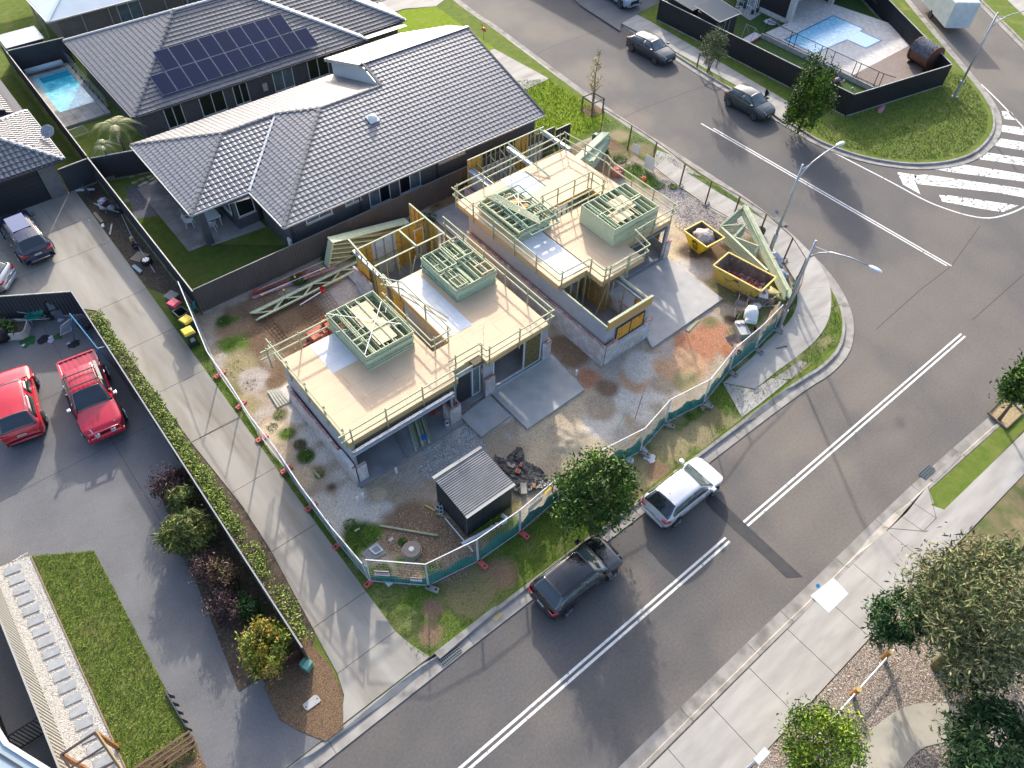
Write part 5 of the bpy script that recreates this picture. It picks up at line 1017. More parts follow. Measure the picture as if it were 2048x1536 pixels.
# temporary fencing
wire = M('wire_galv', (.30, .33, .33), ro=.5, metal=.3)
def tpanel(label, p, q, h=2.0, col=galv_lite, sag=None, grp=None, lean=0., tarp=0, solid=None):
    p = Vc((p[0], p[1], 0)); q = Vc((q[0], q[1], 0)); L = (q-p).length; d = (q-p)/L; s_ = Vc((d.y, -d.x, 0))*lean
    t = thing('temporary_fence_panel', label, 'fence panel', tuple(p), 0, grp); z0 = Vc((0, 0, .12)); zt_ = Vc((0, 0, h))+s_
    beam('top_rail', p+zt_, q+zt_, .04, .04, col, t); beam('bottom_rail', p+z0+d*.05, q+z0-d*.05, .035, .035, col, t)
    for a in (p+d*.03, q-d*.03): beam('post', a, a+zt_, .04, .04, col, t)
    b = MB(); n = int(L/.12); m = 9
    for i in range(1, n): a = p+d*(L*i/n); b.bar(a+z0, a+zt_, .0045, .0045)
    for j in range(1, m): z_ = z0.lerp(zt_, j/m); b.bar(p+z_, q+z_, .0045, .0045)
    b.build('wire_mesh', wire, t, kind='stuff')
    if tarp:
        b = MB(); n = 20; m = 6; vs = []
        for i in range(n+1):
            for j in range(m+1):
                f = j/m; wv = .05*sin(i*1.3+j*.8)+.09*fbm(i*.35+p.x, j*.5+p.y, 1.3, 3); top = tarp*(1+.22*sin(i*.55+p.x)); vs.append(p+d*(L*i/n)+Vc((d.y, -d.x, 0))*(-.06+wv*(1-f*.4))+s_*f*tarp/h+Vc((0, 0, .02+top*f)))
        b.add(vs, [(i*(m+1)+j, (i+1)*(m+1)+j, (i+1)*(m+1)+j+1, i*(m+1)+j+1) for i in range(n) for j in range(m)]); b.build('shade_cloth', shade_cloth if solid is None else solid, t, sm=1)
    return t
FL = fence_site[:8]
pale_cl = M('shade_cloth_pale', (.25, .36, .30), (.34, .42, .36), s=3, rough=.7, st=(1, .3, 1))
for i in range(len(FL)-1): tpanel(f'{ORD[i]} temporary fence panel along the driveway counted from the wheelie bins', FL[i], FL[i+1], 1.9, grp='temporary fence panels along the driveway', lean=.12, tarp=1.45 if i in (5, 6) else (.7 if i == 4 else 0), solid=pale_cl)
FS = fence_site[7:19]
for i in range(len(FS)-1): tpanel(f'{ORD[i]} temporary fence panel facing the long street counted from the driveway corner', FS[i], FS[i+1], 1.9, grp='temporary fence panels facing the long street', col=rust if i in (4,) else galv_lite, lean=-.1, tarp=[.5, .75, .85, .75, .8, .9, .7, .7, .8, .95, .9][i])
FE = fence_site[18:29]
for i in range(len(FE)-1): tpanel(f'{ORD[i]} rusty temporary fence panel around the street corner and side footpath', FE[i], FE[i+1], 1.9, grp='rusty temporary fence panels round the corner', col=rust, lean=.05, tarp=.7 if i < 2 else 0)
# feet
def foot(label, p, mat, rz, w=.6, d=.22, h=.12, hole=True, grp=None, name='fence_foot'):
    t = thing(name, label, 'fence foot', (p[0], p[1], 0), rz, grp); b = MB().box(-w/2, w/2, -d/2, d/2, .0, h); o = b.build('block', mat, t, l=1, bevel=.02)
    b = MB(); 
    for x in (-w*.3, w*.3): b.box(x-.05, x+.05, -.045, .045, h-.01, h+.004)
    b.build('socket', ink, t, l=1); return t
for i, p in enumerate(FL[1:]): foot(f'{ORD[i]} red plastic fence foot along the driveway from the wheelie bins', (p[0]+.0, p[1]-.02), M('foot_red', (.62, .11, .09), (.45, .10, .08), s=8, rough=.6), R(10+ru(-15, 15)), .62, .24, grp='red fence feet along the driveway')
for i, p in enumerate(FS[1:]): foot(f'{ORD[i]} fence foot facing the long street counted from the driveway corner', (p[0]+.05, p[1]-.2), M('foot_red', (.62, .11, .09)) if i in (1, 2) else conc_kerb, R(-75+ru(-12, 12)) if i != 0 else R(-60), .6, .24, .15, grp='fence feet facing the long street')
for i, p in enumerate(FE[2:8]): foot(f'{ORD[i]} grey fence foot beside the footpath around the corner', (p[0]+.15, p[1]), conc_kerb, R(15+ru(-20, 20)), .5, .22, .14, grp='grey fence feet around the corner')
tag(MB().add([at(1395, 803, .02), at(1412, 790, .02), at(1422, 806, .02), at(1405, 822, .02)], [(0, 1, 2, 3)]).build('paver', conc_kerb), 'square paver lying on the grass below the fence', 'paver')
# signs
def sign(label, c, rot, w, h, rows=0, red=False, tilt=0, par=None):
    t = thing('sign', label, 'sign', c, rot); a, q_ = -w/2, w/2; M4 = WM[t.name]
    f = lambda x, y, z_: M4 @ Vc((x, y+tilt*(z_), z_))
    MB().add([f(a, 0, 0), f(q_, 0, 0), f(q_, 0, h), f(a, 0, h), f(a, .012, 0), f(q_, .012, 0), f(q_, .012, h), f(a, .012, h)], [(0, 1, 2, 3), (7, 6, 5, 4), (0, 4, 5, 1), (1, 5, 6, 2), (2, 6, 7, 3), (3, 7, 4, 0)]).build('board', white, t)
    if red: MB().add([f(a+.01, -.004, h*.68), f(q_-.01, -.004, h*.68), f(q_-.01, -.004, h*.95), f(a+.01, -.004, h*.95)], [(0, 1, 2, 3)]).build('red_band', red_plastic, t)
    b = MB()
    for r in range(rows):
        x = a+.05; zz = h*(.52-.22*r)
        while x < q_-.06: l = ru(.02, .07); b.add([f(x, -.004, zz), f(min(x+l, q_-.03), -.004, zz), f(min(x+l, q_-.03), -.004, zz+h*.12), f(x, -.004, zz+h*.12)], [(0, 1, 2, 3)]); x += l+.018
    if rows: b.build('print', M('print_purple', (.06, .05, .11), ro=.6), t)
    return t
sign('white notice with red heading on the fence corner by the driveway', (5.05, 13.42, .75), R(-43), .62, .42, 2, True)
sign('smaller white notice with red heading near the fence corner foot', (6.05, 12.42, .55), R(-43), .48, .32, 1, True)
tag(MB().add([at(765, 1160, .05), at(777, 1156, .05), at(787, 1166, .05), at(777, 1174, .05)], [(0, 1, 2, 3)]).build('dropped_sheet', white), 'white square sheet dropped on the grass outside the fence corner', 'sheet')
for k, (px, py, w, h) in enumerate(((1214, 272, .75, .7), (1273, 292, .62, .65), (1301, 318, .8, 1.0))):
    p = at(px, py, .9); sign(['left', 'middle', 'tall right'][k]+' blank white board hanging on the rusty fence by the side street', (p.x, p.y, .35 if k < 2 else .1), R(90+4*k), w, h)
p = at(1035, 1012, .6); sign('white long board on the fence below the black plastic sheet', (12.2, 11.95, .75), R(5), .9, .4)
tag(MB().bar((12.9, 12.1, .9), (13.3, 12.15, 1.0), .12, .02).build('yellow_tag', yellow_p), 'yellow tag on the fence beside the white long board', 'tag')
# skips
skip_y = M('skip_yellow', (.72, .50, .01), (.62, .42, .015), s=3, rough=.45, c3=(.25, .13, .03), s3=3.5, lo3=.62, hi3=.72); skip_y2 = M('skip_yellow_worn', (.60, .38, .03), (.50, .36, .14), s=2.5, rough=.6, c3=(.22, .11, .05), s3=3, lo3=.56, hi3=.7); skip_in = M('skip_inside', (.20, .145, .11), (.12, .085, .065), s=3, rough=.8, c3=(.34, .26, .2), s3=4, lo3=.58, hi3=.7)
def skip(label, top, base, z1, zb, mat, face):
    t = thing('skip_bin', label, 'skip bin', (sum(p[0] for p in top)/4, sum(p[1] for p in top)/4, 0)); T = [(p[0], p[1], z1) for p in top]; B_ = [(p[0], p[1], zb) for p in base]
    MB().add(T+B_, [(i, (i+1) % 4, 4+(i+1) % 4, 4+i) for i in range(4)]+[(4, 5, 6, 7)]).build('shell', mat, t)
    cx = sum(p[0] for p in top)/4; cy = sum(p[1] for p in top)/4; s_ = lambda p, z_: (p[0]+(cx-p[0])*.05, p[1]+(cy-p[1])*.05, z_)
    MB().add([s_(p, z1+.002) for p in top]+[s_(p, zb+.05) for p in base], [(i, 4+i, 4+(i+1) % 4, (i+1) % 4) for i in range(4)]+[(7, 6, 5, 4)]).build('lining', skip_in, t)
    for i in range(4): beam('rim', T[i], T[(i+1) % 4], .09, .07, M('skip_rim', (.72, .56, .16), (.6, .42, .08), s=5, rough=.5), t)
    a, c = face; A, C = Vc(T[a]), Vc(T[c]); A2, C2 = Vc(B_[a]), Vc(B_[c]); n_ = (C-A).cross(A2-A).normalized(); 
    if n_.dot(Vc((cx, cy, z1/2))-A) > 0: n_ = -n_
    P = lambda u, v: (A.lerp(C, u)).lerp(A2.lerp(C2, u), v)+n_*.006
    for u in ((.25, .75) if (C-A).length > 2.4 else ()): beam('rib', P(u, .02), P(u, .98), .07, .03, mat, t)
    b = MB(); L = (C-A).length; u0 = .5; r = .32/L
    for k in range(9):
        a0 = math.pi*k/9+.04; a1 = math.pi*(k+1)/9-.04; ro, ri = 1., ru(.25, .6)
        f = lambda an, rr: P(u0-cos(an)*r*rr, .42-sin(an)*.26*rr)
        b.quad(f(a0, ri), f(a1, ri), f(a1, ro), f(a0, ro))
    for row, v in enumerate((.5, .63, .76)):
        u = u0-r*1.1+.02*row
        while u < u0+r*1.1: l = ru(.03, .07)/L*1.2; b.quad(P(u, v), P(u+l, v), P(u+l, v+.085), P(u, v+.085)); u += l+.03/L
    b.build('logo_print', ink, t); return t
sk1 = skip('bright yellow skip bin holding a big bulk bag beside the gravel', [(31.68, 20.72), (33.25, 20.66), (33.15, 18.75), (31.6, 18.82)], [(31.95, 20.2), (33.0, 20.15), (32.9, 19.3), (31.85, 19.35)], 1.1, .06, skip_y, (0, 3))
sk2 = skip('long worn yellow skip bin half full of broken red bricks', [(30.5, 17.4), (32.12, 17.6), (32.6, 14.5), (30.98, 14.28)], [(30.75, 17.0), (31.95, 17.15), (32.35, 14.9), (31.15, 14.7)], 1.25, .06, skip_y2, (0, 3))
b = MB(); b.c = []
for k in range(520):
    u, v = random.random(), random.random(); x = 30.75+1.35*u+.38*(1-v); y = 14.75+2.35*v; zz = .28+.28*(1-v)+ru(0, .08); a = ru(0, 3.1); L = ru(.05, .12); d = Vc((cos(a), sin(a), ru(-.5, .5)))
    if x > 32.3-.1*v: continue
    n0_ = len(b.v); b.bar(Vc((x, y, zz))-d*L, Vc((x, y, zz))+d*L, .10, .07); c = rc([(.36, .07, .05), (.42, .13, .09), (.28, .06, .05), (.5, .4, .36), (.34, .3, .28)]); b.c += [c]*8
b.v = [(v[0], v[1], max(v[2], .12)) for v in b.v]
tag(b.build('brick_rubble', M('rubble', (1.1, 1.1, 1.1), (.8, .8, .8), attr='Col', rough=.95)), 'broken red bricks piled inside the long skip', 'rubble', kind='stuff')
blk('rubble_bed', 30.95, 32.1, 14.9, 17.1, .1, .3, M('rubble_dust', (.2, .1, .08), ro=1), sk2)
def blob(name, label, cat, c, r, mat, n=14, m=8, amp=.12, sc=2.2, group=None, rz=0, flat=.0, sub=None):
    """soft lumpy body (bags, sacks)"""
    vs = []; fs = []; c = Vc(c)
    for j in range(m+1):
        ph = math.pi*j/m
        for i in range(n):
            th = 2*math.pi*i/n; d = Vc((cos(th)*sin(ph), sin(th)*sin(ph), cos(ph))); k = 1+amp*mn.noise(d*sc+c*.7)*2; z_ = d.z*r[2]*k
            p = Vc((d.x*r[0]*k, d.y*r[1]*k, max(z_, -r[2]*.75))); p = Matrix.Rotation(rz, 3, 'Z') @ p; vs.append(c+p)
    for j in range(m):
        for i in range(n): i2 = (i+1) % n; fs.append((j*n+i, (j+1)*n+i, (j+1)*n+i2, j*n+i2))
    o = MB().add(vs, fs).build(name, mat, sm=1); return tag(o, label, cat, group)
bag_m = M('bag_brownish', (.34, .26, .23), (.46, .40, .36), s=2.5, c3=(.13, .15, .17), s3=1.8, lo3=.56, hi3=.62, rough=.8, bump=.6, bs=8, bd=.1)
blob('bulk_bag', 'round grey brown bulk bag sitting in the yellow skip', 'bag', (32.45, 19.75, .85), (.68, .72, .38), bag_m, 22, 12, .16, 3)
bag_w = M('bag_white', (.62, .63, .66), (.5, .52, .57), s=2, rough=.7, bump=.8, bs=7, bd=.1)
p = at(1548, 520, .3); blob('rubbish_bag', 'upper white rubbish bag with red rubbish near the corner lamp post', 'bag', (p.x, p.y, .32), (.42, .5, .42), bag_w, 18, 10, .3, 2.5)
p = at(1556, 545, .3); blob('rubbish_bag', 'lower white bulk bag spilling beside the leaning trusses', 'bag', (p.x, p.y, .22), (.36, .62, .28), bag_w, 18, 10, .35, 3, rz=.4)
p = at(1547, 512, .75); blob('rubbish', 'small heap of red and brown rubbish on the upper white bag', 'rubbish', (p.x-.1, p.y-.1, .68), (.24, .2, .1), M('rubbish_mix', (.34, .13, .09), (.5, .42, .3), s=9, lo=.45, hi=.55), 12, 7, .3, 4)
p = at(1556, 590, .2); blob('straw_heap', 'heap of straw coloured offcuts at the end of the long skip', 'straw', (p.x, p.y, .1), (.5, .6, .25), M('straw_m', (.35, .3, .14), (.2, .19, .08), s=12), 16, 8, .4, 4)
# trusses
def truss(label, A, B, C, n, mat, name='roof_truss', th=.045, gap=.01, dirv=None, webs=3, grp=None, base=None):
    """a pack of n trusses: chords A-B and A-C / C-B with webs, copies side by side along dirv"""
    A, B, C = Vc(A), Vc(B), Vc(C); dirv = Vc(dirv).normalized(); out = []
    for k in range(n):
        o = dirv*(k*(th+gap)); t = thing(name, label if k == n-1 else label.replace('outermost', 'inner'), 'truss', tuple(A+o), 0, grp)
        beam('chord', A+o, B+o, .09, th, mat, t, up=dirv); beam('chord', A+o, C+o, .09, th, mat, t, up=dirv); beam('chord', C+o, B+o, .09, th, mat, t, up=dirv)
        for i in range(1, webs+1):
            f = i/(webs+1); p = A.lerp(B, f)+o; q = (A.lerp(C, min(1, f*1.25)) if f < .8 else C.lerp(B, (f-.8)*5))+o; beam('web', p, q, .07, th*.9, mat, t, up=dirv)
    return t
truss('outermost roof truss of the pack standing between the back fence and the left house', (13.4, 32.5, .1), (19.3, 32.6, .1), (14.0, 32.5, 1.75), 9, tim_green, dirv=(0, -1, 0), webs=6, grp='roof trusses behind the left house')
blk_t = thing('timber_pack', 'pale green boards lying on top of the truss pack by the back fence', 'timber', (13.6, 31.9, 1.7)); 
for k in range(7): beam('board', (13.9, 32.5-k*.09, 1.80), (19.2, 32.6-k*.09, .62+.0*k), .085, .04, tim_green, blk_t)
# long floor trusses lying along the dug ground
def ftruss(label, p, q, w, z_, mat, grp):
    p = Vc((p[0], p[1], z_)); q = Vc((q[0], q[1], z_)); d = (q-p).normalized(); s_ = Vc((d.y, -d.x, 0))*w; t = thing('floor_truss', label, 'truss', tuple(p), 0, grp)
    beam('chord', p, q, .09, .06, mat, t); beam('chord', p+s_, q+s_, .09, .06, mat, t); n = 8
    for i in range(n): a = p.lerp(q, i/n)+(s_ if i % 2 else Vc()); c = p.lerp(q, (i+1)/n)+(Vc() if i % 2 else s_); beam('web', a, c, .07, .045, mat, t)
    return t
a_, c_ = at(500, 628), at(738, 512); lab = ['bottom', 'lower', 'upper', 'topmost']
for k in range(4): ftruss(lab[k]+' long green floor truss lying beside the steel mesh', (a_.x+.05*k, a_.y-.12*k), (c_.x-.1*k, c_.y-.1*k), .72-.06*k, .06+.07*k, tim_green, 'long floor trusses on the ground')
tag(MB().bar(at(600, 610, .1), at(645, 582, .35), .07, .03).build('metal_strip', galv_lite), 'grey metal strip leaning near the red bucket', 'metal strip')
bk = thing('bucket', 'red bucket on the long trusses behind the left house', 'bucket', tuple(at(646, 580, .35))); p = at(646, 584, .3); MB().tube([(p.x, p.y, .3), (p.x, p.y, .62)], [.11, .15], 14, cap=False).build('shell', red_plastic, bk, sm=1); MB().tube([(p.x, p.y, .3), (p.x, p.y, .32)], .11, 14).build('base', red_plastic, bk)
# truss stack on the corner
tz = .0; P5 = lambda px, py, z_=.5: at(px, py, z_)
def pack(label, segs, n, mat, step, z_, grp, name='roof_truss'):
    for k in range(n):
        t = thing(name, label if k == n-1 else label.replace('topmost', 'covered'), 'truss', tuple(segs[0][0]), 0, grp)
        for j, (a, c, w, nm) in enumerate(segs): o = Vc(step)*k; beam(nm, Vc(a)+o, Vc(c)+o, w, .045, mat, t)
A1, A2, A3, A4 = P5(1484, 428, .9), P5(1570, 600, .3), P5(1436, 470, .25), P5(1545, 575, .2)
pack('topmost triangular roof truss leaning by the skips and the corner footpath', [(A1, A2, .14, 'chord'), (A3, P5(1530, 560, .2), .14, 'chord'), (A1, A3, .12, 'web'), (A3, P5(1487, 466, .5), .09, 'web'), (P5(1487, 466, .5), P5(1463, 492, .25), .12, 'web'), (P5(1466, 493, .25), P5(1512, 511, .4), .09, 'web'), (P5(1512, 511, .4), P5(1505, 525, .2), .12, 'web')], 6, tim_green, (.075, .05, .075), .3, 'roof trusses by the skips')
beam_t = thing('timber_pack', 'long green boards leaning over the truss stack near the corner', 'timber', tuple(A1))
for k in range(5): beam('board', A1+Vc((.12+.09*k, .1, .35)), A2+Vc((.15+.1*k, -.1, .12)), .09, .045, [tim_green, tim_pale][k % 2 and k < 2], beam_t)
# timber behind the right house
tb = thing('timber_pack', 'big pale green packs of timber behind the right house rail', 'timber', (31.5, 30, 0))
g0 = Vc((31.2, 28.3, 0))
for k in range(7):
    for j in range(5): beam('board', (30.9+.34*k*.3+j*.0, 31.3, .1+j*.14), (30.9+.34*k*.3, 31.3, .1+j*.14), .01, .01, tim_green, tb) if False else None
def tpack(label, p, q, nx, nz, w=.09, h=.12, z0=.08, mat=tim_green, name='timber_pack', d=None):
    p = Vc((p[0], p[1], 0)); q = Vc((q[0], q[1], 0)); dd = (q-p).normalized(); s_ = Vc((dd.y, -dd.x, 0)); t = thing(name, label, 'timber', tuple(p))
    for i in range(nx):
        for j in range(nz): o = s_*(i*(w+.008)); r_ = ru(-.08, .08); beam('board', p+o+dd*r_+Vc((0, 0, z0+j*(h+.004)+h/2)), q+o+dd*r_+Vc((0, 0, z0+j*(h+.004)+h/2)), w, h, mat, t)
    return t
bpy.data.objects.remove(tb)
a_ = at(1187, 318, 0); tpack('square pale green timber pack behind the right house near the meter box', (a_.x-1.6, a_.y-.5), (a_.x+1.3, a_.y+.9), 5, 5, .16, .17, mat=M('pine_bright', (.50, .58, .40), (.42, .50, .34), s=4, rough=.8, rnd=.08))
a_ = at(1140, 330, 0.9); c_ = at(1205, 272, .95); t = thing('timber_pack', 'long pale bundle laid across the timber packs pointing at the side street', 'timber', tuple(a_))
for i in range(3):
    for j in range(2): beam('board', (a_.x+.13*i, a_.y-.13*i, .98+.12*j), (c_.x+.13*i, c_.y-.13*i, 1.1+.12*j), .16, .11, MATS['pine_bright'], t)
tpack('low scattered timber strips behind the rear rail of the right house', (29.9, 31.2), (31.9, 31.6), 8, 2, .09, .05, mat=tim_pale)
# brick stacks
def bricks(label, c, nx, ny, nz, rz=0, mat=red_brick, loose=.02):
    t = thing('brick_stack', label, 'bricks', (c[0], c[1], c[2] if len(c) > 2 else .03), rz); M4 = WM[t.name]
    for k in range(nz):
        for i in range(nx):
            for j in range(ny):
                if k == nz-1 and random.random() < .2: continue
                x = (i-(nx-1)/2)*.235+ru(-loose, loose)*.4; y = (j-(ny-1)/2)*.115+ru(-loose, loose)*.3; z_ = .04+k*.08; beam('brick', M4 @ Vc((x-.113, y, z_)), M4 @ Vc((x+.113, y, z_)), .108, .076, mat, t)
    return t
p = at(636, 676); bricks('left red brick stack by the left house rear wall', (p.x, p.y), 4, 7, 6, R(8)); p = at(664, 660); bricks('right red brick stack by the left house rear wall', (p.x, p.y), 3, 7, 8, R(2), M('red_brick_deep', (.36, .08, .03), (.42, .12, .06), s=14, rough=.9, rnd=.25))
p = at(618, 694); bricks('small low brick pile beside the two brick stacks', (p.x, p.y), 2, 3, 2, 0); p = at(1234, 350); bricks('red brick stack on the ground behind the right house', (p.x, p.y), 3, 6, 6, R(5), M('red_brick_mix', (.5, .2, .15), (.34, .1, .08), s=9, rough=.9, rnd=.3))
# steel mesh in the trench, edging boards, stakes
msh = thing('steel_mesh', 'rusty reinforcing mesh laid on the dug ground by the trusses', 'steel mesh', (9.8, 28.5, .1)); b = MB()
c0, c1, c2, c3_ = at(590, 610, .1), at(655, 580, .1), at(688, 628, .1), at(628, 668, .1)
for k in range(11): b.bar(c0.lerp(c1, k/10), c3_.lerp(c2, k/10), .018, .018); b.bar(c0.lerp(c3_, k/10), c1.lerp(c2, k/10), .018, .018)
b.build('bars', rust, msh)
msh2 = thing('steel_mesh', 'narrow ladder of rusty trench mesh beside the white string line', 'steel mesh', (7.2, 27, .1)); b = MB(); e0, e1 = at(525, 645, .08), at(562, 688, .08); sd_ = Vc((.55, .1, 0))
for k in range(4): b.bar(e0+sd_*k/3, e1+sd_*k/3, .02, .02)
for k in range(9): b.bar(e0.lerp(e1, k/8), e0.lerp(e1, k/8)+sd_, .018, .018)
b.build('bars', rust, msh2)
formr = M('formply_red', (.48, .10, .06), (.40, .07, .05), s=6, rough=.6); formp = M('formply_pink', (.52, .26, .26), (.45, .22, .22), s=3, rough=.7)
for k, (a, c, w, m, lab) in enumerate((((505, 596), (672, 534), .2, formp, 'wide pink formwork board nearest the trusses'), ((506, 586), (640, 538), .1, formr, 'red formwork board beside the pink one'), ((505, 582), (615, 540), .09, formr, 'red formwork board nearest the back fence'), ((520, 590), (650, 535), .06, white, 'white edging strip lying over the red boards'), ((515, 580), (648, 522), .05, cap_pale, 'pale batten crossing the red boards towards the shrubs'))):
    p, q = at(*a, .1+.05*k), at(*c, .1+.06*k); tag(MB().bar(p, q, w, .035).build('formwork_board', m), lab, 'board')
for k, (px, py) in enumerate(((530, 606), (572, 596), (620, 566), (645, 556), (665, 520), (594, 570))):
    p = at(px, py); t = thing('peg', ['survey peg at the left end of the long trusses', 'survey peg above the long trusses left of centre', 'survey peg above the middle of the trusses', 'survey peg right of the trusses middle', 'tall survey peg near the shrubs by the back fence', 'survey peg next to the pink board'][k], 'peg', (p.x, p.y, 0)); beam('stake', (p.x, p.y, 0), (p.x, p.y, .6), .025, .025, rust, t); blk('cap', p.x-.04, p.x+.04, p.y-.04, p.y+.04, .6, .67, yellow_p, t)
# black plastic with bricks
BP = [(990, 912), (1010, 922), (1035, 897), (1045, 900), (1050, 925), (1072, 935), (1100, 960), (1110, 968), (1085, 978), (1060, 985), (1035, 990), (1010, 975), (1000, 950), (985, 935)]
poly = [tuple(at(*q)) for q in BP]; xs_ = [q[0] for q in poly]; ys_ = [q[1] for q in poly]; b = MB(); S = .07; idx = {}
nx = int((max(xs_)-min(xs_))/S)+1; ny = int((max(ys_)-min(ys_))/S)+1
def tv(i, j):
    if (i, j) not in idx: x = min(xs_)+i*S; y = min(ys_)+j*S; idx[(i, j)] = len(b.v); b.v.append((x, y, .09+abs(fbm(x, y, 2.2, 4))*.22+.05*abs(fbm(x+3, y, 6, 2))))
    return idx[(i, j)]
for i in range(nx):
    for j in range(ny):
        if inpoly(min(xs_)+(i+.5)*S, min(ys_)+(j+.5)*S, poly): b.f.append((tv(i, j), tv(i+1, j), tv(i+1, j+1), tv(i, j+1))); b.m.append(0)
tag(b.build('plastic_sheet', M('plastic_sheet_black', (.012, .013, .016), ro=.28, spec=.7, bump=.9, bs=9, bd=.1), sm=1), 'crumpled black plastic sheet on the ground beside the site shed', 'plastic sheet')
for k, (px, py, rz, lab) in enumerate(((1036, 943, .5, 'square orange block on the middle of the black plastic'), (1068, 972, .8, 'small orange block at the lower right of the black plastic'), (1026, 933, 0, 'pale brick at the upper left of the black plastic'), (1042, 930, .6, 'red brick at the top of the black plastic'), (1018, 930, 1.3, 'pale narrow brick at the far left of the black plastic'))):
    p = at(px, py, .2); t = thing('brick', lab, 'brick', (p.x, p.y, .18), rz); w = .22 if k == 0 else .12; MB().box(-.11, .11, -w/2, w/2, 0, .09).build('body', M('orange_block', (.58, .22, .12), (.5, .16, .1), s=9, rough=.9) if k in (0, 1, 3) else M('pale_block', (.55, .42, .35), ro=.9), t, l=1); b = MB()
    for i in (-1, 0, 1): b.box(i*.06-.015, i*.06+.015, -w*.3, w*.3, .089, .092)
    b.build('holes', ink, t, l=1)
tag(MB().bar(at(1046, 966, .2), at(1048, 988, .2), .28, .08).build('stone_slab', conc_kerb), 'long grey stone slab lying on the black plastic', 'stone')
# besser blocks, pipes, timber near the shed
for k, (px, py, rz) in enumerate(((878, 1011, .3), (882, 1020, 1.0))):
    p = at(px, py, .2); t = thing('concrete_block', ['upper grey hollow block beside the shed wall', 'lower grey hollow block beside the shed wall'][k], 'block', (p.x, p.y, .03), rz); b = MB(); b.box(-.2, .2, -.1, -.065, 0, .19); b.box(-.2, .2, .065, .1, 0, .19)
    for x in (-.2, -.02, .165): b.box(x, x+.035, -.065, .065, 0, .19)
    b.build('shell', M('block_grey', (.40, .42, .44), ro=.9), t, l=1); MB().box(-.16, .16, -.06, .06, .0, .02).build('core', ink, t, l=1)
def lying(name, label, cat, a, c, w, m, h=None, z_=.05): 
    p, q = at(*a, z_), at(*c, z_); return tag((MB().tube([p, q], w/2, 8) if h is None else MB().bar(p, q, w, h)).build(name, m), label, cat)
lying('timber', 'long thin pale timber on the mulch in front of the shed', 'timber', (760, 1051), (876, 1071), .09, tim_post, .05, .12)
lying('pvc_pipe', 'white pipe running diagonally past the shed corner', 'pipe', (890, 1036), (946, 1103), .06, pvc, None, .15)
pv = thing('pvc_pipe', 'thick white pipe with elbow joints lying along the fence below the shed', 'pipe', tuple(at(925, 1088))); b = MB(); pts = [at(924, 1088, .2), at(985, 1055, .2), at(997, 1048, .2), at(1009, 1045, .3)]; b.tube(pts, .085, 10); b.build('pipe', pvc, pv, sm=1)
for q in ((985, 1055), (994, 1050), (1005, 1045)): p = at(*q, .2); MB().tube([p-Vc((.06, .03, 0)), p+Vc((.06, .03, 0))], .12, 12).build('collar', pvc, pv, sm=1)
MB().tube([at(1009, 1045, .3), at(1012, 1036, .3), at(1004, 1030, .3)], .1, 10).build('elbow', pvc, pv, sm=1)
lying('yellow_strip', 'yellow strip of timber near the hollow blocks', 'timber', (850, 1010), (870, 1021), .06, M('timber_yellow', (.6, .42, .1), ro=.8), .03, .1); lying('timber', 'brown board leaning at the shed base', 'timber', (872, 1027), (900, 1036), .06, tim_stud, .03, .15)
lying('timber', 'short pale timber beside the fence near the grass patch', 'timber', (709, 1063), (720, 1057), .09, tim_post, .06); lying('timber', 'small timber offcut beside the left brick wall', 'timber', (626, 940), (640, 956), .1, tim_post, .06); lying('timber', 'stub of pale wood on the chalky ground', 'timber', (745, 1013), (756, 1021), .08, osb_pale, .05)
pal = thing('pallet', 'broken grey timber pallet beside the left house brick wall', 'pallet', tuple(at(560, 795)))
for k in range(5): p, q = at(536+k*5.2, 781-k*.6, .1), at(557+k*5.6, 814-k*2.5, .1); beam('slat', p, q, .1, .025, M('pallet_grey', (.42, .41, .34), (.33, .32, .27), s=6, rough=.9), pal)
for k, (px, py, lab) in enumerate(((716, 998, 'left white upstand pipe in the chalky ground'), (727, 991, 'right white upstand pipe in the chalky ground'), (793, 940, 'white upstand pipe near the garage slab'), (1152, 745, 'upper white pipe stub in the reddish soil'))):
    p = at(px, py+6); tag(MB().tube([(p.x, p.y, 0), (p.x, p.y, .42)], .06, 10).build('pipe_stub', pvc), lab, 'pipe')
# pits
pit = thing('drain_pit', 'square drain pit with black grate and a tilted grey cover', 'drain pit', tuple(at(745, 1100))); pc = at(749, 1107); u1 = (at(779, 1107)-at(745, 1083)); 
P4 = [at(722, 1108, .06), at(755, 1083, .06), at(774, 1107, .06), at(738, 1125, .06)]; MB().prism([(p.x, p.y) for p in P4], -.02, .09).build('surround', conc_kerb, pit)
cx_ = sum(p.x for p in P4)/4; cy_ = sum(p.y for p in P4)/4; I4 = [Vc((cx_+(p.x-cx_)*.78, cy_+(p.y-cy_)*.78, .1)) for p in P4]; MB().add(I4, [(0, 1, 2, 3)]).build('grate_hole', ink, pit); b = MB()
for k in range(13): b.bar(I4[0].lerp(I4[1], k/12)+Vc((0, 0, .01)), I4[3].lerp(I4[2], k/12)+Vc((0, 0, .01)), .02, .02)
for k in range(8): b.bar(I4[0].lerp(I4[3], k/7)+Vc((0, 0, .01)), I4[1].lerp(I4[2], k/7)+Vc((0, 0, .01)), .015, .02)
b.build('grate', galv, pit)
C4 = [at(738, 1098, .15), at(754, 1087, .2), at(767, 1100, .15), at(751, 1110, .12)]; MB().prism([(p.x, p.y) for p in C4], .13, .16).build('cover', galv_lite, pit); cc = sum((p for p in C4), Vc())/4; MB().add([cc+(p-cc)*.72+Vc((0, 0, .03)) for p in C4], [(0, 1, 2, 3)]).build('cover_panel', M('cover_grey', (.2, .23, .27), ro=.6), pit)
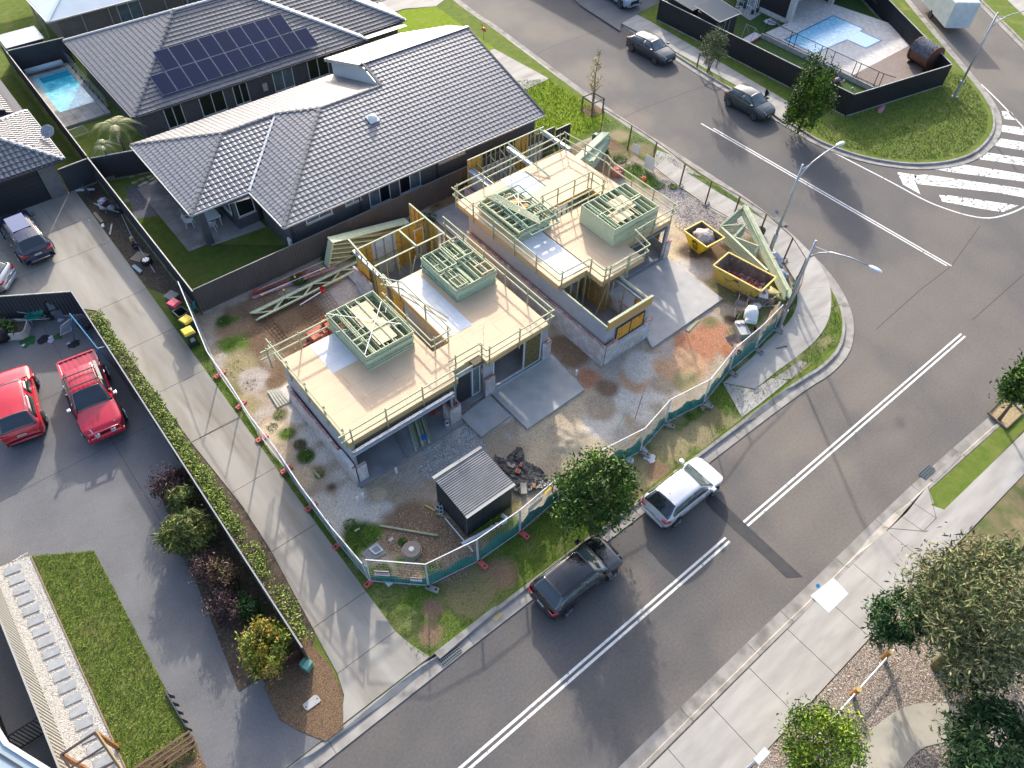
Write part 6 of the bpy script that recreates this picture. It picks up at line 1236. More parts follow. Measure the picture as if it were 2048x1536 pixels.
mh = thing('manhole', 'round concrete manhole with a white cap on the mulch', 'manhole', tuple(at(822, 1100))); p = at(824, 1104); MB().tube([(p.x, p.y, 0), (p.x, p.y, .18)], .44, 24).build('collar', conc_kerb, mh); MB().tube([(p.x, p.y, .18), (p.x, p.y, .27)], [.40, .38], 24).build('lid', M('manhole_brown', (.26, .21, .17), ro=.9), mh); MB().tube([(p.x, p.y, .27), (p.x, p.y, .33)], [.13, .11], 14).build('cap', white, mh)
tag(MB().bar(at(778, 1082, .05), at(786, 1076, .05), .14, .05).build('meter_cover', cap_pale), 'small white box lying on the mulch above the manhole', 'box')
for k, (a, c) in enumerate((((1285, 790), (1270, 838)), ((1251, 825), (1230, 865)))): lying('star_picket', ['dark steel picket leaning in the chalky ground', 'blue green steel picket stuck near the sand'][k], 'picket', a, c, .04, [rust, tim_teal][k], .03, .35)
lying('timber', 'orange board beside the fence near the sand heap', 'timber', (1262, 880), (1279, 863), .1, osb, .03); lying('timber', 'pale plank lying by the wide concrete pad', 'timber', (1374, 662), (1396, 640), .2, tim_post, .04)
for k in range(3): lying('timber', ['thick', 'middle', 'thin'][k]+' brown board leaning on the corner fence', 'timber', (1524-k*3, 668+k*6), (1560-k*8, 604+k*8), .12-.03*k, M('old_wood', (.22, .13, .07), (.34, .24, .15), s=8, rough=.9), .04, .8)
pl = thing('pallet_stack', 'broken brown pallet behind the wheelbarrow at the fence corner', 'pallet', tuple(at(1500, 680)))
for k in range(8): beam('slat', at(1484+k*4, 694-k*4, .15+.02*k), at(1502+k*5, 664-k*3, .2+.02*k), .08, .02, M('old_wood', (.22, .13, .07)), pl)
# wheelbarrows and mixer
def barrow(label, c, rz, col, inner_m, stand=False):
    t = thing('wheelbarrow', label, 'wheelbarrow', c, rz); b = MB(); R1 = [(-.38, -.33), (-.2, -.36), (.3, -.3), (.46, -.14), (.46, .14), (.3, .3), (-.2, .36), (-.38, .33)]; R0 = [(-.22, -.2), (-.1, -.22), (.12, -.2), (.2, -.1), (.2, .1), (.12, .2), (-.1, .22), (-.22, .2)]
    b.add([(x, y, .62) for x, y in R1]+[(x, y, .36) for x, y in R0], [(i, (i+1) % 8, 8+(i+1) % 8, 8+i) for i in range(8)]+[tuple(range(8, 16))]); b.build('tray', col, t, l=1, sm=0); b = MB(); b.add([(x*.97, y*.97, .622) for x, y in R1]+[(x*.97, y*.97, .385) for x, y in R0], [(i, 8+i, 8+(i+1) % 8, (i+1) % 8) for i in range(8)]+[tuple(range(15, 7, -1))]); b.build('tray_inside', inner_m, t, l=1)
    for s_ in (-1, 1): MB().tube([(.62, s_*.06, .2), (.2, s_*.2, .34), (-.4, s_*.24, .42), (-.95, s_*.28, .60)], .018, 6).build('handle', galv_lite, t, l=1); MB().tube([(-.25, s_*.22, .4), (-.3, s_*.24, .0)], .016, 6).build('leg', galv_lite, t, l=1)
    MB().tube([(.62, -.045, .2), (.62, .045, .2)], .19, 16).build('wheel', tyre_m, t, l=1); return t
ggrey = M('barrow_grey', (.40, .39, .37), (.3, .28, .26), s=5, rough=.7); gin = M('barrow_inside', (.22, .18, .16), (.30, .24, .2), s=5, rough=.9); gin2 = M('barrow_inside_clay', (.36, .24, .19), (.3, .22, .19), s=5, rough=.9)
def placed(px, py, z_=.6): p = at(px, py, z_); return (p.x, p.y, .02)
barrow('grey wheelbarrow with a dark dusty tray beside the long skip', placed(1481, 612), R(205), ggrey, gin); barrow('grey wheelbarrow with clay in its tray in front of the corner fence', placed(1468, 681), R(260), ggrey, gin2)
barrow('pale wheelbarrow tipped among tools next to the skip end', placed(1508, 590), R(190), ggrey, M('barrow_pale', (.5, .47, .42), ro=.8))
b1_ = thing('mortar_tub', 'long grey mortar tub with two buckets inside by the wheelbarrow', 'tub', placed(1484, 658, .3), R(60)); b = MB(); b.prism([(-.55, -.25), (-.45, -.31), (.45, -.31), (.55, -.22), (.55, .22), (.45, .31), (-.45, .31), (-.55, .25)], 0, .42); b.build('shell', M('tub_grey', (.42, .42, .42), (.34, .34, .34), s=6, rough=.7), b1_, l=1)
for s_ in (-.13, .14): MB().tube([(.32, s_, .42), (.32, s_, .5)], [.12, .13], 12).build('bucket_rim', M('rim_grey', (.5, .48, .46), ro=.6), b1_, l=1)
mx = thing('cement_mixer', 'white cement mixer drum with round motor cover near the corner fence', 'cement mixer', placed(1500, 640, .5), R(40)); b = MB(); b.tube([(-.1, 0, .45), (.0, 0, .6), (.3, 0, .85), (.55, 0, 1.05)], [.22, .40, .38, .22], 16); b.build('drum', white, mx, l=1, sm=1); MB().box(-.35, .0, -.3, .3, .75, .8).box(-.38, -.1, -.32, .32, .55, .75).build('hood', white, mx, l=1, bevel=.04)
for x, y in ((-.4, -.3), (-.4, .3), (.4, -.3), (.4, .3)): MB().tube([(x, y, 0), (x*.4, y*.8, .6)], .025, 6).build('leg', red_plastic, mx, l=1)
for s_ in (-.34, .34): MB().tube([(-.4, s_-.04, .18), (-.4, s_+.04, .18)], .17, 14).build('wheel', tyre_m, mx, l=1)
rs = thing('round_tub', 'round grey lid like tub between the mixer and the barrows', 'tub', placed(1514, 611, .5)); MB().tube([(0, 0, .4), (0, 0, .48)], [.24, .25], 18).tube([(0, 0, .48), (0, 0, .5)], [.25, .12], 18).build('cover', cap_pale, rs, l=1); MB().tube([(0, 0, 0), (0, 0, .4)], .2, 12).build('body', ggrey, rs, l=1)
p = at(1527, 587, .7); t = thing('board_table', 'white board on legs holding a brick at the end of the skip', 'board', (p.x, p.y, 0), R(35)); MB().box(-.36, .36, -.27, .27, .68, .71).build('top', white, t, l=1)
for x, y in ((-.3, -.2), (.3, -.2), (.3, .2), (-.3, .2)): MB().tube([(x, y, 0), (x, y, .68)], .02, 5).build('leg', galv, t, l=1)
t = thing('brick', 'orange brick resting on the white board by the skip', 'brick', (p.x+.05, p.y, .71), R(60)); MB().box(-.11, .11, -.055, .055, 0, .076).build('body', MATS['orange_block'], t, l=1); MB().box(-.03, .03, -.02, .02, .075, .079).build('hole', ink, t, l=1)
p = at(1541, 601, .3); blob('bucket_dark', 'brown round bucket with hose near the green shade cloth', 'bucket', (p.x, p.y, .2), (.25, .25, .22), M('brown_tub', (.3, .19, .15), ro=.8), 14, 8, .05)
p = at(1525, 608, .3); b = MB()
for k in range(4): a = k*.8; b.tube([(p.x, p.y, .1), (p.x+.9*cos(a-1), p.y+.9*sin(a-1), .5)], .018, 5)
tag(b.build('garden_tools', galv_lite), 'tangle of thin tool handles between the mixer and the fence', 'tools')
p = at(1506, 478); tag(MB().tube([(p.x+.6, p.y, .25), (p.x+.8, p.y+.1, .3)], .3, 16).build('tyre', tyre_m), 'black tyre leaning by the truss stack at the fence', 'tyre')
p = at(1287, 361); t = thing('orange_block', 'small orange block on the grass near the side footpath', 'block', (p.x, p.y, .0)); MB().tube([(0, 0, 0), (0, 0, .25)], [.2, .14], 8).build('base', M('cone_orange', (.7, .16, .05), ro=.6), t, l=1); MB().tube([(0, 0, .25), (0, 0, .32)], [.1, .05], 8).build('tip', M('cone_orange', (.7, .16, .05)), t, l=1)
p = at(833, 437); t = thing('bucket', 'cream bucket in the grass strip by the back fence', 'bucket', (p.x, p.y, 0)); MB().tube([(0, 0, 0), (0, 0, .3)], [.13, .17], 12, cap=False).build('shell', cap_pale, t, l=1); MB().tube([(0, 0, .02), (0, 0, .04)], .13, 12).build('base', soil, t, l=1)
# meter box
p = at(1190, 287); t = thing('green_service_box', 'dark green service pillar on the grass by the young staked tree', 'service box', (p.x, p.y, 0), R(10)); MB().box(-.22, .22, -.18, .18, 0, .75).build('body', M('service_green', (.07, .12, .08), ro=.7), t, l=1, bevel=.02); MB().box(-.15, .1, -.12, .12, .75, .8).build('lid', M('service_pale', (.45, .5, .42), ro=.7), t, l=1)
# ================================================================ VEHICLES
def paint(name, c, c2=None, rough=.28, metal=.0, ro=None):
    if ro is not None: rough = ro
    return M(name, c, c2, s=2, rough=rough, metal=metal, coat=.8, coord='obj')
def interp(tab, x):
    if x <= tab[0][0]: return tab[0][1]
    for (a, u), (b, v) in zip(tab[:-1], tab[1:]):
        if x <= b: t = (x-a)/(b-a); t = t*t*(3-2*t)*.35+t*.65; return u+(v-u)*t
    return tab[-1][1]
def car(label, loc, rz, pm, L=4.2, W=1.76, H=1.48, belt=.92, hood=(.78, .95), cowl=1.08, wf=.76, rw=None, tailz=1.0, rear='hatch', wb=2.58, fo=.82, glass=None, rails=False, roofm=None, wr=.32, zb=.2, tumble=.17, alloyc=None,
        front='plate', grp=None, rackbars=False, racks=None, tub=None, rear_glass=None, tint=None):
    """x runs from the nose (0) to the tail (L); roof front at L*wf_, built as a smooth shell split into panels"""
    t = thing('parked_car', label, 'car', loc, rz, grp); glass = glass or car_glass; hw = W/2
    xr0 = cowl+.62 if wf is None else cowl+wf; xr1 = rw[0] if rw else L-.62; xre = rw[1] if rw else L-.16       # roof front, roof rear, base of rear glass
    def half(x):  # plan half width
        f = 1-((1-x/.55)**2.4*.26 if x < .55 else 0)-(((x-(L-.5))/.5)**2.4*.16 if x > L-.5 else 0); return hw*f
    top = [(0, .55), (.06, hood[0]-.10), (.22, hood[0]), (cowl*.6, (hood[0]+hood[1])/2+.02), (cowl, hood[1]), (xr0, H-.045), (xr0+.35, H-.008), ((xr0+xr1)/2, H), (xr1, H-.06)]
    if tub: top += [(xr1+.2, 1.12), (L-.12, 1.10), (L, .95)]
    else: top += [(xre, tailz), (L-.05, tailz-.12), (L, .62)]
    bel = [(0, .5), (.06, hood[0]-.14), (.25, hood[0]-.05), (cowl, belt-.02), (L*.6, belt+.03), (xre-.1, belt+.08), (L-.1, min(tailz-.1, belt+.04)), (L, .58)]
    bot = [(0, .30), (.15, zb), (L-.2, zb+.02), (L, .34)]
    xs = [0, .02, .06, .12, .2, .3, .42, .55]+[cowl*f for f in (.6, .72, .84, .93)]+[cowl, cowl+(xr0-cowl)*.12, cowl+(xr0-cowl)*.5, cowl+(xr0-cowl)*.9, xr0]
    n = 9; xs += [xr0+(xr1-xr0)*k/n for k in range(1, n+1)]; xs += [xr1+(xre-xr1)*f for f in (.12, .5, .88, 1.)]; xs += [v for v in (xre+.03, L-.12, L-.06, L-.02, L) if v > xre+.02]
    xs = sorted(set(round(v, 4) for v in xs if 0 <= v <= L))
    front_ax = fo; rear_ax = fo+wb
    def ring(x):
        hx = half(x); zt_ = interp(top, x); zbt = min(interp(bel, x), zt_-.01); z0 = interp(bot, x); cab = smooth(cowl-.05, xr0, x)*(1-smooth(xr1, xre, x)) if not tub else smooth(cowl-.05, xr0, x)*(1-smooth(xr1, xr1+.18, x))
        yr = hx*(.93-.0*cab)-tumble*cab*1.05; crown = .05*(1-cab)+.035; ze = zt_-crown-(.03 if cab > .5 else .02)
        P = [(hx*.90, z0), (hx*.97, z0+.1), (hx*1.0, z0+(zbt-z0)*.45), (hx*1.0, z0+(zbt-z0)*.72), (hx*.985, zbt-.05), (hx*.955, zbt)]
        ze = max(ze, zbt+.002)
        for f in (.10, .5, .88): P.append((hx*.955+(yr-hx*.955)*f, zbt+(ze-zbt)*f))
        P.append((yr, ze)); P.append((yr*.955, ze+(zt_-ze)*.35))
        for f in (.75, .5, .25, 0): P.append((yr*f, ze+(zt_-ze)*(1-(f*.98)**2.2)))
        return P
    RG = [ring(x) for x in xs]; m = len(RG[0]); full = []
    for x, P in zip(xs, RG): full.append([(x, -y, z_) for y, z_ in P]+[(x, y, z_) for y, z_ in P[-2::-1]])
    M_ = len(full[0]); vs = [(L/2-v[0], v[1], v[2]) for r_ in full for v in r_]; groups = {}
    for i in range(len(xs)-1):
        xm = (xs[i]+xs[i+1])/2
        for j in range(M_-1):
            jj = j if j < m-1 else M_-2-j        # side index 0..m-2
            za = sum(full[a][b_][2] for a, b_ in ((i, j), (i, j+1), (i+1, j), (i+1, j+1)))/4; g = 'body'
            if jj < 4:
                for ax in (front_ax, rear_ax):
                    if math.hypot(xm-ax, za-wr) < wr+.045: g = 'wheel_arch'
            if 6 <= jj < 8 and cowl+(xr0-cowl)*.35 < xm < xr1+(xre-xr1)*.35 and (not tub or xm < xr1-.02):
                g = 'side_window_front' if xm < (cowl+xr1)*.53 else 'side_window_rear'
                if tub is None and abs(xm-(cowl+xr1)*.53) < .03: g = 'body'
            if jj >= 10:
                if cowl+.02 < xm < xr0-.02: g = 'windscreen'
                if not tub and xr1+(xre-xr1)*.05 < xm < xre-(xre-xr1)*.05: g = 'rear_window'
                if xr0+.01 < xm < xr1-.01 and roofm: g = 'roof'
                if tub and xr1 < xm < xr1+.16: g = 'rear_window'
            groups.setdefault(g, []).append((i*M_+j, i*M_+j+1, (i+1)*M_+j+1, (i+1)*M_+j))
    cen = len(vs); 
    mats_ = {'body': pm, 'wheel_arch': plastic_black, 'side_window_front': tint or glass, 'side_window_rear': tint or glass, 'windscreen': glass, 'rear_window': rear_glass or car_glass, 'roof': roofm}
    for g, fs in groups.items():
        used = sorted({k for f in fs for k in f}); mp = {k: i for i, k in enumerate(used)}; b = MB(); b.v = [vs[k] for k in used]; b.f = [tuple(mp[k] for k in f) for f in fs]; b.m = [0]*len(b.f)
        if g == 'body':
            b.f.append(tuple(mp[j] for j in range(M_) if j in mp)); b.m.append(0); e = (len(xs)-1)*M_; b.f.append(tuple(mp[e+j] for j in range(M_-1, -1, -1) if e+j in mp)); b.m.append(0)
        nm = g.replace('_front', '').replace('_rear', '') if 'side' in g else g
        o = b.build(nm, mats_[g], t, sm=1, l=1)
        if g != 'body': 
            sd_ = o.modifiers.new('s', 'SOLIDIFY'); sd_.thickness = .012; sd_.offset = 1
    X = lambda x: L/2-x
    MB().box(X(L-.1), X(.1), -hw*.88, hw*.88, zb-.02, zb+.2).build('underbody', ink, t, l=1)
    whm = {}
    def wheel():
        if 'w' in whm: return whm['w']
        b = MB(); b.tube([(0, -.1, 0), (0, -.085, 0), (0, .085, 0), (0, .1, 0)], [wr*.9, wr, wr, wr*.9], 20); me = bpy.data.meshes.new('tyre'); me.from_pydata(b.v, [], b.f); me.materials.append(tyre_m)
        b = MB(); r = wr*.66
        for k in range(5): a = 2*math.pi*k/5; b.bar((0, .103, 0), (r*cos(a), .103, r*sin(a)), .012, .07*wr/.32, up=(0, 1, 0))
        for k in range(20): a = 2*math.pi*k/20; c_ = 2*math.pi*(k+1)/20; b.quad((r*cos(a), .106, r*sin(a)), (r*1.06*cos(a), .106, r*1.06*sin(a)), (r*1.06*cos(c_), .106, r*1.06*sin(c_)), (r*cos(c_), .106, r*sin(c_)))
        me2 = bpy.data.meshes.new('rim'); me2.from_pydata(b.v, [], b.f); me2.materials.append(alloyc or alloy); whm['w'] = (me, me2); return me, me2
    for ax in (front_ax, rear_ax):
        for s_ in (-1, 1):
            a, c = wheel(); w_ = bpy.data.objects.new('wheel', a); COL.objects.link(w_); w_.parent = t; w_.location = (X(ax), s_*(hw-.035), wr); w_.rotation_euler = (0, random.random(), 0 if s_ > 0 else math.pi)
            r_ = bpy.data.objects.new('rim', c); COL.objects.link(r_); r_.parent = w_
    yv = half(.1)
    for s_ in (-1, 1):
        q = [(.03, s_*yv*.60), (.10, s_*yv*.98), (.34, s_*half(.34)*.97), (.22, s_*yv*.66)]; zf = interp(top, .12)-.04
        MB().add([(X(q[0][0])+.012, q[0][1], zf-.16), (X(q[1][0])+.012, q[1][1], zf-.14), (X(q[2][0]), q[2][1]+s_*.012, zf-.02), (X(q[3][0]), q[3][1], interp(top, .22)+.002), (X(q[0][0])+.01, q[0][1], zf-.02)], [(0, 1, 2, 3, 4)] if s_ < 0 else [(4, 3, 2, 1, 0)]).build('headlight', lamp_clear, t, l=1)
        zt_ = (tailz if not tub else 1.05)-.12; yt = half(L-.1)
        b = MB(); b.add([(X(L)-.015, s_*yt*.62, zt_-.02), (X(L)-.015, s_*yt*.94, zt_-.0), (X(L-.22), s_*(half(L-.22)+.012), zt_+.07), (X(L-.20), s_*(half(L-.2)+.012), zt_-.1), (X(L)-.016, s_*yt*.94, zt_-.15), (X(L)-.016, s_*yt*.64, zt_-.14)], [(0, 1, 4, 5), (1, 2, 3, 4)]); o = b.build('tail_light', lamp_red, t, l=1)
        sd_ = o.modifiers.new('s', 'SOLIDIFY'); sd_.thickness = .03; sd_.offset = 0
        MB().box(X(cowl+.35), X(cowl+.13), min(s_*(hw+.02), s_*(hw+.20)), max(s_*(hw+.02), s_*(hw+.20)), belt+.02, belt+.17).build('mirror', pm if not racks else chrome, t, l=1, bevel=.03)
        for fx in (.42, .68): MB().box(X(L*fx+.09), X(L*fx-.09), min(s_*hw*.99, s_*(hw+.025)), max(s_*hw*.99, s_*(hw+.025)), belt-.13, belt-.10).build('door_handle', pm if not racks else chrome, t, l=1)
        b = MB(); b.bar((X(cowl*.98), s_*half(cowl)*.93, hood[1]), (X(xr0), s_*(half(xr0)*.93-tumble), H-.075), .04, .03)
        if rails: MB().tube([(X(xr0+.25), s_*(hw*.93-tumble-.02), H-.02), (X(xr0+.4), s_*(hw*.93-tumble-.02), H+.03), (X(xr1-.2), s_*(hw*.93-tumble-.02), H+.02), (X(xr1), s_*(hw*.93-tumble-.02), H-.05)], .022, 6).build('roof_rail', chrome if rails == 'c' else plastic_black, t, l=1)
    for x_, nm in ((.0, 'f'), (L, 'r')):
        s_ = 1 if nm == 'f' else -1; xx = X(x_)+s_*.012; zz = .42 if nm == 'f' else (tailz-.32 if not tub else .6)
        MB().box(xx-.008, xx+.008, -.19, .19, zz-.055, zz+.055).build('number_plate', plate_m, t, l=1)
        b = MB()
        for k in range(6): b.box(xx+s_*.009-.002, xx+s_*.009+.002, -.15+k*.052, -.115+k*.052, zz-.03, zz+.03)
        b.build('plate_print', ink, t, l=1)
    MB().box(X(.05), X(-.012), -hw*.5, hw*.5, .34 if hood[0] < .9 else .45, hood[0]-.17).build('grille', plastic_black, t, l=1)
    MB().box(X(L)-.02, X(L-.1), -hw*.72, hw*.72, .24, .4).build('rear_bumper', plastic_black if rails else pm, t, l=1, bevel=.03)
    MB().tube([(X(xr1-.25), 0, H-.01), (X(xr1-.12), 0, H+.12)], .012, 5).build('aerial', ink, t, l=1)
    b = MB()
    for s_ in (-1, 1): b.bar((X(cowl+.03), s_*.15, hood[1]+.02), (X(cowl+.1), s_*.15+.45, hood[1]+.07), .02, .015)
    b.build('wiper', ink, t, l=1); return t, X
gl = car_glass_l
silver = paint('paint_silver', (.62, .63, .65), ro=.3, metal=.2); black_p = paint('paint_black', (.012, .013, .017), ro=.14); grey_p = paint('paint_grey', (.055, .057, .065), ro=.25, metal=.3); green_g = paint('paint_grey_green', (.045, .055, .055), ro=.28, metal=.2)
red_p = paint('paint_red', (.50, .012, .025), ro=.25); red_p2 = paint('paint_red_ute', (.48, .014, .035), ro=.25); navy = paint('paint_navy', (.008, .013, .05), ro=.2); silver2 = paint('paint_silver_blue', (.45, .48, .50), ro=.3, metal=.3); pblue = paint('paint_pale_blue', (.28, .36, .42), ro=.3)
def midpt(a, b_): p, q = at(*a), at(*b_); return (p+q)/2, math.atan2((p-q).y, (p-q).x)
# nose direction = +x of the thing
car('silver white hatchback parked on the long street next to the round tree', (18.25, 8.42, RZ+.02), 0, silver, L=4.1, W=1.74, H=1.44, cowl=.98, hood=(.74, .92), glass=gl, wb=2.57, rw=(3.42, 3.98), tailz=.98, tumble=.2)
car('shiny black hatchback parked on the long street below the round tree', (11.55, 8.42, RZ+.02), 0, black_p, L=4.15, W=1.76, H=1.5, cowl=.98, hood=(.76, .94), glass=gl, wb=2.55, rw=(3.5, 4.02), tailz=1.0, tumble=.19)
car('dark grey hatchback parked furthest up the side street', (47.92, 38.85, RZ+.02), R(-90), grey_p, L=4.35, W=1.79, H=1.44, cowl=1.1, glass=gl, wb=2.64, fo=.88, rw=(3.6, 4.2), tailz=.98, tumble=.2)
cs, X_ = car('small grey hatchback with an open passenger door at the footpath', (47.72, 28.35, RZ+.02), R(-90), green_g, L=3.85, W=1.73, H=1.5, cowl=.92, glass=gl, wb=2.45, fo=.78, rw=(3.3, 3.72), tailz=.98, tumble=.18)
b = MB(); M4 = WM[cs.name]; hx = .55; hy = .88; b.add([(hx, hy, .35), (hx+.12-.3, hy+.82, .35), (hx-.18, hy+.82, .95), (hx, hy, .95), (hx-.1, hy+.02, 1.38), (hx-.35, hy+.55, 1.36)], [(0, 1, 2, 3)]); o = b.build('open_door', green_g, cs, l=1); md = o.modifiers.new('s', 'SOLIDIFY'); md.thickness = .06
o = MB().add([(hx, hy, .95), (hx-.18, hy+.82, .95), (hx-.35, hy+.55, 1.36), (hx-.1, hy+.02, 1.38)], [(0, 1, 2, 3)]).build('door_window', car_glass, cs, l=1); md = o.modifiers.new('s', 'SOLIDIFY'); md.thickness = .02
# red four wheel drives in the left yard
car('red four wheel drive with silver roof rails parked at the left edge', (-3.85, 32.2, .02), R(80.5), red_p, L=4.65, W=1.88, H=1.66, belt=1.02, hood=(.92, 1.06), cowl=1.15, wb=2.7, fo=.9, rw=(3.95, 4.5), tailz=1.12, rails='c', wr=.36, zb=.26, tumble=.2)
ut, X = car('red twin cab utility with bull bar, snorkel and closed tub cover', (-.85, 30.4, .02), R(-96), red_p2, L=5.3, W=1.9, H=1.82, belt=1.12, hood=(1.02, 1.16), cowl=1.45, wf=.72, wb=3.2, fo=.95, rw=(3.75, 3.95), tailz=1.1, tub=True, wr=.39, zb=.34, tumble=.2, racks=True)
for s_ in (-1, 1): MB().box(X(5.2), X(3.95), min(s_*.8, s_*.93), max(s_*.8, s_*.93), 1.08, 1.17).build('tub_side', red_p2, ut, l=1, bevel=.02)
b = MB(); b.box(X(5.18), X(3.92), -.8, .8, 1.1, 1.14)
for k in range(6): b.box(X(5.1), X(4.1), -.62+k*.23, -.54+k*.23, 1.14, 1.165)
b.build('tub_cover', red_p2, ut, l=1); MB().box(X(5.22), X(5.08), -.85, .85, 1.12, 1.2).build('tailgate_top', red_p2, ut, l=1, bevel=.02)
for x in (2.35, 3.15): MB().bar((X(x), -.72, 1.93), (X(x), .72, 1.93), .05, .035).build('roof_bar', plastic_black, ut, l=1)
for s_ in (-1, 1): MB().bar((X(2.1), s_*.6, 1.89), (X(3.45), s_*.6, 1.88), .035, .035).build('roof_bar', plastic_black, ut, l=1)
b = MB()
for k in range(5): b.box(X(3.5), X(2.2), -.42+k*.2, -.40+k*.2, 1.815, 1.83)
b.build('roof_ribs', red_p2, ut, l=1)
MB().box(X(3.6), X(2.2), .74, .86, 1.8, 1.9).build('awning', M('awning_grey', (.36, .35, .31), ro=.7), ut, l=1)
MB().tube([(X(1.15), -.9, 1.08), (X(1.5), -.93, 1.25), (X(2.0), -.84, 1.8), (X(2.02), -.84, 1.92)], [.05, .05, .05, .09], 8).build('snorkel', plastic_black, ut, l=1, sm=1)
b = MB(); b.box(X(-.02), X(-.2), -.85, .85, .5, .72); b.build('bull_bar', red_p2, ut, l=1, bevel=.04); b = MB(); b.tube([(X(-.1), -.75, .7), (X(-.14), -.62, 1.02), (X(-.16), .62, 1.02), (X(-.1), .75, .7)], .04, 8); b.build('bull_bar_hoop', red_p2, ut, l=1, sm=1)
for s_ in (-.36, .36): MB().tube([(X(-.12), s_, .88), (X(-.24), s_, .88)], .11, 14).build('spot_light', lamp_clear, ut, l=1)
cn, X = car('dark navy wagon parked nose first by the dark garage door', (.45, 44.9, .03), R(92), navy, L=4.8, W=1.85, H=1.66, belt=1.02, hood=(.9, 1.04), cowl=1.2, wb=2.75, fo=.95, rw=(4.2, 4.68), tailz=1.12, rails=True, wr=.35, zb=.26, tumble=.19)
MB().box(X(4.84), X(4.76), -.5, .5, .42, .47).build('bumper_trim', chrome, cn, l=1); MB().box(X(3.3), X(1.75), -.5, .5, 1.648, 1.672).build('sunroof', M('sunroof', (.07, .09, .2), ro=.1, coat=1), cn, l=1)
car('silver hatchback cut by the left edge beside the gravel bed', (-3.1, 43.1, .03), R(141), silver2, L=4.4, W=1.8, H=1.52, cowl=1.1, hood=(.8, .98), glass=gl, rear_glass=gl, wb=2.65, rw=(3.7, 4.2), tailz=1.02, tumble=.2)
car('pale blue car cut by the top edge in the aggregate driveway', (52.75, 47.6, .03), R(-95), pblue, L=4.6, W=1.88, H=1.68, belt=1.02, hood=(.92, 1.06), cowl=1.15, wb=2.7, fo=.9, rw=(3.95, 4.5), tailz=1.1, wr=.36, zb=.26)
# caravan at the top right
cv = thing('caravan', 'white caravan parked by the kerb at the top edge', 'caravan', (at(1862, 10).x, at(1862, 10).y, RZ), R(52)); b = MB(); b.prism([(-5.5, -1.1), (-.15, -1.15), (0, -.9), (0, .9), (-.15, 1.15), (-5.5, 1.1)], .55, 2.7); b.build('body', M('caravan_white', (.60, .64, .64), (.5, .55, .55), s=2, rough=.5), cv, l=1, bevel=.12)
MB().box(-.12, .04, -1.0, 1.0, .56, .95).build('checker_plate', galv, cv, l=1); MB().box(-.02, .03, -.7, .7, 1.45, 2.2).build('front_window', glass_l, cv, l=1)
b = MB(); random.seed(5)
for k in range(26): y = ru(-.8, .8); z_ = ru(1.0, 2.5); a = ru(0, 3); l = ru(.08, .3); b.bar((.035, y, z_), (.035, y+l*cos(a), z_+l*sin(a)*.6), .03, .03)
b.build('decal', M('decal_dark', (.12, .15, .17), ro=.6), cv, l=1)
for y in (-1.05, 1.05): MB().tube([(-2.4, y-.08, .36), (-2.4, y+.08, .36)], .36, 16).build('wheel', tyre_m, cv, l=1)
MB().bar((0, -.4, .45), (1.3, 0, .45), .06, .08).bar((0, .4, .45), (1.3, 0, .45), .06, .08).build('draw_bar', plastic_black, cv, l=1)
# ================================================================ VEGETATION
random.seed(11)
def leaves(b, c, r, n, size, cols, shell=.55, clumps=24, up=.35, asp=2.2, squash=1., cl=.38, bottom=-1., topcol=None):
    """leaf faces gathered in clumps that fill the crown unevenly"""
    c = Vc(c); K = []
    for _ in range(clumps):
        while True:
            d = Vc((ru(-1, 1), ru(-1, 1), ru(bottom, 1)))
            if .05 < d.length < 1: break
        d = d.normalized()*(shell+(1-shell)*random.random()**.6)*ru(.8, 1.08); K.append((Vc((d.x*r[0], d.y*r[1], d.z*r[2])), ru(.7, 1.3), rc(cols)))
    for i in range(n):
        k, s_, kc = K[i % clumps]; g = Vc((random.gauss(0, cl), random.gauss(0, cl), random.gauss(0, cl*.85)))*s_
        p = k+Vc((g.x*r[0]*.55, g.y*r[1]*.55, g.z*r[2]*.55)); cc = kc if random.random() < .7 else rc(cols); v = ru(.75, 1.25); cc = tuple(x*v for x in cc)
        u = Vc((random.gauss(0, 1), random.gauss(0, 1), random.gauss(0, 1)+up)).normalized(); a = u.cross(Vc((random.random()-.5, random.random()-.5, random.random()-.5))).normalized(); w = u.cross(a); sz = size*ru(.6, 1.35)
        P = c+p; o = len(b.v); b.v += [tuple(P-a*sz*asp*.5), tuple(P+w*sz*.42+u*sz*.08), tuple(P+a*sz*asp*.5-u*sz*.12), tuple(P-w*sz*.42+u*sz*.08)]; b.f.append((o, o+1, o+2, o+3)); b.m.append(0); b.c += [cc]*4
def limbs(b, base, top, rad, r, n=7, crown_c=None):
    base = Vc(base); top = Vc(top); pts = [base+(top-base)*t+Vc((random.gauss(0, .04), random.gauss(0, .04), 0))*(0 < t < 1) for t in (0, .3, .6, 1)]
    b.tube(pts, [rad*1.25, rad, rad*.85, rad*.6], 8)
    for i in range(n):
        t = ru(.45, 1); p = base.lerp(top, t); a = ru(0, 6.28); q = Vc(crown_c or top)+Vc((cos(a)*r[0]*.7, sin(a)*r[1]*.7, ru(-.3, .7)*r[2])); m_ = p.lerp(q, .5)+Vc((0, 0, .12)); b.tube([p, m_, q], [rad*.5, rad*.32, rad*.12], 5)
bark = M('bark', (.16, .12, .09), (.10, .075, .055), s=12, rough=.95, bump=.6, bs=20); bark_grey = M('bark_grey', (.22, .19, .16), (.15, .13, .11), s=12, rough=.95, bump=.6, bs=20)
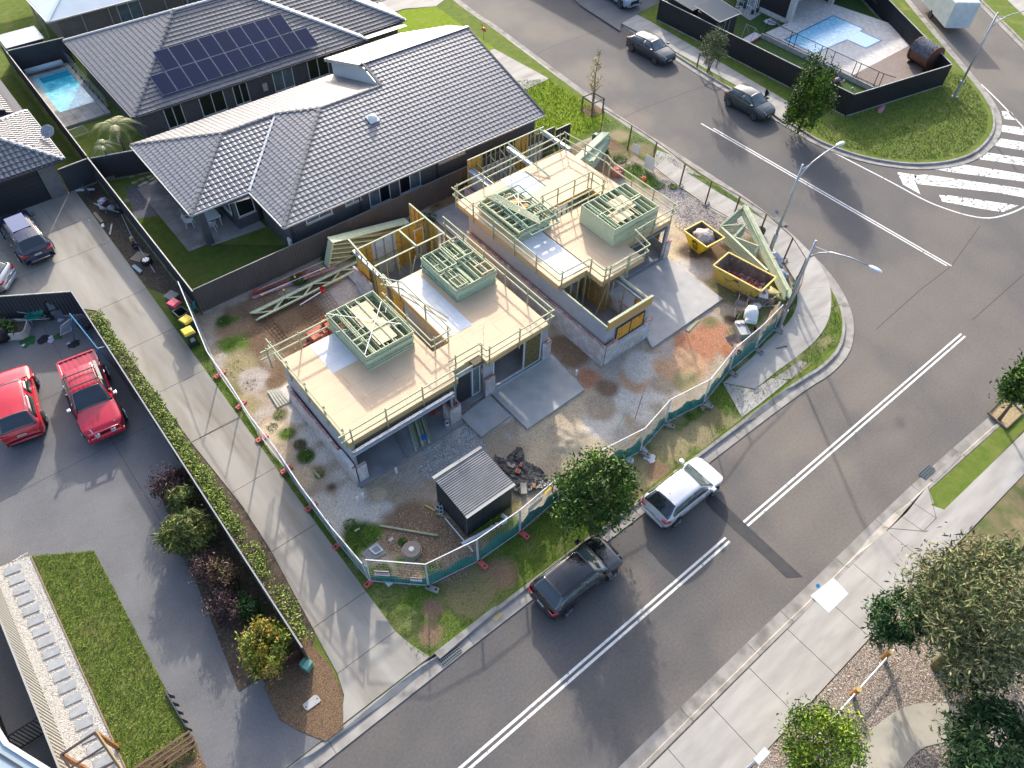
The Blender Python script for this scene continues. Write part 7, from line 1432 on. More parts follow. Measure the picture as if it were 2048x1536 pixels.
def tree(label, base, h0, cc, r, n, size, cols, name='tree', cat='tree', rad=.08, bk=None, grp=None, **kw):
    t = thing(name, label, cat, tuple(base), 0, grp); b = MB(); limbs(b, base, Vc(cc)-Vc((0, 0, r[2]*.2)), rad, r, crown_c=cc); b.build('trunk', bk or bark, t, sm=1)
    b = MB(); b.c = []; leaves(b, cc, r, n, size, cols, **kw); b.build('crown', leaf_attr, t); return t
GRN = [(.035, .085, .010), (.055, .12, .012), (.085, .165, .015), (.12, .20, .02), (.02, .05, .008)]
DKG = [(.018, .05, .012), (.028, .075, .018), (.04, .10, .025), (.06, .12, .04)]
def C3(px, py, z_): p = at(px, py, z_); return (p.x, p.y, z_)
c_ = C3(1188, 985, 2.5); tree('round bright green street tree beside the temporary fence', (c_[0], c_[1]-.1, 0), 1.2, c_, (1.75, 1.65, 1.65), 9000, .09, GRN, clumps=60, cl=.3, shell=.6)
c_ = C3(1622, 192, 2.9); tree('tall leafy green tree against the corner of the black fence', (c_[0], c_[1], 0), 1, c_, (1.5, 1.5, 2.6), 9500, .11, [(.03, .07, .008), (.06, .12, .01), (.11, .19, .015), (.17, .26, .02), (.02, .045, .006)], clumps=55, cl=.3)
c_ = C3(1430, 98, 2.9); ts = tree('grey green young tree between four stakes on the far verge', (C3(1418, 140, 0)[0], C3(1418, 140, 0)[1], 0), 1, c_, (1.15, 1.0, 1.5), 2600, .08, [(.09, .12, .05), (.13, .16, .07), (.06, .09, .035), (.17, .18, .09)], clumps=34, cl=.3, shell=.35, rad=.05)
def stakes(label, c, w=1.1, h=1.15, rail=True, mat=None):
    t = thing('tree_guard', label, 'tree guard', (c[0], c[1], 0)); mat = mat or M('stake_grey', (.20, .16, .13), (.14, .11, .09), s=8, rough=.95); Q = [(c[0]+x*w/2, c[1]+y*w/2) for x, y in ((-1, -1), (1, -1), (1, 1), (-1, 1))]
    for q in Q: beam('stake', (q[0], q[1], 0), (q[0], q[1], h), .09, .09, mat, t)
    if rail:
        for i in range(4): beam('rail', (*Q[i], h-.1), (*Q[(i+1) % 4], h-.1), .04, .09, mat, t)
    return t
stakes('timber tree guard of four grey stakes around the far verge tree', C3(1413, 135, 0)); c_ = C3(1184, 222, 0)
stakes('timber tree guard with rails around the bare young tree', c_); patch('tree_mulch', [(c_[0]-.7, c_[1]-.7), (c_[0]+.7, c_[1]-.7), (c_[0]+.7, c_[1]+.7), (c_[0]-.7, c_[1]+.7)], 0, .03, mulch)
t = thing('bare_tree', 'nearly leafless young tree with a few yellow leaves beside the side street', 'tree', c_); b = MB(); b.c = []; lb = MB(); lb.c = []; base = Vc(c_); topz = 4.6
lb2 = MB(); pts = [base+Vc((.06*sin(k), .05*cos(k*1.3), topz*k/8)) for k in range(9)]; lb2.tube(pts, [.06-.0065*k for k in range(9)], 6)
for i in range(34):
    k = ru(.28, .95); p = base+Vc((0, 0, topz*k)); a = ru(0, 6.28); l = (1.15-k)*ru(.8, 1.5); q = p+Vc((cos(a)*l*.6, sin(a)*l*.6, l*.9)); lb2.tube([p, p.lerp(q, .5)+Vc((cos(a), sin(a), 0))*.08, q], [.016, .011, .005], 4)
    for _ in range(16):
        r_ = p.lerp(q, ru(.3, 1.1))+Vc((random.gauss(0, .08), random.gauss(0, .08), random.gauss(0, .08))); s_ = .035; u = Vc((random.gauss(0, 1), random.gauss(0, 1), 1)).normalized(); a_ = u.orthogonal().normalized(); w = u.cross(a_); o = len(lb.v); lb.v += [tuple(r_-a_*s_*1.6), tuple(r_+w*s_), tuple(r_+a_*s_*1.6), tuple(r_-w*s_)]; lb.f.append((o, o+1, o+2, o+3)); lb.m.append(0); lb.c += [rc([(.45, .38, .08), (.35, .33, .12), (.4, .25, .08)])]*4
lb2.build('trunk', bark_grey, t); lb.build('leaves', leaf_attr, t)
c_ = C3(1645, 1490, 1.7); tree('round lime green bush beside the low white rail', (c_[0], c_[1], 0), .6, c_, (1.45, 1.3, 1.25), 9000, .065, [(.07, .13, .01), (.12, .20, .012), (.18, .27, .015), (.25, .32, .03), (.04, .08, .008)], clumps=60, cl=.28, name='bush', cat='bush')
GUM = [(.10, .12, .05), (.15, .16, .07), (.21, .20, .09), (.25, .23, .11), (.08, .10, .035), (.11, .15, .05)]
c_ = C3(1975, 1215, 4.2); gb = at(1870, 1335); t = tree('large wispy olive gum tree over the wood chip bed', (gb.x, gb.y, 0), 1, c_, (2.9, 2.7, 2.0), 15000, .075, GUM, asp=3.6, clumps=90, cl=.27, shell=.35, rad=.17, bk=M('bark_mossy', (.17, .17, .06), (.12, .11, .05), s=6, rough=.95), name='gum_tree')
c_ = C3(1795, 1240, 2.6); tree('small dark green tree at the left edge of the gum canopy', (c_[0]+.3, c_[1]-.2, 0), 1, c_, (1.05, 1.0, 1.1), 4500, .085, DKG, clumps=40, cl=.3)
c_ = C3(2040, 1275, 2.2); tree('darker green tree on the right edge below the gum canopy', (c_[0]+.3, c_[1]-.2, 0), 1, c_, (1.2, 1.1, 1.2), 3500, .09, DKG, clumps=40, cl=.3)
c_ = C3(1955, 1335, 2.2); tree('olive shrub with thin leaves under the gum tree', (c_[0]+.2, c_[1]-.2, 0), 1, c_, (1.5, 1.0, .9), 4500, .07, GUM[:3]+DKG[2:], asp=3.2, clumps=50, cl=.33, name='bush', cat='bush', shell=.3)
c_ = C3(1995, 1490, 2.4); tree('dense green tree filling the bottom right corner', (c_[0]+.2, c_[1]-.4, 0), 1, c_, (1.65, 1.5, 1.3), 9000, .085, DKG+[(.09, .15, .05), (.13, .18, .07)], asp=2.8, clumps=60, cl=.3)
c_ = C3(2058, 765, 3.0); tree('green street tree cut by the right edge above the verge', (c_[0]+.1, c_[1]-.1, 0), 1, c_, (1.15, 1.1, 1.3), 4500, .1, GRN, clumps=36, cl=.3)
c_ = C3(2020, 850, 0); gt = thing('tree_guard', 'low timber edging around the base of the right edge tree', 'tree guard', c_); Q = [C3(1976, 826, .05), C3(2012, 858, .05), C3(2046, 826, .05), C3(2010, 790, .05)]
for i in range(4): beam('edging', Q[i], Q[(i+1) % 4], .05, .12, M('stake_grey', (.2, .16, .13)), gt)
sheet('straw_mulch', Q, .03, M('straw_mulch_m', (.42, .33, .18), (.25, .18, .1), s=14, rough=1))
# shrubs along the charcoal driveway fence
PUR = [(.05, .02, .028), (.08, .035, .04), (.12, .06, .06), (.025, .012, .018), (.16, .10, .09)]
OLV = [(.10, .13, .03), (.15, .18, .04), (.20, .22, .06), (.07, .09, .02), (.13, .10, .05)]
def shrub(label, px, py, z_, r, n, size, cols, **kw):
    c_ = C3(px, py, z_); return tree(label, (c_[0], c_[1], 0), .3, c_, r, n, size, cols, name='shrub', cat='shrub', rad=.05, **kw)
shrub('purple leaved shrub at the top of the shrub row', 335, 970, .9, (.72, .7, .8), 3000, .055, PUR, clumps=34)
shrub('small brownish shrub in the fence corner above the purple shrub', 362, 952, .6, (.45, .45, .5), 900, .05, [(.13, .08, .05), (.1, .09, .04)], clumps=18)
shrub('feathery olive green shrub second in the row', 365, 1000, 1.0, (.6, .55, .7), 2600, .055, OLV, asp=4.5, clumps=40, shell=.3)
shrub('large feathery yellow green grevillea in the middle of the row', 376, 1062, 1.1, (1.05, .95, .95), 7000, .06, OLV+[(.24, .25, .05)], asp=4.8, clumps=70, shell=.35, cl=.3)
shrub('dark maroon shrub below the grevillea', 408, 1135, .8, (.62, .6, .7), 2600, .05, PUR, clumps=34)
shrub('rusty brown and olive shrub leaning on the fence side', 445, 1150, .95, (.6, .7, .7), 2600, .055, [(.14, .08, .05), (.10, .09, .03), (.2, .13, .07), (.06, .035, .03)], asp=3.2, clumps=36)
shrub('lower dark purple shrub beside the aggregate drive', 450, 1215, .7, (.6, .85, .7), 3400, .05, PUR, clumps=40)
shrub('small deep green shrub behind the golden shrub', 498, 1215, .6, (.45, .6, .55), 1800, .06, DKG, clumps=24)
shrub('golden shrub with orange tips by the slatted screen', 532, 1295, 1.15, (.88, 1.0, 1.05), 6500, .07, [(.16, .19, .02), (.26, .26, .03), (.36, .28, .04), (.42, .22, .07), (.09, .13, .015), (.3, .33, .05)], clumps=60, cl=.3)
# low planting and weeds: countless, so one mass each
def cover(name, label, pts, n, size, cols, hgt=.15, cat='ground cover', asp=1.8):
    b = MB(); b.c = []
    for i in range(n):
        x, y = pts(); z_ = random.random()*hgt; leaf_at(b, x, y, z_, size*ru(.6, 1.3), rc(cols), asp)
    return tag(b.build(name, leaf_attr), label, cat, kind='stuff')
def leaf_at(b, x, y, z_, sz, cc, asp=1.8):
    u = Vc((random.gauss(0, .6), random.gauss(0, .6), 1)).normalized(); a = u.orthogonal().normalized(); a = Matrix.Rotation(ru(0, 6.28), 3, u) @ a; w = u.cross(a); P = Vc((x, y, z_)); o = len(b.v); v = ru(.75, 1.25)
    b.v += [tuple(P-a*sz*asp*.5), tuple(P+w*sz*.45), tuple(P+a*sz*asp*.5), tuple(P-w*sz*.45)]; b.f.append((o, o+1, o+2, o+3)); b.m.append(0); b.c += [tuple(k*v for k in cc)]*4
def along():
    while True:
        y = ru(13.2, 36.6); d = .42+.18*fbm(y, 0, .8)+.12*fbm(y, 5, 3); x = 1.05+random.random()*max(.1, d*1.5)
        dens = 1 if 19.5 < y < 30 or y > 34 else (.45+.5*fbm(y, 9, 1.2))
        if random.random() < dens: return x, y
cover('ground_cover', 'bright green leafy ground cover along the foot of the charcoal fence', along, 8500, .06, [(.10, .17, .02), (.16, .24, .03), (.22, .29, .04), (.06, .11, .015), (.3, .34, .08)], .3)
def blob_pts(L):
    def f():
        px, py, r_ = rc(L); p = at(px, py); a = ru(0, 6.28); q = r_*math.sqrt(random.random()); return p.x+q*cos(a), p.y+q*sin(a)
    return f
cover('weeds', 'dark green weeds at the foot of the back fence behind the site', blob_pts([(700, 495, .7), (715, 505, .5), (660, 520, .5), (595, 565, .4), (800, 470, .5), (830, 450, .4), (860, 440, .5)]), 2600, .07, DKG, .35)
cover('weeds', 'green weeds on the chalky ground at the left of the site', blob_pts([(450, 645, .5), (470, 690, .4), (560, 830, .3), (578, 868, .35), (600, 890, .3), (620, 915, .3), (470, 740, .6), (500, 770, .4), (545, 855, .3), (640, 950, .25)]), 1500, .045, GRN, .08)
cover('weeds', 'green weeds around the drain pit and manhole', blob_pts([(720, 1072, .6), (742, 1070, .4), (700, 1050, .3), (765, 1145, .4), (855, 1140, .3), (870, 1135, .3), (805, 1085, .2), (700, 1100, .4)]), 2600, .045, GRN, .1)
cover('weeds', 'green weeds beside the footpath near the corner gravel', blob_pts([(1265, 340, .7), (1290, 355, .5), (1315, 372, .5), (1240, 320, .5), (1345, 375, .3), (1210, 305, .3)]), 2600, .06, GRN[1:4], .15)
# palms between the two tiled houses
def palm(label, c, h, n, l, cols, cat='palm'):
    t = thing('palm_tree', label, cat, c); b = MB(); c = Vc(c); top = c+Vc((.1, .05, h)); b.tube([c, c.lerp(top, .5), top], [.11, .09, .08], 8); b.build('trunk', bark_grey, t, sm=1); b = MB(); b.c = []
    for i in range(n):
        a = 2*math.pi*i/n+ru(-.2, .2); el = ru(.15, .9); d = Vc((cos(a), sin(a), 0)); col = rc(cols)
        for k in range(20):
            f = k/19; P = top+d*(l*f)+Vc((0, 0, l*(el*f-(.75+el*.35)*f*f))); w = .34*l/1.6*sin(math.pi*min(.96, f*.9+.12)); s_ = d.cross(Vc((0, 0, 1)))
            for sg in (-1, 1):
                Q = P+s_*sg*w+d*.12-Vc((0, 0, .1)); o = len(b.v); b.v += [tuple(P), tuple(P+d*.045), tuple(Q)]; b.f.append((o, o+1, o+2)); b.m.append(0); v = ru(.8, 1.2); b.c += [tuple(x*v for x in col)]*3
    b.build('fronds', leaf_attr, t); return t
p = at(246, 330); palm('tall feathery palm between the solar house and the patio house', (p.x+.5, p.y+.3, 0), 2.6, 13, 1.7, [(.16, .19, .05), (.22, .24, .08), (.36, .34, .16), (.11, .15, .04)]); p = at(235, 345); palm('spiky pale cordyline palm left of the feathery palm', (p.x-.2, p.y+.1, 0), 2.0, 22, .95, [(.26, .27, .12), (.16, .19, .06), (.34, .33, .18)])
# grass tufts
def tufts(name, label, test, box, n, hgt, cols, w=.012):
    b = MB(); b.c = []; x0, x1, y0, y1 = box; i = 0; tries = 0
    while i < n and tries < n*6:
        tries += 1; x = ru(x0, x1); y = ru(y0, y1); z_ = test(x, y)
        if z_ is None: continue
        i += 1; cc = rc(cols); v = ru(.75, 1.25); cc = tuple(k*v for k in cc)
        for _ in range(2):
            a = ru(0, 6.28); l = hgt*ru(.5, 1.3); e = ru(.3, 1.1); o = len(b.v); dx, dy = cos(a), sin(a); b.v += [(x-dy*w, y+dx*w, z_), (x+dy*w, y-dx*w, z_), (x+dx*l*e, y+dy*l*e, z_+l)]; b.f.append((o, o+1, o+2)); b.m.append(0); b.c += [cc]*3
    return tag(b.build(name, leaf_attr), label, 'grass', kind='stuff')
GC = [(.12, .18, .02), (.17, .23, .03), (.24, .26, .07), (.08, .14, .018), (.29, .28, .11)]
LL = [(-6.0, 23.9), (-3.88, 22.5), (-3.86, 10), (-6.1, 10)]
tufts('grass_blades', 'blades of the long lawn strip beside the pebble path', lambda x, y: .045 if inpoly(x, y, LL) else None, (-6.1, -3.85, 12, 23.9), 11000, .07, GC, .012)
fsite = fence_site+[(24, 33.3)]
def vt(x, y):
    if inpoly(x, y, fsite) or inpoly(x, y, inpath): return None
    if not inpoly(x+.1, y-.15, NW): return None
    c = site_col(x, y); return site_h(x, y) if c[1] > c[0]*1.02 else (site_h(x, y) if random.random() < .15 else None)
tufts('grass_blades', 'grass blades of the verge outside the temporary fence', vt, (4.3, 38.2, 9.7, 31), 13000, .07, GC, .014)
CE = [(53, 22.9), (49.2, 24), (49, 21.5), (50.3, 18.4), (52, 16.6), (54.3, 15.4), (56.7, 15), (59.8, 15.5), (62.3, 16.8), (64.2, 18.6), (66, 21), (65.3, 24.5), (63.2, 20.9)]
tufts('grass_blades', 'grass blades of the rounded street corner below the black fence', lambda x, y: .0 if inpoly(x, y, CE) else None, (49, 67, 15, 25), 9000, .09, GC, .02)
tufts('grass_blades', 'bright grass blades of the house frontage beside the side street', lambda x, y: .012 if inpoly(x, y, fl2) else None, (31, 39, 32, 42), 6000, .09, [(.16, .26, .02), (.22, .32, .03), (.28, .34, .05)], .018)
# stones and chips
def chipsc(name, label, pts, n, s0, s1, cols, zf, cat='stones'):
    b = MB(); b.c = []
    for i in range(n):
        x, y = pts(); s_ = ru(s0, s1); z_ = zf(x, y); a = ru(0, 3.14); o = len(b.v); ca, sa_ = cos(a), sin(a); ax, ay, az = s_*ru(.7, 1.5), s_*ru(.5, 1), s_*ru(.3, .7)
        for (u, v, w) in ((1, 0, 0), (0, 1, 0), (-1, 0, 0), (0, -1, 0), (.1, .1, 1)): b.v.append((x+ca*u*ax-sa_*v*ay, y+sa_*u*ax+ca*v*ay, z_+w*az-.005))
        b.f += [(o, o+1, o+4), (o+1, o+2, o+4), (o+2, o+3, o+4), (o+3, o, o+4)]; b.m += [0]*4; v = ru(.8, 1.2); cc = rc(cols); b.c += [tuple(k*v for k in cc)]*5
    return tag(b.build(name, M('stones_attr', (1.1, 1.1, 1.1), (.85, .85, .85), s=20, attr='Col', rough=.95)), label, cat, kind='stuff')
GR = [(.42, .40, .38), (.30, .28, .27), (.5, .46, .42), (.22, .2, .2), (.36, .27, .22)]
chipsc('gravel', 'loose crushed stone between the right house and the side footpath', blob_pts([(1370, 410, 1.4), (1400, 430, 1.1), (1430, 445, 1.0), (1355, 385, .9), (1330, 375, .8), (1380, 450, 1.0)]), 6500, .02, .06, GR, site_h, 'gravel')
chipsc('gravel', 'grey and white gravel between the garage slab and the shed', blob_pts([(900, 930, .9), (925, 905, 1.0), (870, 900, .8), (950, 895, .6), (860, 940, .5), (940, 870, .5)]), 4500, .02, .055, [(.46, .46, .46), (.34, .34, .35), (.6, .58, .55), (.2, .2, .2)], site_h, 'gravel')
chipsc('bark_chips', 'brown bark chips in front of the shed', blob_pts([(840, 1065, 1.4), (880, 1105, 1.4), (905, 1130, .8), (920, 1100, .8), (800, 1075, .8), (820, 1150, .6), (870, 1080, 1.2)]), 6500, .02, .05, [(.24, .15, .09), (.32, .22, .14), (.14, .09, .06), (.38, .3, .22)], site_h, 'bark chips')
def anyw():
    while True:
        x = ru(5, 35.5); y = ru(12, 32)
        if inpoly(x, y, fsite): return x, y
chipsc('rubble_bits', 'small stones and rubble scattered over the building site', anyw, 9000, .012, .045, [(.5, .46, .42), (.34, .28, .22), (.42, .2, .14), (.24, .18, .13), (.6, .57, .53)], site_h, 'stones')
def pk():
    while True:
        x = ru(3, 26); y = ru(-11, -1.2)
        return x, y
PP = [(p.x, p.y) for p in inner2]+[(p.x, p.y) for p in outer2[::-1]]
def pk2():
    while True:
        x, y = pk()
        if not inpoly(x, y, PP): return x, y
chipsc('wood_chips', 'pale wood chips of the park bed around the low rail', pk2, 20000, .02, .055, [(.40, .34, .29), (.28, .22, .17), (.52, .47, .41), (.16, .11, .08), (.34, .24, .16)], lambda x, y: .022, 'wood chips')
def peb():
    return ru(-7.45, -6.14), ru(11.5, 24.2)
chipsc('white_pebbles', 'white pebbles around the rectangular stepping stones', peb, 9000, .02, .045, [(.56, .55, .51), (.46, .44, .40), (.64, .62, .58), (.34, .32, .3)], lambda x, y: .035, 'pebbles')
# ================================================================ LEFT YARD, POOLS, STREET FURNITURE
random.seed(21)
def soil_top(par, poly, z_, m): sheet('soil_fill', poly, z_, m, par) if False else MB().add([(p[0], p[1], z_) for p in poly], [tuple(range(len(poly)))]).build('soil_fill', m, par)
pb = thing('planter_box', 'cream ribbed planter box with dark soil at the foot of the charcoal fence', 'planter', (-2.55, 37.75, 0)); ang = math.atan2(-.6, 1.05)
M4 = Matrix.Translation((-2.62, 37.9, 0)) @ Matrix.Rotation(ang, 4, 'Z'); Q = [(-.85, -.35), (-.7, -.5), (.7, -.5), (.85, -.35), (.85, .35), (.7, .5), (-.7, .5), (-.85, .35)]; W_ = [M4 @ Vc((x, y, 0)) for x, y in Q]
for i in range(8):
    a, c = W_[i], W_[(i+1) % 8]; beam('side', a+Vc((0, 0, .24)), c+Vc((0, 0, .24)), .03, .48, M('cream_metal', (.5, .47, .40), ro=.6), pb); beam('rim', a+Vc((0, 0, .49)), c+Vc((0, 0, .49)), .06, .03, cap_pale, pb)
soil_top(pb, W_, .42, soil); b = MB(); b.c = []
for k in range(260): x = random.gauss(-.35, .3); y = random.gauss(0, .25); p = M4 @ Vc((x, y, .43)); leaf_at(b, p.x, p.y, .45+random.random()*.3, .1, rc(GRN), 3)
b.build('plants', leaf_attr, pb)
p = at(60, 640); t = thing('bucket', 'white bucket beside the cream planter box', 'bucket', tuple(p)); MB().tube([(p.x, p.y, 0), (p.x, p.y, .3)], [.13, .17], 14, cap=False).build('shell', white, t, sm=1); MB().tube([(p.x, p.y, .05), (p.x, p.y, .07)], .14, 12).build('water', soil, t)
gm = M('barrow_green', (.03, .33, .24), ro=.45); p = at(80, 645); barrow('small teal green wheelbarrow at the foot of the charcoal fence', (p.x, p.y+.1, 0), R(-30), gm, M('barrow_green_in', (.02, .24, .18), ro=.5))
def cloth(label, px, py, r, m, sx=1., rz=0, zz=.05, name='clothes', cat='clothes'):
    p = at(px, py); b = MB(); n = 9; vs = []; pr = [ru(.65, 1.15) for _ in range(14)]
    for j in range(4):
        for i in range(14): a = 2*math.pi*i/14; rr = r*pr[i]*j/3; x, y = rr*cos(a)*sx, rr*sin(a); vs.append((p.x+x*cos(rz)-y*sin(rz), p.y+x*sin(rz)+y*cos(rz), .03+zz*(1.2-j/3)*(.5+random.random())))
    b.add(vs, [(j*14+i, (j+1)*14+i, (j+1)*14+(i+1) % 14, j*14+(i+1) % 14) for j in range(3) for i in range(14)]); return tag(b.build(name, m, sm=1), label, cat)
cloth_b = M('cloth_black', (.012, .012, .016), ro=.9); cloth_l = M('cloth_lilac', (.42, .36, .5), ro=.9); cloth_g = M('cloth_green', (.015, .09, .02), ro=.9)
for a in ((55, 684, .42, cloth_g, 'dark green towel crumpled on the yard near the planter'), (88, 680, .34, cloth_b, 'black garment on the yard left of the clothes rack'), (102, 682, .2, cloth_l, 'lilac garment beside the black one on the yard'), (102, 675, .14, M('cloth_grey', (.5, .46, .47), ro=.9), 'small pale grey garment near the clothes rack foot'), (149, 689, .34, cloth_b, 'black garment with pale print behind the red utility'), (139, 688, .15, cloth_l, 'small lilac garment left of the printed black one'), (48, 691, .12, white, 'tiny white cloth below the green towel'), (33, 675, .16, white, 'white cloth near the black barbecue cover'), (116, 674, .28, M('cloth_green', (.015, .09, .02)), 'green cloth under the clothes rack'), (122, 640, .2, cloth_l, 'lilac cloth hung at the top of the clothes rack')): cloth(a[4], *a[:4], rz=random.random()*3)
rk = thing('clothes_rack', 'fallen white and green metal rack with clothes beside the blue swing frame', 'clothes rack', tuple(at(130, 655))); A, B, C, D = at(122, 652, .7), at(143, 636, .9), at(143, 660, .15), at(121, 671, .15)
for a, c in ((A, B), (B, C), (C, D), (D, A)): MB().tube([a, c], .02, 6).build('frame', galv_lite, rk)
for k in range(1, 6): MB().tube([A.lerp(D, k/6), B.lerp(C, k/6)], .012, 5).build('bar', galv, rk)
wn = thing('window_frame', 'black window frame leaning on the charcoal fence', 'window frame', (.1, 37.4, 0)); a, c = at(106, 640, 0), at(140, 630, 0); up_ = Vc((.1, .15, 1.15))
for q in ((a, c), (a+up_, c+up_), (a, a+up_), (c, c+up_), (a+up_*.5, c+up_*.5)): beam('frame', q[0], q[1], .06, .05, black_metal, wn)
MB().add([a, c, c+up_, a+up_], [(0, 1, 2, 3)]).build('glass', glass_l, wn)
sw = thing('swing_frame', 'thin blue metal swing frame in the fenced corner of the yard', 'swing', (.3, 35, 0)); blu = M('swing_blue', (.02, .16, .30), ro=.5)
T1, T2 = at(139, 627, 1.85), at(195, 697, 1.85)
for a, c in ((T1, T2), (T1, Vc((T1.x-.5, T1.y+.1, 0))), (T1, Vc((T1.x+.35, T1.y-.4, 0))), (T2, Vc((T2.x-.5, T2.y+.2, 0))), (T2, Vc((T2.x+.3, T2.y-.2, 0)))): MB().tube([a, c], .03, 6).build('tube', blu, sw)
MB().tube([T2, T2+Vc((.6, .15, -.3))], .025, 6).build('tube', blu, sw)
ch = thing('basket_chair', 'black round woven chair in the fenced corner of the yard', 'chair', tuple(at(168, 652))); p = at(168, 648, .5); b = MB()
for k in range(12): a = math.pi*2*k/12; b.tube([(p.x+.36*cos(a), p.y+.36*sin(a), .55), (p.x+.3*cos(a), p.y+.3*sin(a), .3), (p.x, p.y, .18)], .02, 5)
for z_, r_ in ((.55, .37), (.4, .34), (.28, .26)): b.tube([(p.x+r_*cos(k*.5236), p.y+r_*sin(k*.5236), z_) for k in range(13)], .025, 5, cap=False)
b.build('seat', plastic_black, ch)
for k in range(3): a = k*2.1; MB().tube([(p.x, p.y, .2), (p.x+.3*cos(a), p.y+.3*sin(a), 0)], .02, 5).build('leg', plastic_black, ch)
p = at(8, 668, .4); blob('barbecue_cover', 'black covered barbecue cut by the left edge below the planter', 'barbecue', (p.x-.2, p.y, .45), (.5, .42, .5), M('cover_black', (.014, .015, .02), ro=.5, bump=.6, bs=7, bd=.08), 16, 10, .12, 2)
ld_ = thing('ladder', 'brown timber ladder lying against the inside of the charcoal fence', 'ladder', (.75, 31, 0)); 
for s_ in (0, .3): beam('rail', (.72, 33.2, .15+s_), (.74, 29.4, .15+s_), .03, .06, M('ladder_brown', (.14, .10, .07), ro=.8), ld_)
for k in range(9): beam('rung', (.73, 33.0-k*.43, .15), (.73, 33.0-k*.43, .45), .03, .03, M('ladder_brown', (.14, .10, .07)), ld_)
# wheelie bins
def bin_(label, c, rz, lid, open_=False, empty=False, tip=0):
    t = thing('wheelie_bin', label, 'bin', c, rz); b = MB(); b.add([(-.21, -.24, 0), (.21, -.24, 0), (.21, .22, 0), (-.21, .22, 0), (-.27, -.33, .95), (.27, -.33, .95), (.27, .3, .95), (-.27, .3, .95)], [(3, 2, 1, 0), (0, 1, 5, 4), (1, 2, 6, 5), (2, 3, 7, 6), (3, 0, 4, 7)]); b.build('body', green_bin, t, l=1)
    MB().box(-.29, .29, -.36, -.31, .88, .96).box(-.29, .29, .29, .33, .88, .96).box(-.3, -.26, -.33, .3, .88, .96).box(.26, .3, -.33, .3, .88, .96).build('rim', M('bin_rim', (.30, .31, .31) if open_ else (.03, .05, .045), ro=.6), t, l=1)
    if not open_:
        vs = [(-.29, -.37, .96), (.29, -.37, .96), (.29, .33, .98), (-.29, .33, .98), (-.25, -.3, 1.03), (.25, -.3, 1.03), (.25, .2, 1.06), (-.25, .2, 1.06)]; MB().add(vs, [(3, 2, 1, 0), (4, 5, 6, 7), (0, 1, 5, 4), (1, 2, 6, 5), (2, 3, 7, 6), (3, 0, 4, 7)]).build('lid', lid, t, l=1, bevel=.02)
    else: MB().box(-.24, .24, -.28, .26, .30, .32).build('inside', ink, t, l=1)
    MB().tube([(-.25, .36, .98), (.25, .36, .98)], .02, 6).build('handle', plastic_black, t, l=1)
    for s_ in (-.24, .24): MB().tube([(s_-.03, .25, .1), (s_+.03, .25, .1)], .1, 12).build('wheel', tyre_m, t, l=1)
    return t
bin_('wheelie bin with red lid between the grey box and the open bin', (4.92, 33.75, 0), R(200), M('bin_red', (.55, .03, .07), ro=.4)); bin_('open wheelie bin with dark inside next to the yellow lids', (4.93, 32.95, 0), R(190), white, True)
y1_ = bin_('wheelie bin with yellow lid beside the open bin', (4.92, 32.15, 0), R(195), yellow_p); y2_ = bin_('nearest wheelie bin with yellow lid and white logo on its side', (4.62, 31.3, 0), R(180), yellow_p)
b = MB(); b.quad((-.12, .31, .35), (.12, .31, .35), (.1, .325, .62), (-.14, .325, .62)); MB().add([(-.1, -.285, .4), (.1, -.285, .4), (.13, -.31, .7), (-.08, -.31, .7)], [(0, 3, 2, 1)]).build('logo', M('logo_pale', (.3, .34, .34), ro=.6), y2_, l=1); MB().add([(-.14, .275, .4), (.12, .275, .4), (.1, .296, .7), (-.1, .296, .7)], [(0, 1, 2, 3)]).build('logo', M('logo_pale', (.3, .34, .34)), y2_, l=1)
t = thing('storage_box', 'grey upright plastic box behind the red lidded bin', 'box', (5.1, 34.7, 0), R(20)); MB().box(-.28, .28, -.3, .3, 0, .7).build('body', M('box_grey', (.07, .08, .09), ro=.6), t, l=1, bevel=.03); MB().box(-.3, .3, -.32, .32, .7, .76).build('lid', M('box_grey2', (.12, .13, .14), ro=.6), t, l=1)
tag(MB().add([at(378, 616, .3), at(388, 600, 1.3), at(391, 612, 1.0), at(383, 634, .2)], [(0, 1, 2, 3)]).build('green_cloth', shade_cloth), 'scrap of green shade cloth hanging at the fence corner by the bins', 'cloth')
# side strip clutter
t = thing('car_wheel', 'spare car wheel with silver rim lying on cardboard in the side strip', 'wheel', tuple(at(292, 524, .1))); p = at(292, 521, .2); MB().tube([(p.x, p.y, .05), (p.x, p.y, .09), (p.x, p.y, .22), (p.x, p.y, .26)], [.27, .32, .32, .27], 22).build('tyre', tyre_m, t, sm=1); MB().tube([(p.x, p.y, .255), (p.x, p.y, .262)], .21, 20).build('rim_disc', plastic_black, t); b = MB()
for k in range(6): a = k*math.pi/3; b.bar((p.x, p.y, .268), (p.x+.2*cos(a), p.y+.2*sin(a), .268), .075, .02)
b.tube([(p.x+.2*cos(k*.314), p.y+.2*sin(k*.314), .268) for k in range(21)], .016, 5, cap=False); b.build('rim', alloy, t)
def flat(name, label, cat, pts, m, z_=.05, th=.02): return tag(MB().prism([(v.x, v.y) for v in (at(*q) for q in pts)], z_, z_+th).build(name, m), label, cat)
flat('cardboard', 'brown cardboard sheet under the spare wheel', 'cardboard', [(260, 520), (277, 504), (300, 510), (284, 527)], M('cardboard', (.32, .24, .17), ro=.9)); flat('plank', 'short brown board at the edge of the driveway', 'board', [(186, 428), (192, 425), (208, 444), (202, 447)], M('cardboard', (.32, .24, .17)))
flat('plank', 'pale thin stick lying in the side strip', 'board', [(219, 470), (223, 449), (226, 449), (222, 471)], cap_pale); flat('offcut', 'white offcut at the top of the side strip', 'offcut', [(152, 380), (190, 378), (190, 382), (152, 384)], white)
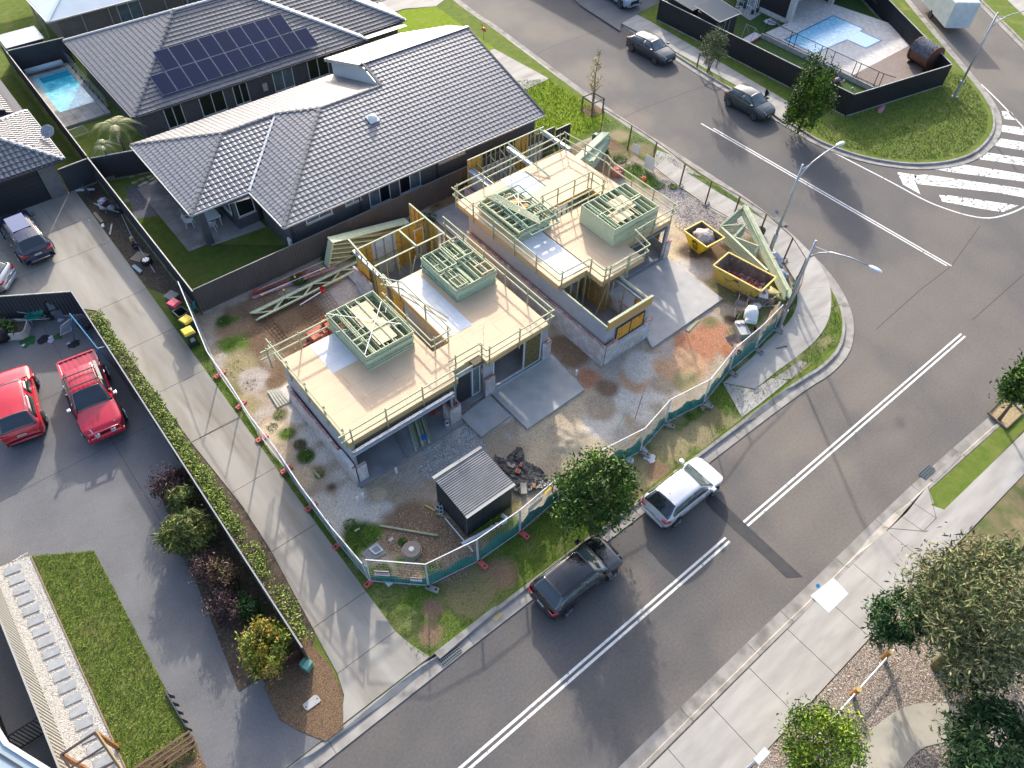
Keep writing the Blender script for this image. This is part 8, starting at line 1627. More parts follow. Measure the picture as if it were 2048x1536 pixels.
flat('phone_box', 'pale blue open box near the spare wheel', 'box', [(265, 535), (271, 532), (286, 544), (281, 549)], M('box_blue', (.25, .35, .42), ro=.6), .05, .08); flat('offcut', 'black and white scraps below the brown board', 'scrap', [(203, 450), (208, 448), (210, 455), (204, 456)], white)
t = thing('toy_bucket', 'small yellow container in the side strip', 'container', tuple(at(265, 480))); p = at(265, 481); MB().tube([(p.x, p.y, 0), (p.x, p.y, .22)], .13, 10).build('body', M('tub_yellow', (.5, .36, .08), ro=.6), t); MB().tube([(p.x, p.y, .22), (p.x, p.y, .25)], .1, 10).build('lid', cap_pale, t)
t = thing('pot', 'dark blue pot behind the cardboard in the side strip', 'pot', tuple(at(272, 496))); p = at(272, 496); MB().tube([(p.x, p.y, 0), (p.x, p.y, .2)], [.14, .18], 12, cap=False).build('shell', M('pot_blue', (.03, .035, .06), ro=.5), t); MB().tube([(p.x, p.y, .1), (p.x, p.y, .12)], .14, 12).build('fill', soil, t)
p = at(222, 416, .3); t = barrow('red wheelbarrow filled with a glassy bundle in the side strip', (p.x, p.y, 0), R(-60), M('barrow_red', (.16, .04, .04), ro=.6), M('barrow_red_in', (.09, .04, .04), ro=.7)); p = at(222, 414, .6); blob('bundle', 'blue grey bundle in the red wheelbarrow of the side strip', 'bundle', (p.x, p.y, .55), (.26, .22, .14), M('bundle_blue', (.2, .27, .3), (.1, .13, .14), s=9, rough=.3), 12, 8, .2, 4)
p = at(205, 403, .4); blob('toy_car', 'white moulded plastic ride on toy beside the red wheelbarrow', 'toy', (p.x, p.y, .25), (.5, .3, .3), M('toy_white', (.5, .49, .52), (.08, .08, .1), s=5, lo=.5, hi=.6, rough=.5), 16, 10, .25, 3, rz=1)
p = at(178, 394); t = thing('board', 'dark grey board leaning at the top of the side strip', 'board', tuple(p)); beam('panel', (p.x, p.y+.5, .35), (p.x+.1, p.y-.5, .35), .04, .7, fence_char, t)
tag(MB().tube([at(232, 405, .05), at(262, 470, .1), at(310, 545, .05)], .025, 6).build('conduit', cap_pale), 'thin pale pipe lying along the foot of the long charcoal fence', 'pipe')
tag(MB().tube([at(254, 402, .03), at(254, 402, .05)], .16, 14).build('disc', cap_pale), 'pale round disc on the dark back lawn', 'disc'); tag(MB().tube([at(179, 442, .035), at(179, 442, .045)], .09, 12).build('disc', white), 'white round lid on the driveway', 'lid')
for k, (px, py, w) in enumerate(((208, 358, 0),)): lying('garden_edge', 'low timber edge across the narrow back garden', 'edging', (208, 362), (292, 330), .1, M('edge_grey', (.2, .19, .17), ro=.9), .3, .15)
sst = thing('stepping_stones', 'irregular pale stones set in dark pebbles behind the patio house', 'stones', tuple(at(285, 365)))
for k, (px, py) in enumerate(((264, 353), (279, 347), (292, 345), (283, 359), (269, 365), (290, 366), (303, 359), (297, 354), (282, 371), (303, 367))):
    p = at(px, py, .02); MB().prism([(p.x+.22*ru(.6, 1.1)*cos(a*.9), p.y+.16*ru(.7, 1.1)*sin(a*.9)) for a in range(7)], .01, .05).build('stone', M('stone_pale', (.42, .38, .33), (.3, .24, .18), s=4, rough=.9, rnd=.2), sst)
# patio furniture
def chair(label, c, rz, name='plastic_chair'):
    t = thing(name, label, 'chair', c, rz); MB().box(-.22, .22, -.22, .2, .42, .45).build('seat', white, t, l=1, bevel=.015); b = MB()
    for k in range(4): b.bar((-.2+k*.133, .21, .45), (-.17+k*.113, .30, .82), .06, .02)
    b.bar((-.22, .31, .84), (.22, .31, .84), .04, .07); b.build('backrest', white, t, l=1)
    for x in (-.2, .2):
        for y in (-.2, .18): MB().bar((x, y, .42), (x*1.15, y*1.2, 0), .04, .04).build('leg', white, t, l=1)
    for s_ in (-.23, .23): MB().tube([(s_, -.2, .45), (s_, -.2, .63), (s_, .22, .66)], .018, 5).build('armrest', white, t, l=1)
    return t
p = at(425, 452); chair('white plastic chair at the table under the patio roof', (9.6, 39.4, .05), R(150)); chair('white plastic chair by the brick pillar of the patio', (8.7, 40.6, .05), R(60))
tb = thing('patio_table', 'white covered table under the patio roof', 'table', (9.85, 40.2, .05)); MB().box(-.5, .5, -.75, .75, .68, .74).build('table_top', white, tb, l=1, bevel=.02)
for x in (-.4, .4):
    for y in (-.65, .65): MB().bar((x, y, 0), (x, y, .68), .05, .05).build('leg', white, tb, l=1)
bc = thing('bicycle', 'dark bicycle leaning by the patio window', 'bicycle', (10.6, 40.9, .05)); 
for y in (-.5, .5): MB().tube([(10.6, 40.9+y+.32*cos(k*.3927), .38+.32*sin(k*.3927)) for k in range(17)], .025, 5, cap=False).build('wheel', tyre_m, bc)
MB().tube([(10.6, 40.4, .38), (10.62, 40.75, .85), (10.62, 41.2, .88), (10.6, 41.4, .38)], .02, 5).tube([(10.6, 40.4, .38), (10.6, 40.9, .3), (10.62, 41.2, .88)], .02, 5).build('frame', galv, bc); MB().tube([(10.4, 41.25, .98), (10.85, 41.25, .98)], .018, 5).build('handlebar', plastic_black, bc); MB().box(10.55, 10.68, 40.6, 40.85, .9, .95).build('saddle', plastic_black, bc)
t = thing('water_heater', 'white rounded heater unit on the corner of the patio house', 'heater', (12.55, 34.2, 0)); MB().box(12.33, 12.48, 34.35, 34.75, .5, 1.15).build('casing', white, t, bevel=.04); MB().tube([(12.42, 34.5, .5), (12.42, 34.5, 0)], .02, 5).build('pipe', galv, t)
# stepping pavers in the pebble bed
gp = M('paver_grey', (.33, .35, .37), (.27, .29, .31), s=5, rough=.85, c3=(.2, .21, .22), s3=2, lo3=.6, hi3=.75, rnd=.06); pv_ = bpy.data.objects['pebble_bed']
for k in range(19):
    y = 23.75-k*.572; p0 = Matrix.Translation((-6.86+.012*k*.9, y, .05)) @ Matrix.Rotation(R(-12), 4, 'Z') @ Matrix.Diagonal((.60, .36, .05, 1)); share('paver', cube(gp), p0, pv_)
# steel fence beside the gravel strip
fence('pale ribbed steel fence between the pebble path and the dark gravel strip', (-7.6, 8.5), (-7.52, 25.5), h=1.5, mat=M('fence_stone', (.40, .38, .33), ro=.6), cap=M('capping_stone', (.36, .35, .33), ro=.6), plinth=False)
gt_ = thing('metal_gate', 'black slatted gate across the dark gravel strip at the lower left', 'gate', (-8.3, 16.2, 0)); a, c = Vc((-9.0, 16.3, 0)), Vc((-7.68, 16.3, 0))
for z_ in (.1, 1.35): beam('rail', a+Vc((0, 0, z_)), c+Vc((0, 0, z_)), .04, .05, black_metal, gt_)
for k in range(12): q = a.lerp(c, k/11); beam('slat', q+Vc((0, 0, .1)), q+Vc((0, 0, 1.35)), .02, .03, black_metal, gt_)
hg = thing('clad_house', 'dark ribbed house with white gutter cut by the lower left corner', 'house', (-10, 15, 0)); ribwall(hg, -9.05, 10, -9.05, 26, 0, 2.45, 2.45, M('cladding_dark', (.045, .05, .052), (.06, .065, .066), s=2, rough=.5), pitch=.1, dep=.03)
rf_ = [at(-60, 1372, 2.6), at(12, 1487, 2.6), at(97, 1540, 2.6), at(120, 1600, 2.6), at(-80, 1640, 2.6)]; MB().add([tuple(p) for p in rf_], [(0, 1, 2, 3, 4)]).build('roof', M('roof_blue_pale', (.34, .42, .46), ro=.5), hg)
for a, c in zip(rf_[:3], rf_[1:4]): beam('gutter', a, c, .14, .12, M('gutter_white', (.62, .66, .68), ro=.5), hg); beam('trim', a+Vc((-.3, -.12, .02)), c+Vc((-.3, -.12, .02)), .06, .05, gut_dark, hg)
# pergola, bench slats, spiky edging
pg = thing('pergola', 'brown steel pergola with orange timber posts over the end of the pebble path', 'pergola', (-6.6, 13.2, 0)); dkb = M('steel_brown', (.05, .035, .03), ro=.5); ot = M('timber_orange', (.36, .15, .06), (.28, .11, .04), s=6, rough=.6, st=(1, 1, .2)); T = [at(122, 1510, 2.1), at(190, 1465, 2.1), at(255, 1560, 2.1), at(185, 1600, 2.1)]
for i in range(4): beam('beam', T[i], T[(i+1) % 4], .06, .09, dkb, pg)
for f in (.3, .62): beam('beam', T[0].lerp(T[3], f), T[1].lerp(T[2], f), .05, .07, dkb, pg)
for q in (T[1], T[0], T[2]): beam('post', (q.x, q.y, 0), (q.x, q.y, 2.05), .13, .13, ot, pg)
beam('beam', T[1]+Vc((.06, 0, .02)), T[2]+Vc((.06, 0, .02)), .04, .06, M('timber_yellowish', (.4, .3, .12), ro=.7), pg)
sl = thing('timber_screen', 'low dark timber slats at the end of the lawn strip', 'timber slats', (-4.8, 12.7, 0)); dwood = M('wood_dark', (.10, .06, .035), (.15, .09, .05), s=5, rough=.7, st=(.3, 2, 1))
for k in range(4): beam('slat', (-6.1, 12.92-k*.17, .42-.05*k), (-3.75, 12.86-k*.17, .42-.05*k), .09, .04, dwood, sl)
for x in (-6.0, -4.9, -3.85): beam('post', (x, 12.62, 0), (x, 12.62, .36), .08, .08, dwood, sl)
sk_ = thing('garden_edging', 'dark zigzag metal edging between the lawn strip and the aggregate yard', 'edging', (-3.87, 13.9, 0)); beam('blade_rail', (-3.9, 14.9, .1), (-3.82, 13.0, .1), .04, .2, M('edging_blue', (.06, .07, .10), ro=.5), sk_)
for k in range(5): MB().add([(-3.86, 14.75-k*.38, .2), (-3.68, 14.45-k*.38, .30), (-3.70, 14.35-k*.38, .28), (-3.86, 14.55-k*.38, .16)], [(0, 1, 2, 3), (3, 2, 1, 0)]).build('blade', black_metal, sk_)
# timber screen, letterbox, lids at the end of the shrub row
sc = thing('timber_screen', 'dark timber slat screen behind the golden shrub', 'screen', (0, 12.5, 0)); a, c = at(601, 1308, .5), at(524, 1358, .5)
for k in range(5): beam('slat', a+Vc((0, 0, -.35+k*.2)), c+Vc((0, 0, -.35+k*.2)), .03, .1, M('wood_maroon', (.07, .03, .025), ro=.6), sc)
lb = thing('letterbox', 'green metal letterbox at the end of the dark slat screen', 'letterbox', tuple(at(618, 1330))); p = at(616, 1336); lg = M('letterbox_green', (.12, .28, .20), ro=.5); M4 = Matrix.Translation((p.x, p.y, 0)) @ Matrix.Rotation(R(25), 4, 'Z')
b = MB(); b.add([M4 @ Vc(v) for v in ((-.16, -.17, 0), (.16, -.17, 0), (.16, .17, 0), (-.16, .17, 0), (-.16, -.17, .5), (.16, -.17, .5), (.16, .17, .62), (-.16, .17, .62))], [(3, 2, 1, 0), (4, 5, 6, 7), (0, 1, 5, 4), (1, 2, 6, 5), (2, 3, 7, 6), (3, 0, 4, 7)]); b.build('body', lg, lb); b = MB(); b.add([M4 @ Vc(v) for v in ((-.19, -.2, .505), (.19, -.2, .505), (.19, .02, .60), (-.19, .02, .60))], [(0, 1, 2, 3)]); b.build('flap', M('letterbox_pale', (.2, .42, .32), ro=.5), lb)
pl_ = thing('pit_lid', 'pale concrete service lid set in the bark mulch by the driveway', 'service lid', tuple(at(622, 1405))); L4 = [at(*q, .05) for q in ((605, 1410), (629, 1390), (635, 1391), (642, 1400), (640, 1404), (616, 1421), (611, 1420))]; MB().prism([(v.x, v.y) for v in L4], .0, .075).build('lid', conc_new, pl_)
for q in ((612, 1414), (634, 1397)): v = at(*q, .08); MB().tube([(v.x, v.y, .075), (v.x, v.y, .082)], .025, 8).build('lift_hole', ink, pl_)
# drain grates and lintels in the gutters
def grate(label, q, mat=None):
    t = thing('drain_grate', label, 'drain grate', tuple(at(*q[0], RZ+.04))); P4 = [at(*k, -.07) for k in q]; MB().add([tuple(p) for p in P4], [(0, 1, 2, 3)]).build('opening', ink, t); b = MB()
    for k in range(13): b.bar(P4[0].lerp(P4[1], k/12)+Vc((0, 0, .012)), P4[3].lerp(P4[2], k/12)+Vc((0, 0, .012)), .018, .02)
    for k in range(4): b.bar(P4[0].lerp(P4[3], k/3)+Vc((0, 0, .014)), P4[1].lerp(P4[2], k/3)+Vc((0, 0, .014)), .02, .015)
    b.build('bars', M('grate_steel', (.22, .25, .25), ro=.5, metal=.4), t); return t
grate('drain grate in the gutter next to the concrete driveway mouth', [(876, 1318), (913, 1292), (924, 1301), (886, 1333)]); grate('drain grate in the gutter below the footpath crossing', [(1583, 761), (1603, 748), (1614, 757), (1592, 772)]); grate('drain grate in the gutter on the park side of the long street', [(1836, 948), (1857, 929), (1870, 938), (1850, 957)])
grate('double drain grate in the side street gutter near the first lamp post', [(1545, 438), (1556, 434), (1575, 449), (1566, 453)]); grate('drain grate in the side street gutter below the bare tree', [(1237, 245), (1243, 240), (1258, 250), (1252, 255)])
for q in ([(868, 1306), (990, 1212), (998, 1216), (880, 1318)], [(1540, 762), (1600, 722), (1614, 726), (1582, 758)], [(1862, 958), (1917, 903), (1922, 908), (1920, 914), (1868, 965)]):
    patch('drain_lintel', PX(q), -.05, .02, conc_kerb)
tag(MB().add([at(982, 1236, -.08), at(998, 1222, -.08), at(1008, 1228, -.08), at(992, 1245, -.08)], [(0, 1, 2, 3)]).build('sandbag', M('sandbag', (.36, .29, .17), ro=.9)), 'flat tan sandbag in the gutter by the kerb', 'sandbag')
# street lamps
def lamp(label, base, zt_, tip, hz):
    b0 = at(*base); t = thing('street_lamp', label, 'street lamp', tuple(b0)); MB().tube([b0, b0+Vc((0, 0, 1.25))], .13, 12).tube([b0, b0+Vc((0, 0, .03))], .24, 8).tube([b0+Vc((0, 0, 1.2)), b0+Vc((0, 0, 1.3))], .15, 12).build('base', galv, t); MB().tube([b0+Vc((0, 0, 1.25)), b0+Vc((0, 0, zt_))], [.085, .06], 10).build('pole', galv, t, sm=1)
    h = at(*tip, hz); a = b0+Vc((0, 0, zt_-1.1)); d = Vc((h.x-b0.x, h.y-b0.y, 0)); L = d.length; d.normalize(); arm = [a, a+d*L*.12+Vc((0, 0, .55)), a+d*L*.3+Vc((0, 0, .95)), a+d*L*.6+Vc((0, 0, hz-a.z-.12)), h-d*.25]; MB().tube(arm, .035, 8).build('arm', galv, t, sm=1); MB().tube([b0+Vc((0, 0, zt_-.35)), a+d*L*.3+Vc((0, 0, .9))], .02, 6).build('stay', galv, t)
    b = MB(); n_ = Vc((-d.y, d.x, 0)); vs = []; rings = [(-.32, .05, .04), (-.2, .13, .07), (.1, .16, .08), (.3, .12, .06), (.38, .03, .02)]
    for x, w, hh in rings:
        for k in range(8): an = k*math.pi/4; vs.append(h+d*x+n_*(w*cos(an))+Vc((0, 0, hh*sin(an))))
    b.add(vs, [(i*8+k, i*8+(k+1) % 8, (i+1)*8+(k+1) % 8, (i+1)*8+k) for i in range(4) for k in range(8)]); b.build('lamp_head', M('lamp_head', (.60, .64, .66), ro=.35), t, sm=1); return t
lamp('street lamp behind the truss stack reaching over the side street', (1541, 500), 6.15, (1680, 288), 6.4); lamp('street lamp at the street corner beside the bags and barrows', (1558, 652), 6.15, (1750, 538), 6.4); lamp('street lamp on the grass point near the crossing stripes', (1909, 193), 6.5, (2085, 20), 6.8)
p = at(1523, 1512, 3.0); t = thing('pole_bracket', 'grey pole with a flat square head at the bottom edge by the wood chip bed', 'pole', (p.x, p.y, 0)); MB().tube([(p.x, p.y, 0), (p.x, p.y, 2.98)], .05, 8).build('pole', galv_lite, t); MB().box(p.x-.3, p.x+.3, p.y-.12, p.y+.12, 2.98, 3.04).build('head', galv_lite, t); bpy.data.objects[t.name].children[-1].rotation_euler = (0, 0, 0)
# low rail in the park
rl = thing('park_rail', 'low white pipe rail on short orange posts across the wood chip bed', 'rail', tuple(at(1705, 1388))); pp = M('post_orange', (.42, .20, .05), (.34, .16, .05), s=8, rough=.7)
for q in ((1704, 1390), (1766, 1316), (1588, 1535), (1655, 1460)): v = at(*q); MB().tube([(v.x, v.y, 0), (v.x, v.y, .72)], .11, 12).build('post', pp, rl); MB().tube([(v.x, v.y, .72), (v.x, v.y, .735)], .11, 12).build('post_top', M('post_top', (.5, .36, .14), ro=.8), rl)
MB().tube([at(1788, 1300, .45), at(1575, 1540, .45)], .035, 8).build('pipe', white, rl)
v = at(1942, 1330); t = thing('park_post', 'single short orange post under the gum tree', 'post', tuple(v)); MB().tube([v, v+Vc((0, 0, .7))], .11, 12).build('post', pp, t); MB().tube([v+Vc((0, 0, .7)), v+Vc((0, 0, .715))], .11, 12).build('post_top', MATS['post_top'], t)
tag(MB().tube([at(1636, 1172, .03), at(1636, 1172, .042)], .09, 12).build('marker', M('marker_blue', (.03, .4, .7), ro=.5)), 'blue round marker on the kerb beside the fresh slab', 'marker'); tag(MB().tube([at(1553, 423, RZ+.01), at(1553, 423, RZ+.03)], .12, 14).build('valve_cover', cap_pale), 'small white valve cover on the side street', 'valve cover')
# flamingo figure on the frontage
p = at(967, 78); t = thing('flamingo_ornament', 'pink orange bird ornament on a thin stake by the kerb', 'ornament', tuple(p)); MB().tube([p, p+Vc((0, 0, .7))], .02, 6).build('stake', galv, t); fo = M('flamingo', (.62, .13, .09), ro=.5); b = MB(); b.tube([p+Vc((-.05, .2, .75)), p+Vc((0, .05, .85)), p+Vc((.02, -.15, .8)), p+Vc((.02, -.28, .7))], [.04, .13, .14, .03], 8); b.build('body', fo, t, sm=1); MB().tube([p+Vc((0, .1, .9)), p+Vc((.0, .2, 1.15)), p+Vc((0, .12, 1.3)), p+Vc((0, 0, 1.25))], .03, 6).build('neck', fo, t, sm=1)
# ---------------- plunge pool at the left
coping = M('pool_coping', (.42, .40, .36), (.34, .32, .29), s=1.5, rough=.8, c3=(.27, .25, .22), s3=1, lo3=.52, hi3=.7, rnd=.1)
def water_m(name, a, b_):
    m = M(name, a, b_, s=1.2, c3=tuple(x*1.25 for x in b_), s3=3.5, lo3=.5, hi3=.62, rough=.06, bump=.5, bs=4, bd=.04, spec=.5); return m
wp = [at(67, 160, -.1), at(137, 140, -.1), at(187, 208, -.1), at(120, 228, -.1)]
pw_ = thing('plunge_pool', 'blue plunge pool with pale tiled surround beside the charcoal fence', 'pool', (8, 61, 0)); wz = .12
X0, X1, Y0, Y1 = 6.75, 9.25, 58.15, 64.1
patch('pool_surround', [(6.2, 56.0), (9.6, 56.0), (9.6, 65.0), (6.2, 65.0)], -.02, .06, conc)
for (x0, x1, y0, y1) in ((6.2, X0, 56, 65), (X1, 9.6, 56, 65), (X0, X1, 56, Y0), (X0, X1, Y1, 65)):
    y = y0
    while y < y1-.05:
        x = x0
        while x < x1-.05: blk('tile', x+.008, min(x+.62, x1)-.008, y+.008, min(y+.62, y1)-.008, .06, .16, coping, pw_); x += .62
        y += .62
MB().add([(X0, Y0, .12), (X1, Y0, .12), (X1, Y1, .12), (X0, Y1, .12)], [(0, 1, 2, 3)]).build('water', water_m('water_blue', (.03, .36, .52), (.10, .52, .66)), pw_); blk('bench', X0, X0+.35, 61.5, 63.9, .121, .124, M('water_step', (.22, .58, .68), ro=.1), pw_); blk('deep_shade', X0+.35, X1-.1, Y1-1.1, Y1-.25, .121, .124, M('water_deep', (.01, .25, .38), ro=.1), pw_)
t = thing('pool_cover_roller', 'long pale pool cover roller at the head of the plunge pool', 'pool roller', (8, 64.6, 0)); MB().tube([(6.5, 64.62, .5), (9.2, 64.55, .5)], .2, 14).build('roll', M('roller_pale', (.42, .52, .56), ro=.6), t, sm=1)
for x in (6.5, 9.25): beam('stand', (x, 64.6, .16), (x, 64.6, .5), .08, .05, galv_lite, t)
pf = thing('pool_fence', 'glass pool fence with steel clamps along the solar house', 'fence', (9.62, 60, 0))
for k in range(5): blk('glass_panel', 9.615, 9.627, 56.2+k*1.8, 57.9+k*1.8, .2, 1.3, M('pool_glass', (.55, .62, .60), ro=.05, alpha=.16), pf); blk('clamp', 9.57, 9.67, 56.5+k*1.8, 56.58+k*1.8, .16, .34, plastic_black, pf); blk('clamp', 9.57, 9.67, 57.6+k*1.8, 57.68+k*1.8, .16, .34, plastic_black, pf)
g2 = thing('pool_gate', 'small white barred gate lying open at the near end of the plunge pool', 'gate', tuple(at(155, 262))); Q = [at(134, 262, .5), at(165, 251, .5), at(178, 264, .2), at(148, 275, .2)]
for i in range(4): beam('frame', Q[i], Q[(i+1) % 4], .035, .035, cap_pale, g2)
for k in range(1, 9): beam('bar', Q[0].lerp(Q[1], k/9), Q[3].lerp(Q[2], k/9), .015, .015, cap_pale, g2)
# ---------------- corner property with the big pool
turf = M('artificial_turf', (.035, .075, .012), (.05, .10, .016), s=3, rough=1, bump=.6, bs=40); sheet('back_turf', [(52.9, 42.6), (52.9, 23.3), (62.9, 21.3), (76, 41.5), (61.6, 42.5)], .012, turf)
pdk = [at(1540, 84, .35), at(1575, 47, .35), at(1600, 22, .35), at(1650, 10, .35), at(1664, 15, .35), at(1793, 76, .35), at(1665, 160, .35), at(1640, 166, .35)]
pale_st = M('pool_paving_pale', (.58, .55, .51), (.50, .47, .43), s=.9, rough=.8, c3=(.64, .62, .58), s3=3, lo3=.5, hi3=.6); pdeck = patch('pool_deck', [(57.75, 35.0), (57.9, 26.1), (68.1, 26.0), (68.6, 29.5), (67.6, 35.2), (67.6, 38.4), (61.6, 38.4), (61.6, 35.0)], 0, .35, pale_st)
bdk = [at(1793, 78, .35), at(1868, 150, .35), at(1757, 190, .35), at(1700, 176, .35), at(1640, 150, .35), at(1640, 166, .35)]
brn = M('deck_brown', (.24, .185, .155), (.20, .155, .13), s=1.5, rough=.75, st=(1, 6, 1)); dk_ = thing('timber_deck', 'brown boarded deck around the barrel sauna', 'deck', (62, 24.5, 0)); y = 22.1; 
while y < 26.1:
    xa = 57.9; xb = 63.9+(y-22.1)*.63; 
    if y < 23.2: xa = 57.9+(23.2-y)*4.2
    blk('board', xa, xb, y, y+.13, .28, .36, brn, dk_); y += .14
bw_ = thing('pool', 'large L shaped pale blue pool inside the black fenced corner', 'pool', (61, 31, 0)); wl = [(58.5, 33.2), (65.0, 33.3), (65.75, 30.4), (65.1, 30.15), (65.1, 28.15), (62.85, 28.15), (62.8, 30.1), (58.6, 30.2)]
wl = [(58.4, 33.2), (65.7, 33.4), (65.7, 30.3), (65.1, 30.2), (65.1, 28.1), (62.8, 28.15), (62.8, 30.0), (58.5, 30.2)]
MB().add([(x, y, .34+.016) for x, y in wl], [tuple(range(8))]).build('water', water_m('water_pale', (.24, .55, .74), (.32, .62, .78)), bw_)
for i in range(8): beam('tile_line', (*wl[i], .355), (*wl[(i+1) % 8], .355), .12, .03, M('pool_tile_blue', (.02, .16, .33), ro=.3), bw_)
MB().add([(x, y, .358) for x, y in ((62.82, 28.2), (65.05, 28.15), (65.05, 30.15), (62.85, 30.05))], [(0, 1, 2, 3)]).build('shallow_ledge', M('water_ledge', (.36, .68, .80), ro=.1), bw_)
pfn = thing('pool_fence', 'black mesh balustrade along the raised edge of the big pool', 'fence', (57.85, 30, .35)); PFP = [(57.85, 34.9), (57.85, 32.4), (57.86, 31.9), (57.87, 29.4), (57.88, 28.9), (57.88, 28.2), (57.9, 26.2), (57.92, 25.8), (57.95, 24.2), (57.98, 23.8), (58.2, 22.9)]
for a, c in zip(PFP[:-1], PFP[1:]):
    beam('post', (*a, .35), (*a, 1.5), .05, .05, black_metal, pfn)
    for z_ in (.42, 1.48): beam('rail', (*a, z_), (*c, z_), .04, .04, black_metal, pfn)
    b = MB(); d = Vc((c[0]-a[0], c[1]-a[1], 0)); n = max(2, int(d.length/.1))
    for k in range(n): x = a[0]+d.x*k/n; y = a[1]+d.y*k/n; b.bar((x, y, .42), (x, y, 1.48), .008, .008)
    b.build('infill', black_metal, pfn, kind='stuff')
blk('retaining_wall', 57.65, 57.76, 24.0, 35.1, 0, .38, cap_pale, pfn)
# barrel sauna
sn = thing('barrel_sauna', 'round barrel sauna with shingled roof and brown ends on the deck', 'sauna', (63.9, 23.7, .36), R(78)); 
def barrel(r0, x0, x1, name, m, a0=0, a1=360, n=20, solid=True):
    b = MB(); P = [(r0*cos(R(a0+(a1-a0)*k/n)), r0*sin(R(a0+(a1-a0)*k/n))*1.0+1.0) for k in range(n+1)]
    b.add([(x0, y, z_) for y, z_ in P]+[(x1, y, z_) for y, z_ in P], [(k, k+1, n+2+k, n+1+k) for k in range(n)]+([tuple(range(n+1)), tuple(range(2*n+1, n, -1))] if solid else [])); return b.build(name, m, sn, l=1)
brw = M('sauna_wood', (.14, .06, .035), (.10, .045, .03), s=6, rough=.7); barrel(.86, -.85, .85, 'barrel', brw)
shg = M('shingle_grey', (.075, .085, .11), (.10, .11, .14), s=6, rough=.9, rnd=.25); rr = 0
for a in range(12, 168, 12):
    for k in range(7):
        x0 = -.9+k*.26+(.13 if rr % 2 else 0); 
        if x0 > .8: continue
        an = R(a+6); M5 = WM[sn.name] @ Matrix.Translation((x0+.14, 0.90*cos(an), 1+.90*sin(an))) @ Matrix.Rotation(an-math.pi/2, 4, 'X') @ Matrix.Diagonal((.22, .21, .03, 1)); share('shingle', cube(shg), M5, sn)
    rr += 1
barrel(.94, .86, .98, 'end_hoop', brw, 0, 360); barrel(.94, -.98, -.86, 'end_hoop', brw, 0, 360)
for x in (-.7, .7): MB().box(x-.08, x+.08, -.7, .7, 0, .2).build('cradle', brw, sn, l=1)
chair('white plastic chair on the deck behind the barrel sauna', (66.3, 24.4, .36), R(150))
t = thing('storage_box', 'black garden storage box against the inside of the black fence', 'box', tuple(at(1750, 20)), R(60)); MB().box(-.55, .55, -.35, .35, 0, .75).build('body', plastic_black, t, l=1); MB().box(-.58, .58, -.38, .38, .75, .82).build('lid', M('lid_grey', (.13, .12, .11), ro=.6), t, l=1)
# small sheds near the fence
es = thing('garden_shed', 'dark garden shed with grey skillion roof behind the black fence', 'shed', (55, 37.5, 0)); ribs(es, (53.1, 36.4, 2.05), (55.9, 36.4, 2.05), (55.9, 39.2, 2.35), (53.1, 39.2, 2.35), M('shed_roof_blue', (.13, .16, .18), ro=.5), .14); 
for a in ((53.3, 55.7, 36.6, 36.66), (53.3, 55.7, 38.9, 38.96)): blk('wall', *a, 0, 2.0, fence_black, es)
blk('wall', 53.3, 53.36, 36.6, 38.9, 0, 2.0, fence_black, es); blk('wall', 55.64, 55.7, 36.6, 38.9, 0, 2.0, fence_black, es)
for x in (54.2, 54.75): beam('door_edge', (x, 36.58, 0), (x, 36.58, 2), .03, .03, cap_pale, es)
for a, c in (((53.1, 36.4), (55.9, 36.4)), ((53.1, 36.4), (53.1, 39.2)), ((55.9, 36.4), (55.9, 39.2))): beam('roof_trim', (*a, 2.07+.1*(a[1]-36.4)), (*c, 2.07+.107*(c[1]-36.4)), .06, .05, cap_pale, es)
es2 = thing('garden_shed', 'lower grey roofed shed tucked between the first shed and the fence', 'shed', (54, 41, 0)); ribs(es2, (53.1, 39.3, 1.95), (56.6, 39.3, 1.95), (56.6, 42.3, 2.15), (53.1, 42.3, 2.15), M('shed_roof_blue2', (.16, .19, .21), ro=.5), .14); blk('wall', 53.2, 56.5, 39.4, 42.2, 0, 1.92, fence_black, es2)
# play bench, washing, pump set
pb_ = thing('gym_mat', 'white gym mat with red edge under a small metal frame on the turf', 'gym mat', tuple(at(1505, 75))); Q = [at(1481, 80, .2), at(1509, 64, .2), at(1524, 70, .2), at(1497, 86, .2)]; MB().prism([(v.x, v.y) for v in Q], .1, .2).build('mat', M('mat_white', (.55, .53, .56), ro=.6), pb_); beam('red_edge', Q[2]-Vc((0, 0, .1)), Q[3]-Vc((0, 0, .1)), .05, .1, red_plastic, pb_)
for (a, c) in (((1483, 76, .2), (1493, 48, 1.0)), ((1493, 48, 1.0), (1512, 57, 1.0)), ((1512, 57, 1.0), (1500, 85, .2)), ((1493, 48, 1.0), (1498, 66, .2)), ((1512, 57, 1.0), (1520, 74, .2))): MB().tube([at(*a), at(*c)], .025, 6).build('frame_tube', M('tube_beige', (.35, .3, .28), ro=.5), pb_)
cloth('pile of white cloth on the turf near the pool house wall', 1540, 46, .55, bag_w, zz=.25)
pm_ = thing('pool_pump_set', 'white pipes, pump and green filter on a concrete slab beside the pool house', 'pump', (60.5, 40, 0)); patch('equipment_slab', PX([(1470, 22), (1500, 5), (1522, 28), (1500, 42)]), 0, .06, conc); b = MB(); random.seed(3)
for k in range(9): p = at(1474+k*5, 14+ru(0, 18), .05); h = ru(.5, 1.2); q = p+Vc((ru(-.4, .4), ru(-.4, .4), 0)); b.tube([p, p+Vc((0, 0, h)), q+Vc((0, 0, h)), q], .035, 6)
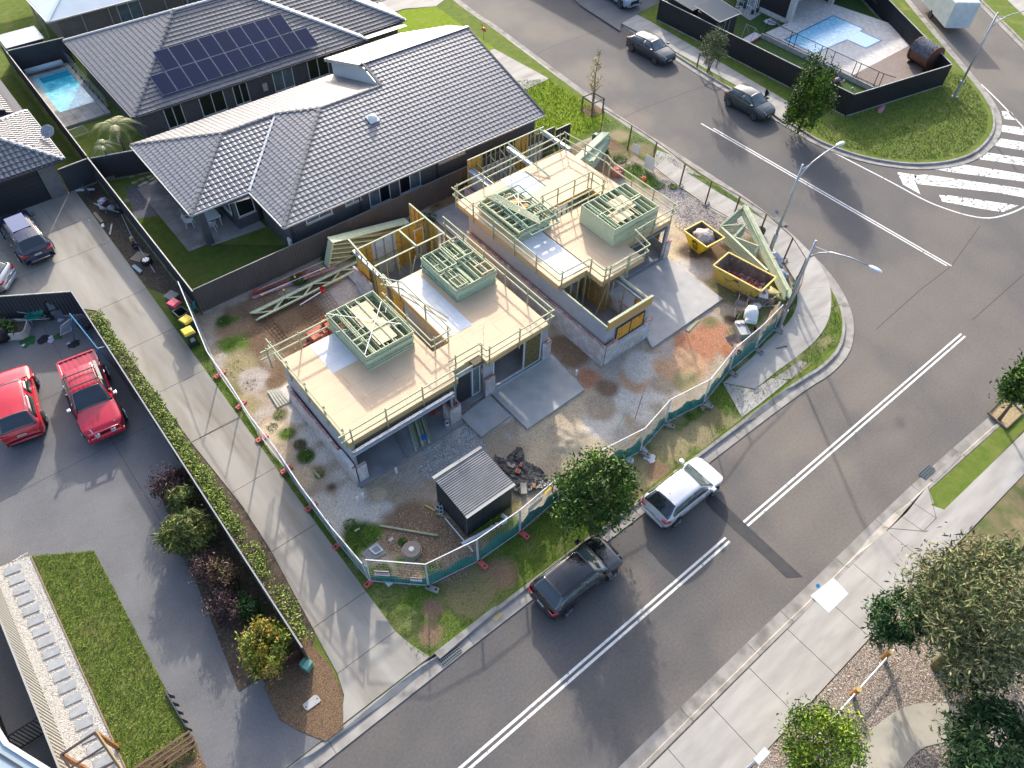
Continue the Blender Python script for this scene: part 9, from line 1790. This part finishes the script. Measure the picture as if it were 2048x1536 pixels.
b.build('pipes', pvc, pm_); p = at(1490, 15, .1); MB().tube([p, p+Vc((0, 0, .3)), p+Vc((0, 0, .8)), p+Vc((0, 0, .95))], [.22, .3, .3, .15], 14).build('filter', M('filter_green', (.05, .09, .09), ro=.5), pm_, sm=1)
for q in ((1505, 26), (1514, 22)): p = at(*q, .2); MB().tube([p, p+Vc((.3, .2, 0))], .12, 10).build('pump', plastic_black, pm_)
# two storey house of the corner property: its terrace and pillars show at the top edge
hx = thing('rendered_house', 'pale pillared house with dark roller screen behind the big pool', 'house', (68, 44, 0)); stn = M('stone_white', (.52, .51, .49), (.36, .35, .33), s=9, rough=.9, bump=.5, bs=14)
blk('wall', 61.7, 61.95, 38.9, 41.5, 0, 2.9, stn, hx); blk('wall', 61.75, 62.0, 35.6, 38.9, .35, 2.7, M('roller_screen', (.02, .018, .02), ro=.6), hx)
blk('pillar', 61.3, 61.75, 34.95, 35.4, .35, 3.0, stn, hx); blk('pillar', 67.3, 67.7, 34.8, 35.2, .35, 3.0, stn, hx); blk('pillar', 67.72, 67.8, 34.8, 35.2, .35, 3.0, fence_black, hx); blk('wall', 62, 75, 38.4, 38.7, 0, 3.0, stn, hx); blk('terrace_roof', 61.1, 75, 34.7, 39, 3.0, 3.3, gut_dark, hx); blk('upper_storey', 61.7, 75, 39, 50, 3.3, 6.2, stn, hx)
MB().add([(61, 38.4, 6.2), (75.7, 38.4, 6.2), (75.7, 50.6, 6.2), (61, 50.6, 6.2), (67, 44.5, 8.2), (69.7, 44.5, 8.2)], [(0, 1, 5, 4), (1, 2, 5), (2, 3, 4, 5), (3, 0, 4)]).build('roof', roof_slate2, hx)
t = thing('lounge', 'pale grey outdoor sofa under the pool house terrace', 'sofa', (64.5, 37.6, .35)); MB().box(63.2, 66.5, 36.9, 37.9, .35, .8).build('seat', M('sofa_grey', (.42, .41, .40), ro=.9), t, bevel=.08); MB().box(63.2, 66.5, 37.8, 38.15, .8, 1.2).build('backrest', M('sofa_grey', (.42, .41, .40)), t, bevel=.08)
b = MB()
for cx, cy, r_ in ((60.3, 35.9, .42), (60.6, 35.1, .46)): b.tube([(cx+r_*cos(k*.4), cy+r_*.8*sin(k*.4), .38) for k in range(17)], .025, 5, cap=False)
tag(b.build('hose', M('hose_grey', (.25, .24, .23), ro=.6)), 'coiled grey hose on the paving beside the pool house pillar', 'hose')
hy = thing('rendered_house', 'two storey house beyond the top edge beside the aggregate driveway', 'house', (60, 58, 0)); blk('wall', 55, 67, 53.0, 64, 0, 5.9, stn, hy); MB().add([(54.3, 52.3, 5.9), (67.7, 52.3, 5.9), (67.7, 64.7, 5.9), (54.3, 64.7, 5.9), (60.5, 58.5, 8.6), (61.5, 58.5, 8.6)], [(0, 1, 5, 4), (1, 2, 5), (2, 3, 4, 5), (3, 0, 4)]).build('roof', roof_slate2, hy); blk('garage_door', 56, 61, 52.95, 53.0, 0, 2.3, fence_char, hy)
# bits on the corner lawn and yard
cloth('crumpled pink towel on the grass below the black fence', 1762, 219, .24, M('towel_pink', (.58, .22, .26), (.45, .2, .3), s=6, rough=.9), sx=3.4, rz=R(20), zz=.06, name='towel', cat='towel'); flat('plank', 'orange plank on the turf inside the black fence corner', 'board', [(1668, 184), (1695, 197), (1697, 200), (1690, 206), (1666, 190)], M('plank_orange', (.6, .36, .14), ro=.8), .1, .05)
p = at(1676, 158, .3); blob('toy_truck', 'red and blue plastic toy beside the plank inside the fence corner', 'toy', (p.x, p.y, .2), (.35, .22, .2), M('toy_red', (.5, .07, .05), (.03, .15, .5), s=3, lo=.5, hi=.55, rough=.5), 12, 8, .25, 3)
for k, (px, py) in enumerate(((1687, 163), (1704, 178))): p = at(px, py); tag(MB().tube([(p.x, p.y, .02), (p.x, p.y, .14)], [.08, .05], 10).build('ball', white), ['upper', 'lower'][k]+' white ball on the turf inside the fence corner', 'ball')
for k, (px, py, r_) in enumerate(((1282, 900, .35), (1298, 916, .3), (1260, 920, .25))): cloth(['largest', 'middle', 'smallest'][k]+' splash of white plaster on the verge by the fence', px, py, r_, bag_w, zz=.04, name='plaster', cat='plaster')
tag(MB().bar(at(1552, 697, .04), at(1574, 692, .04), .06, .03).build('twig', bark), 'dark twig lying on the curved footpath', 'twig')
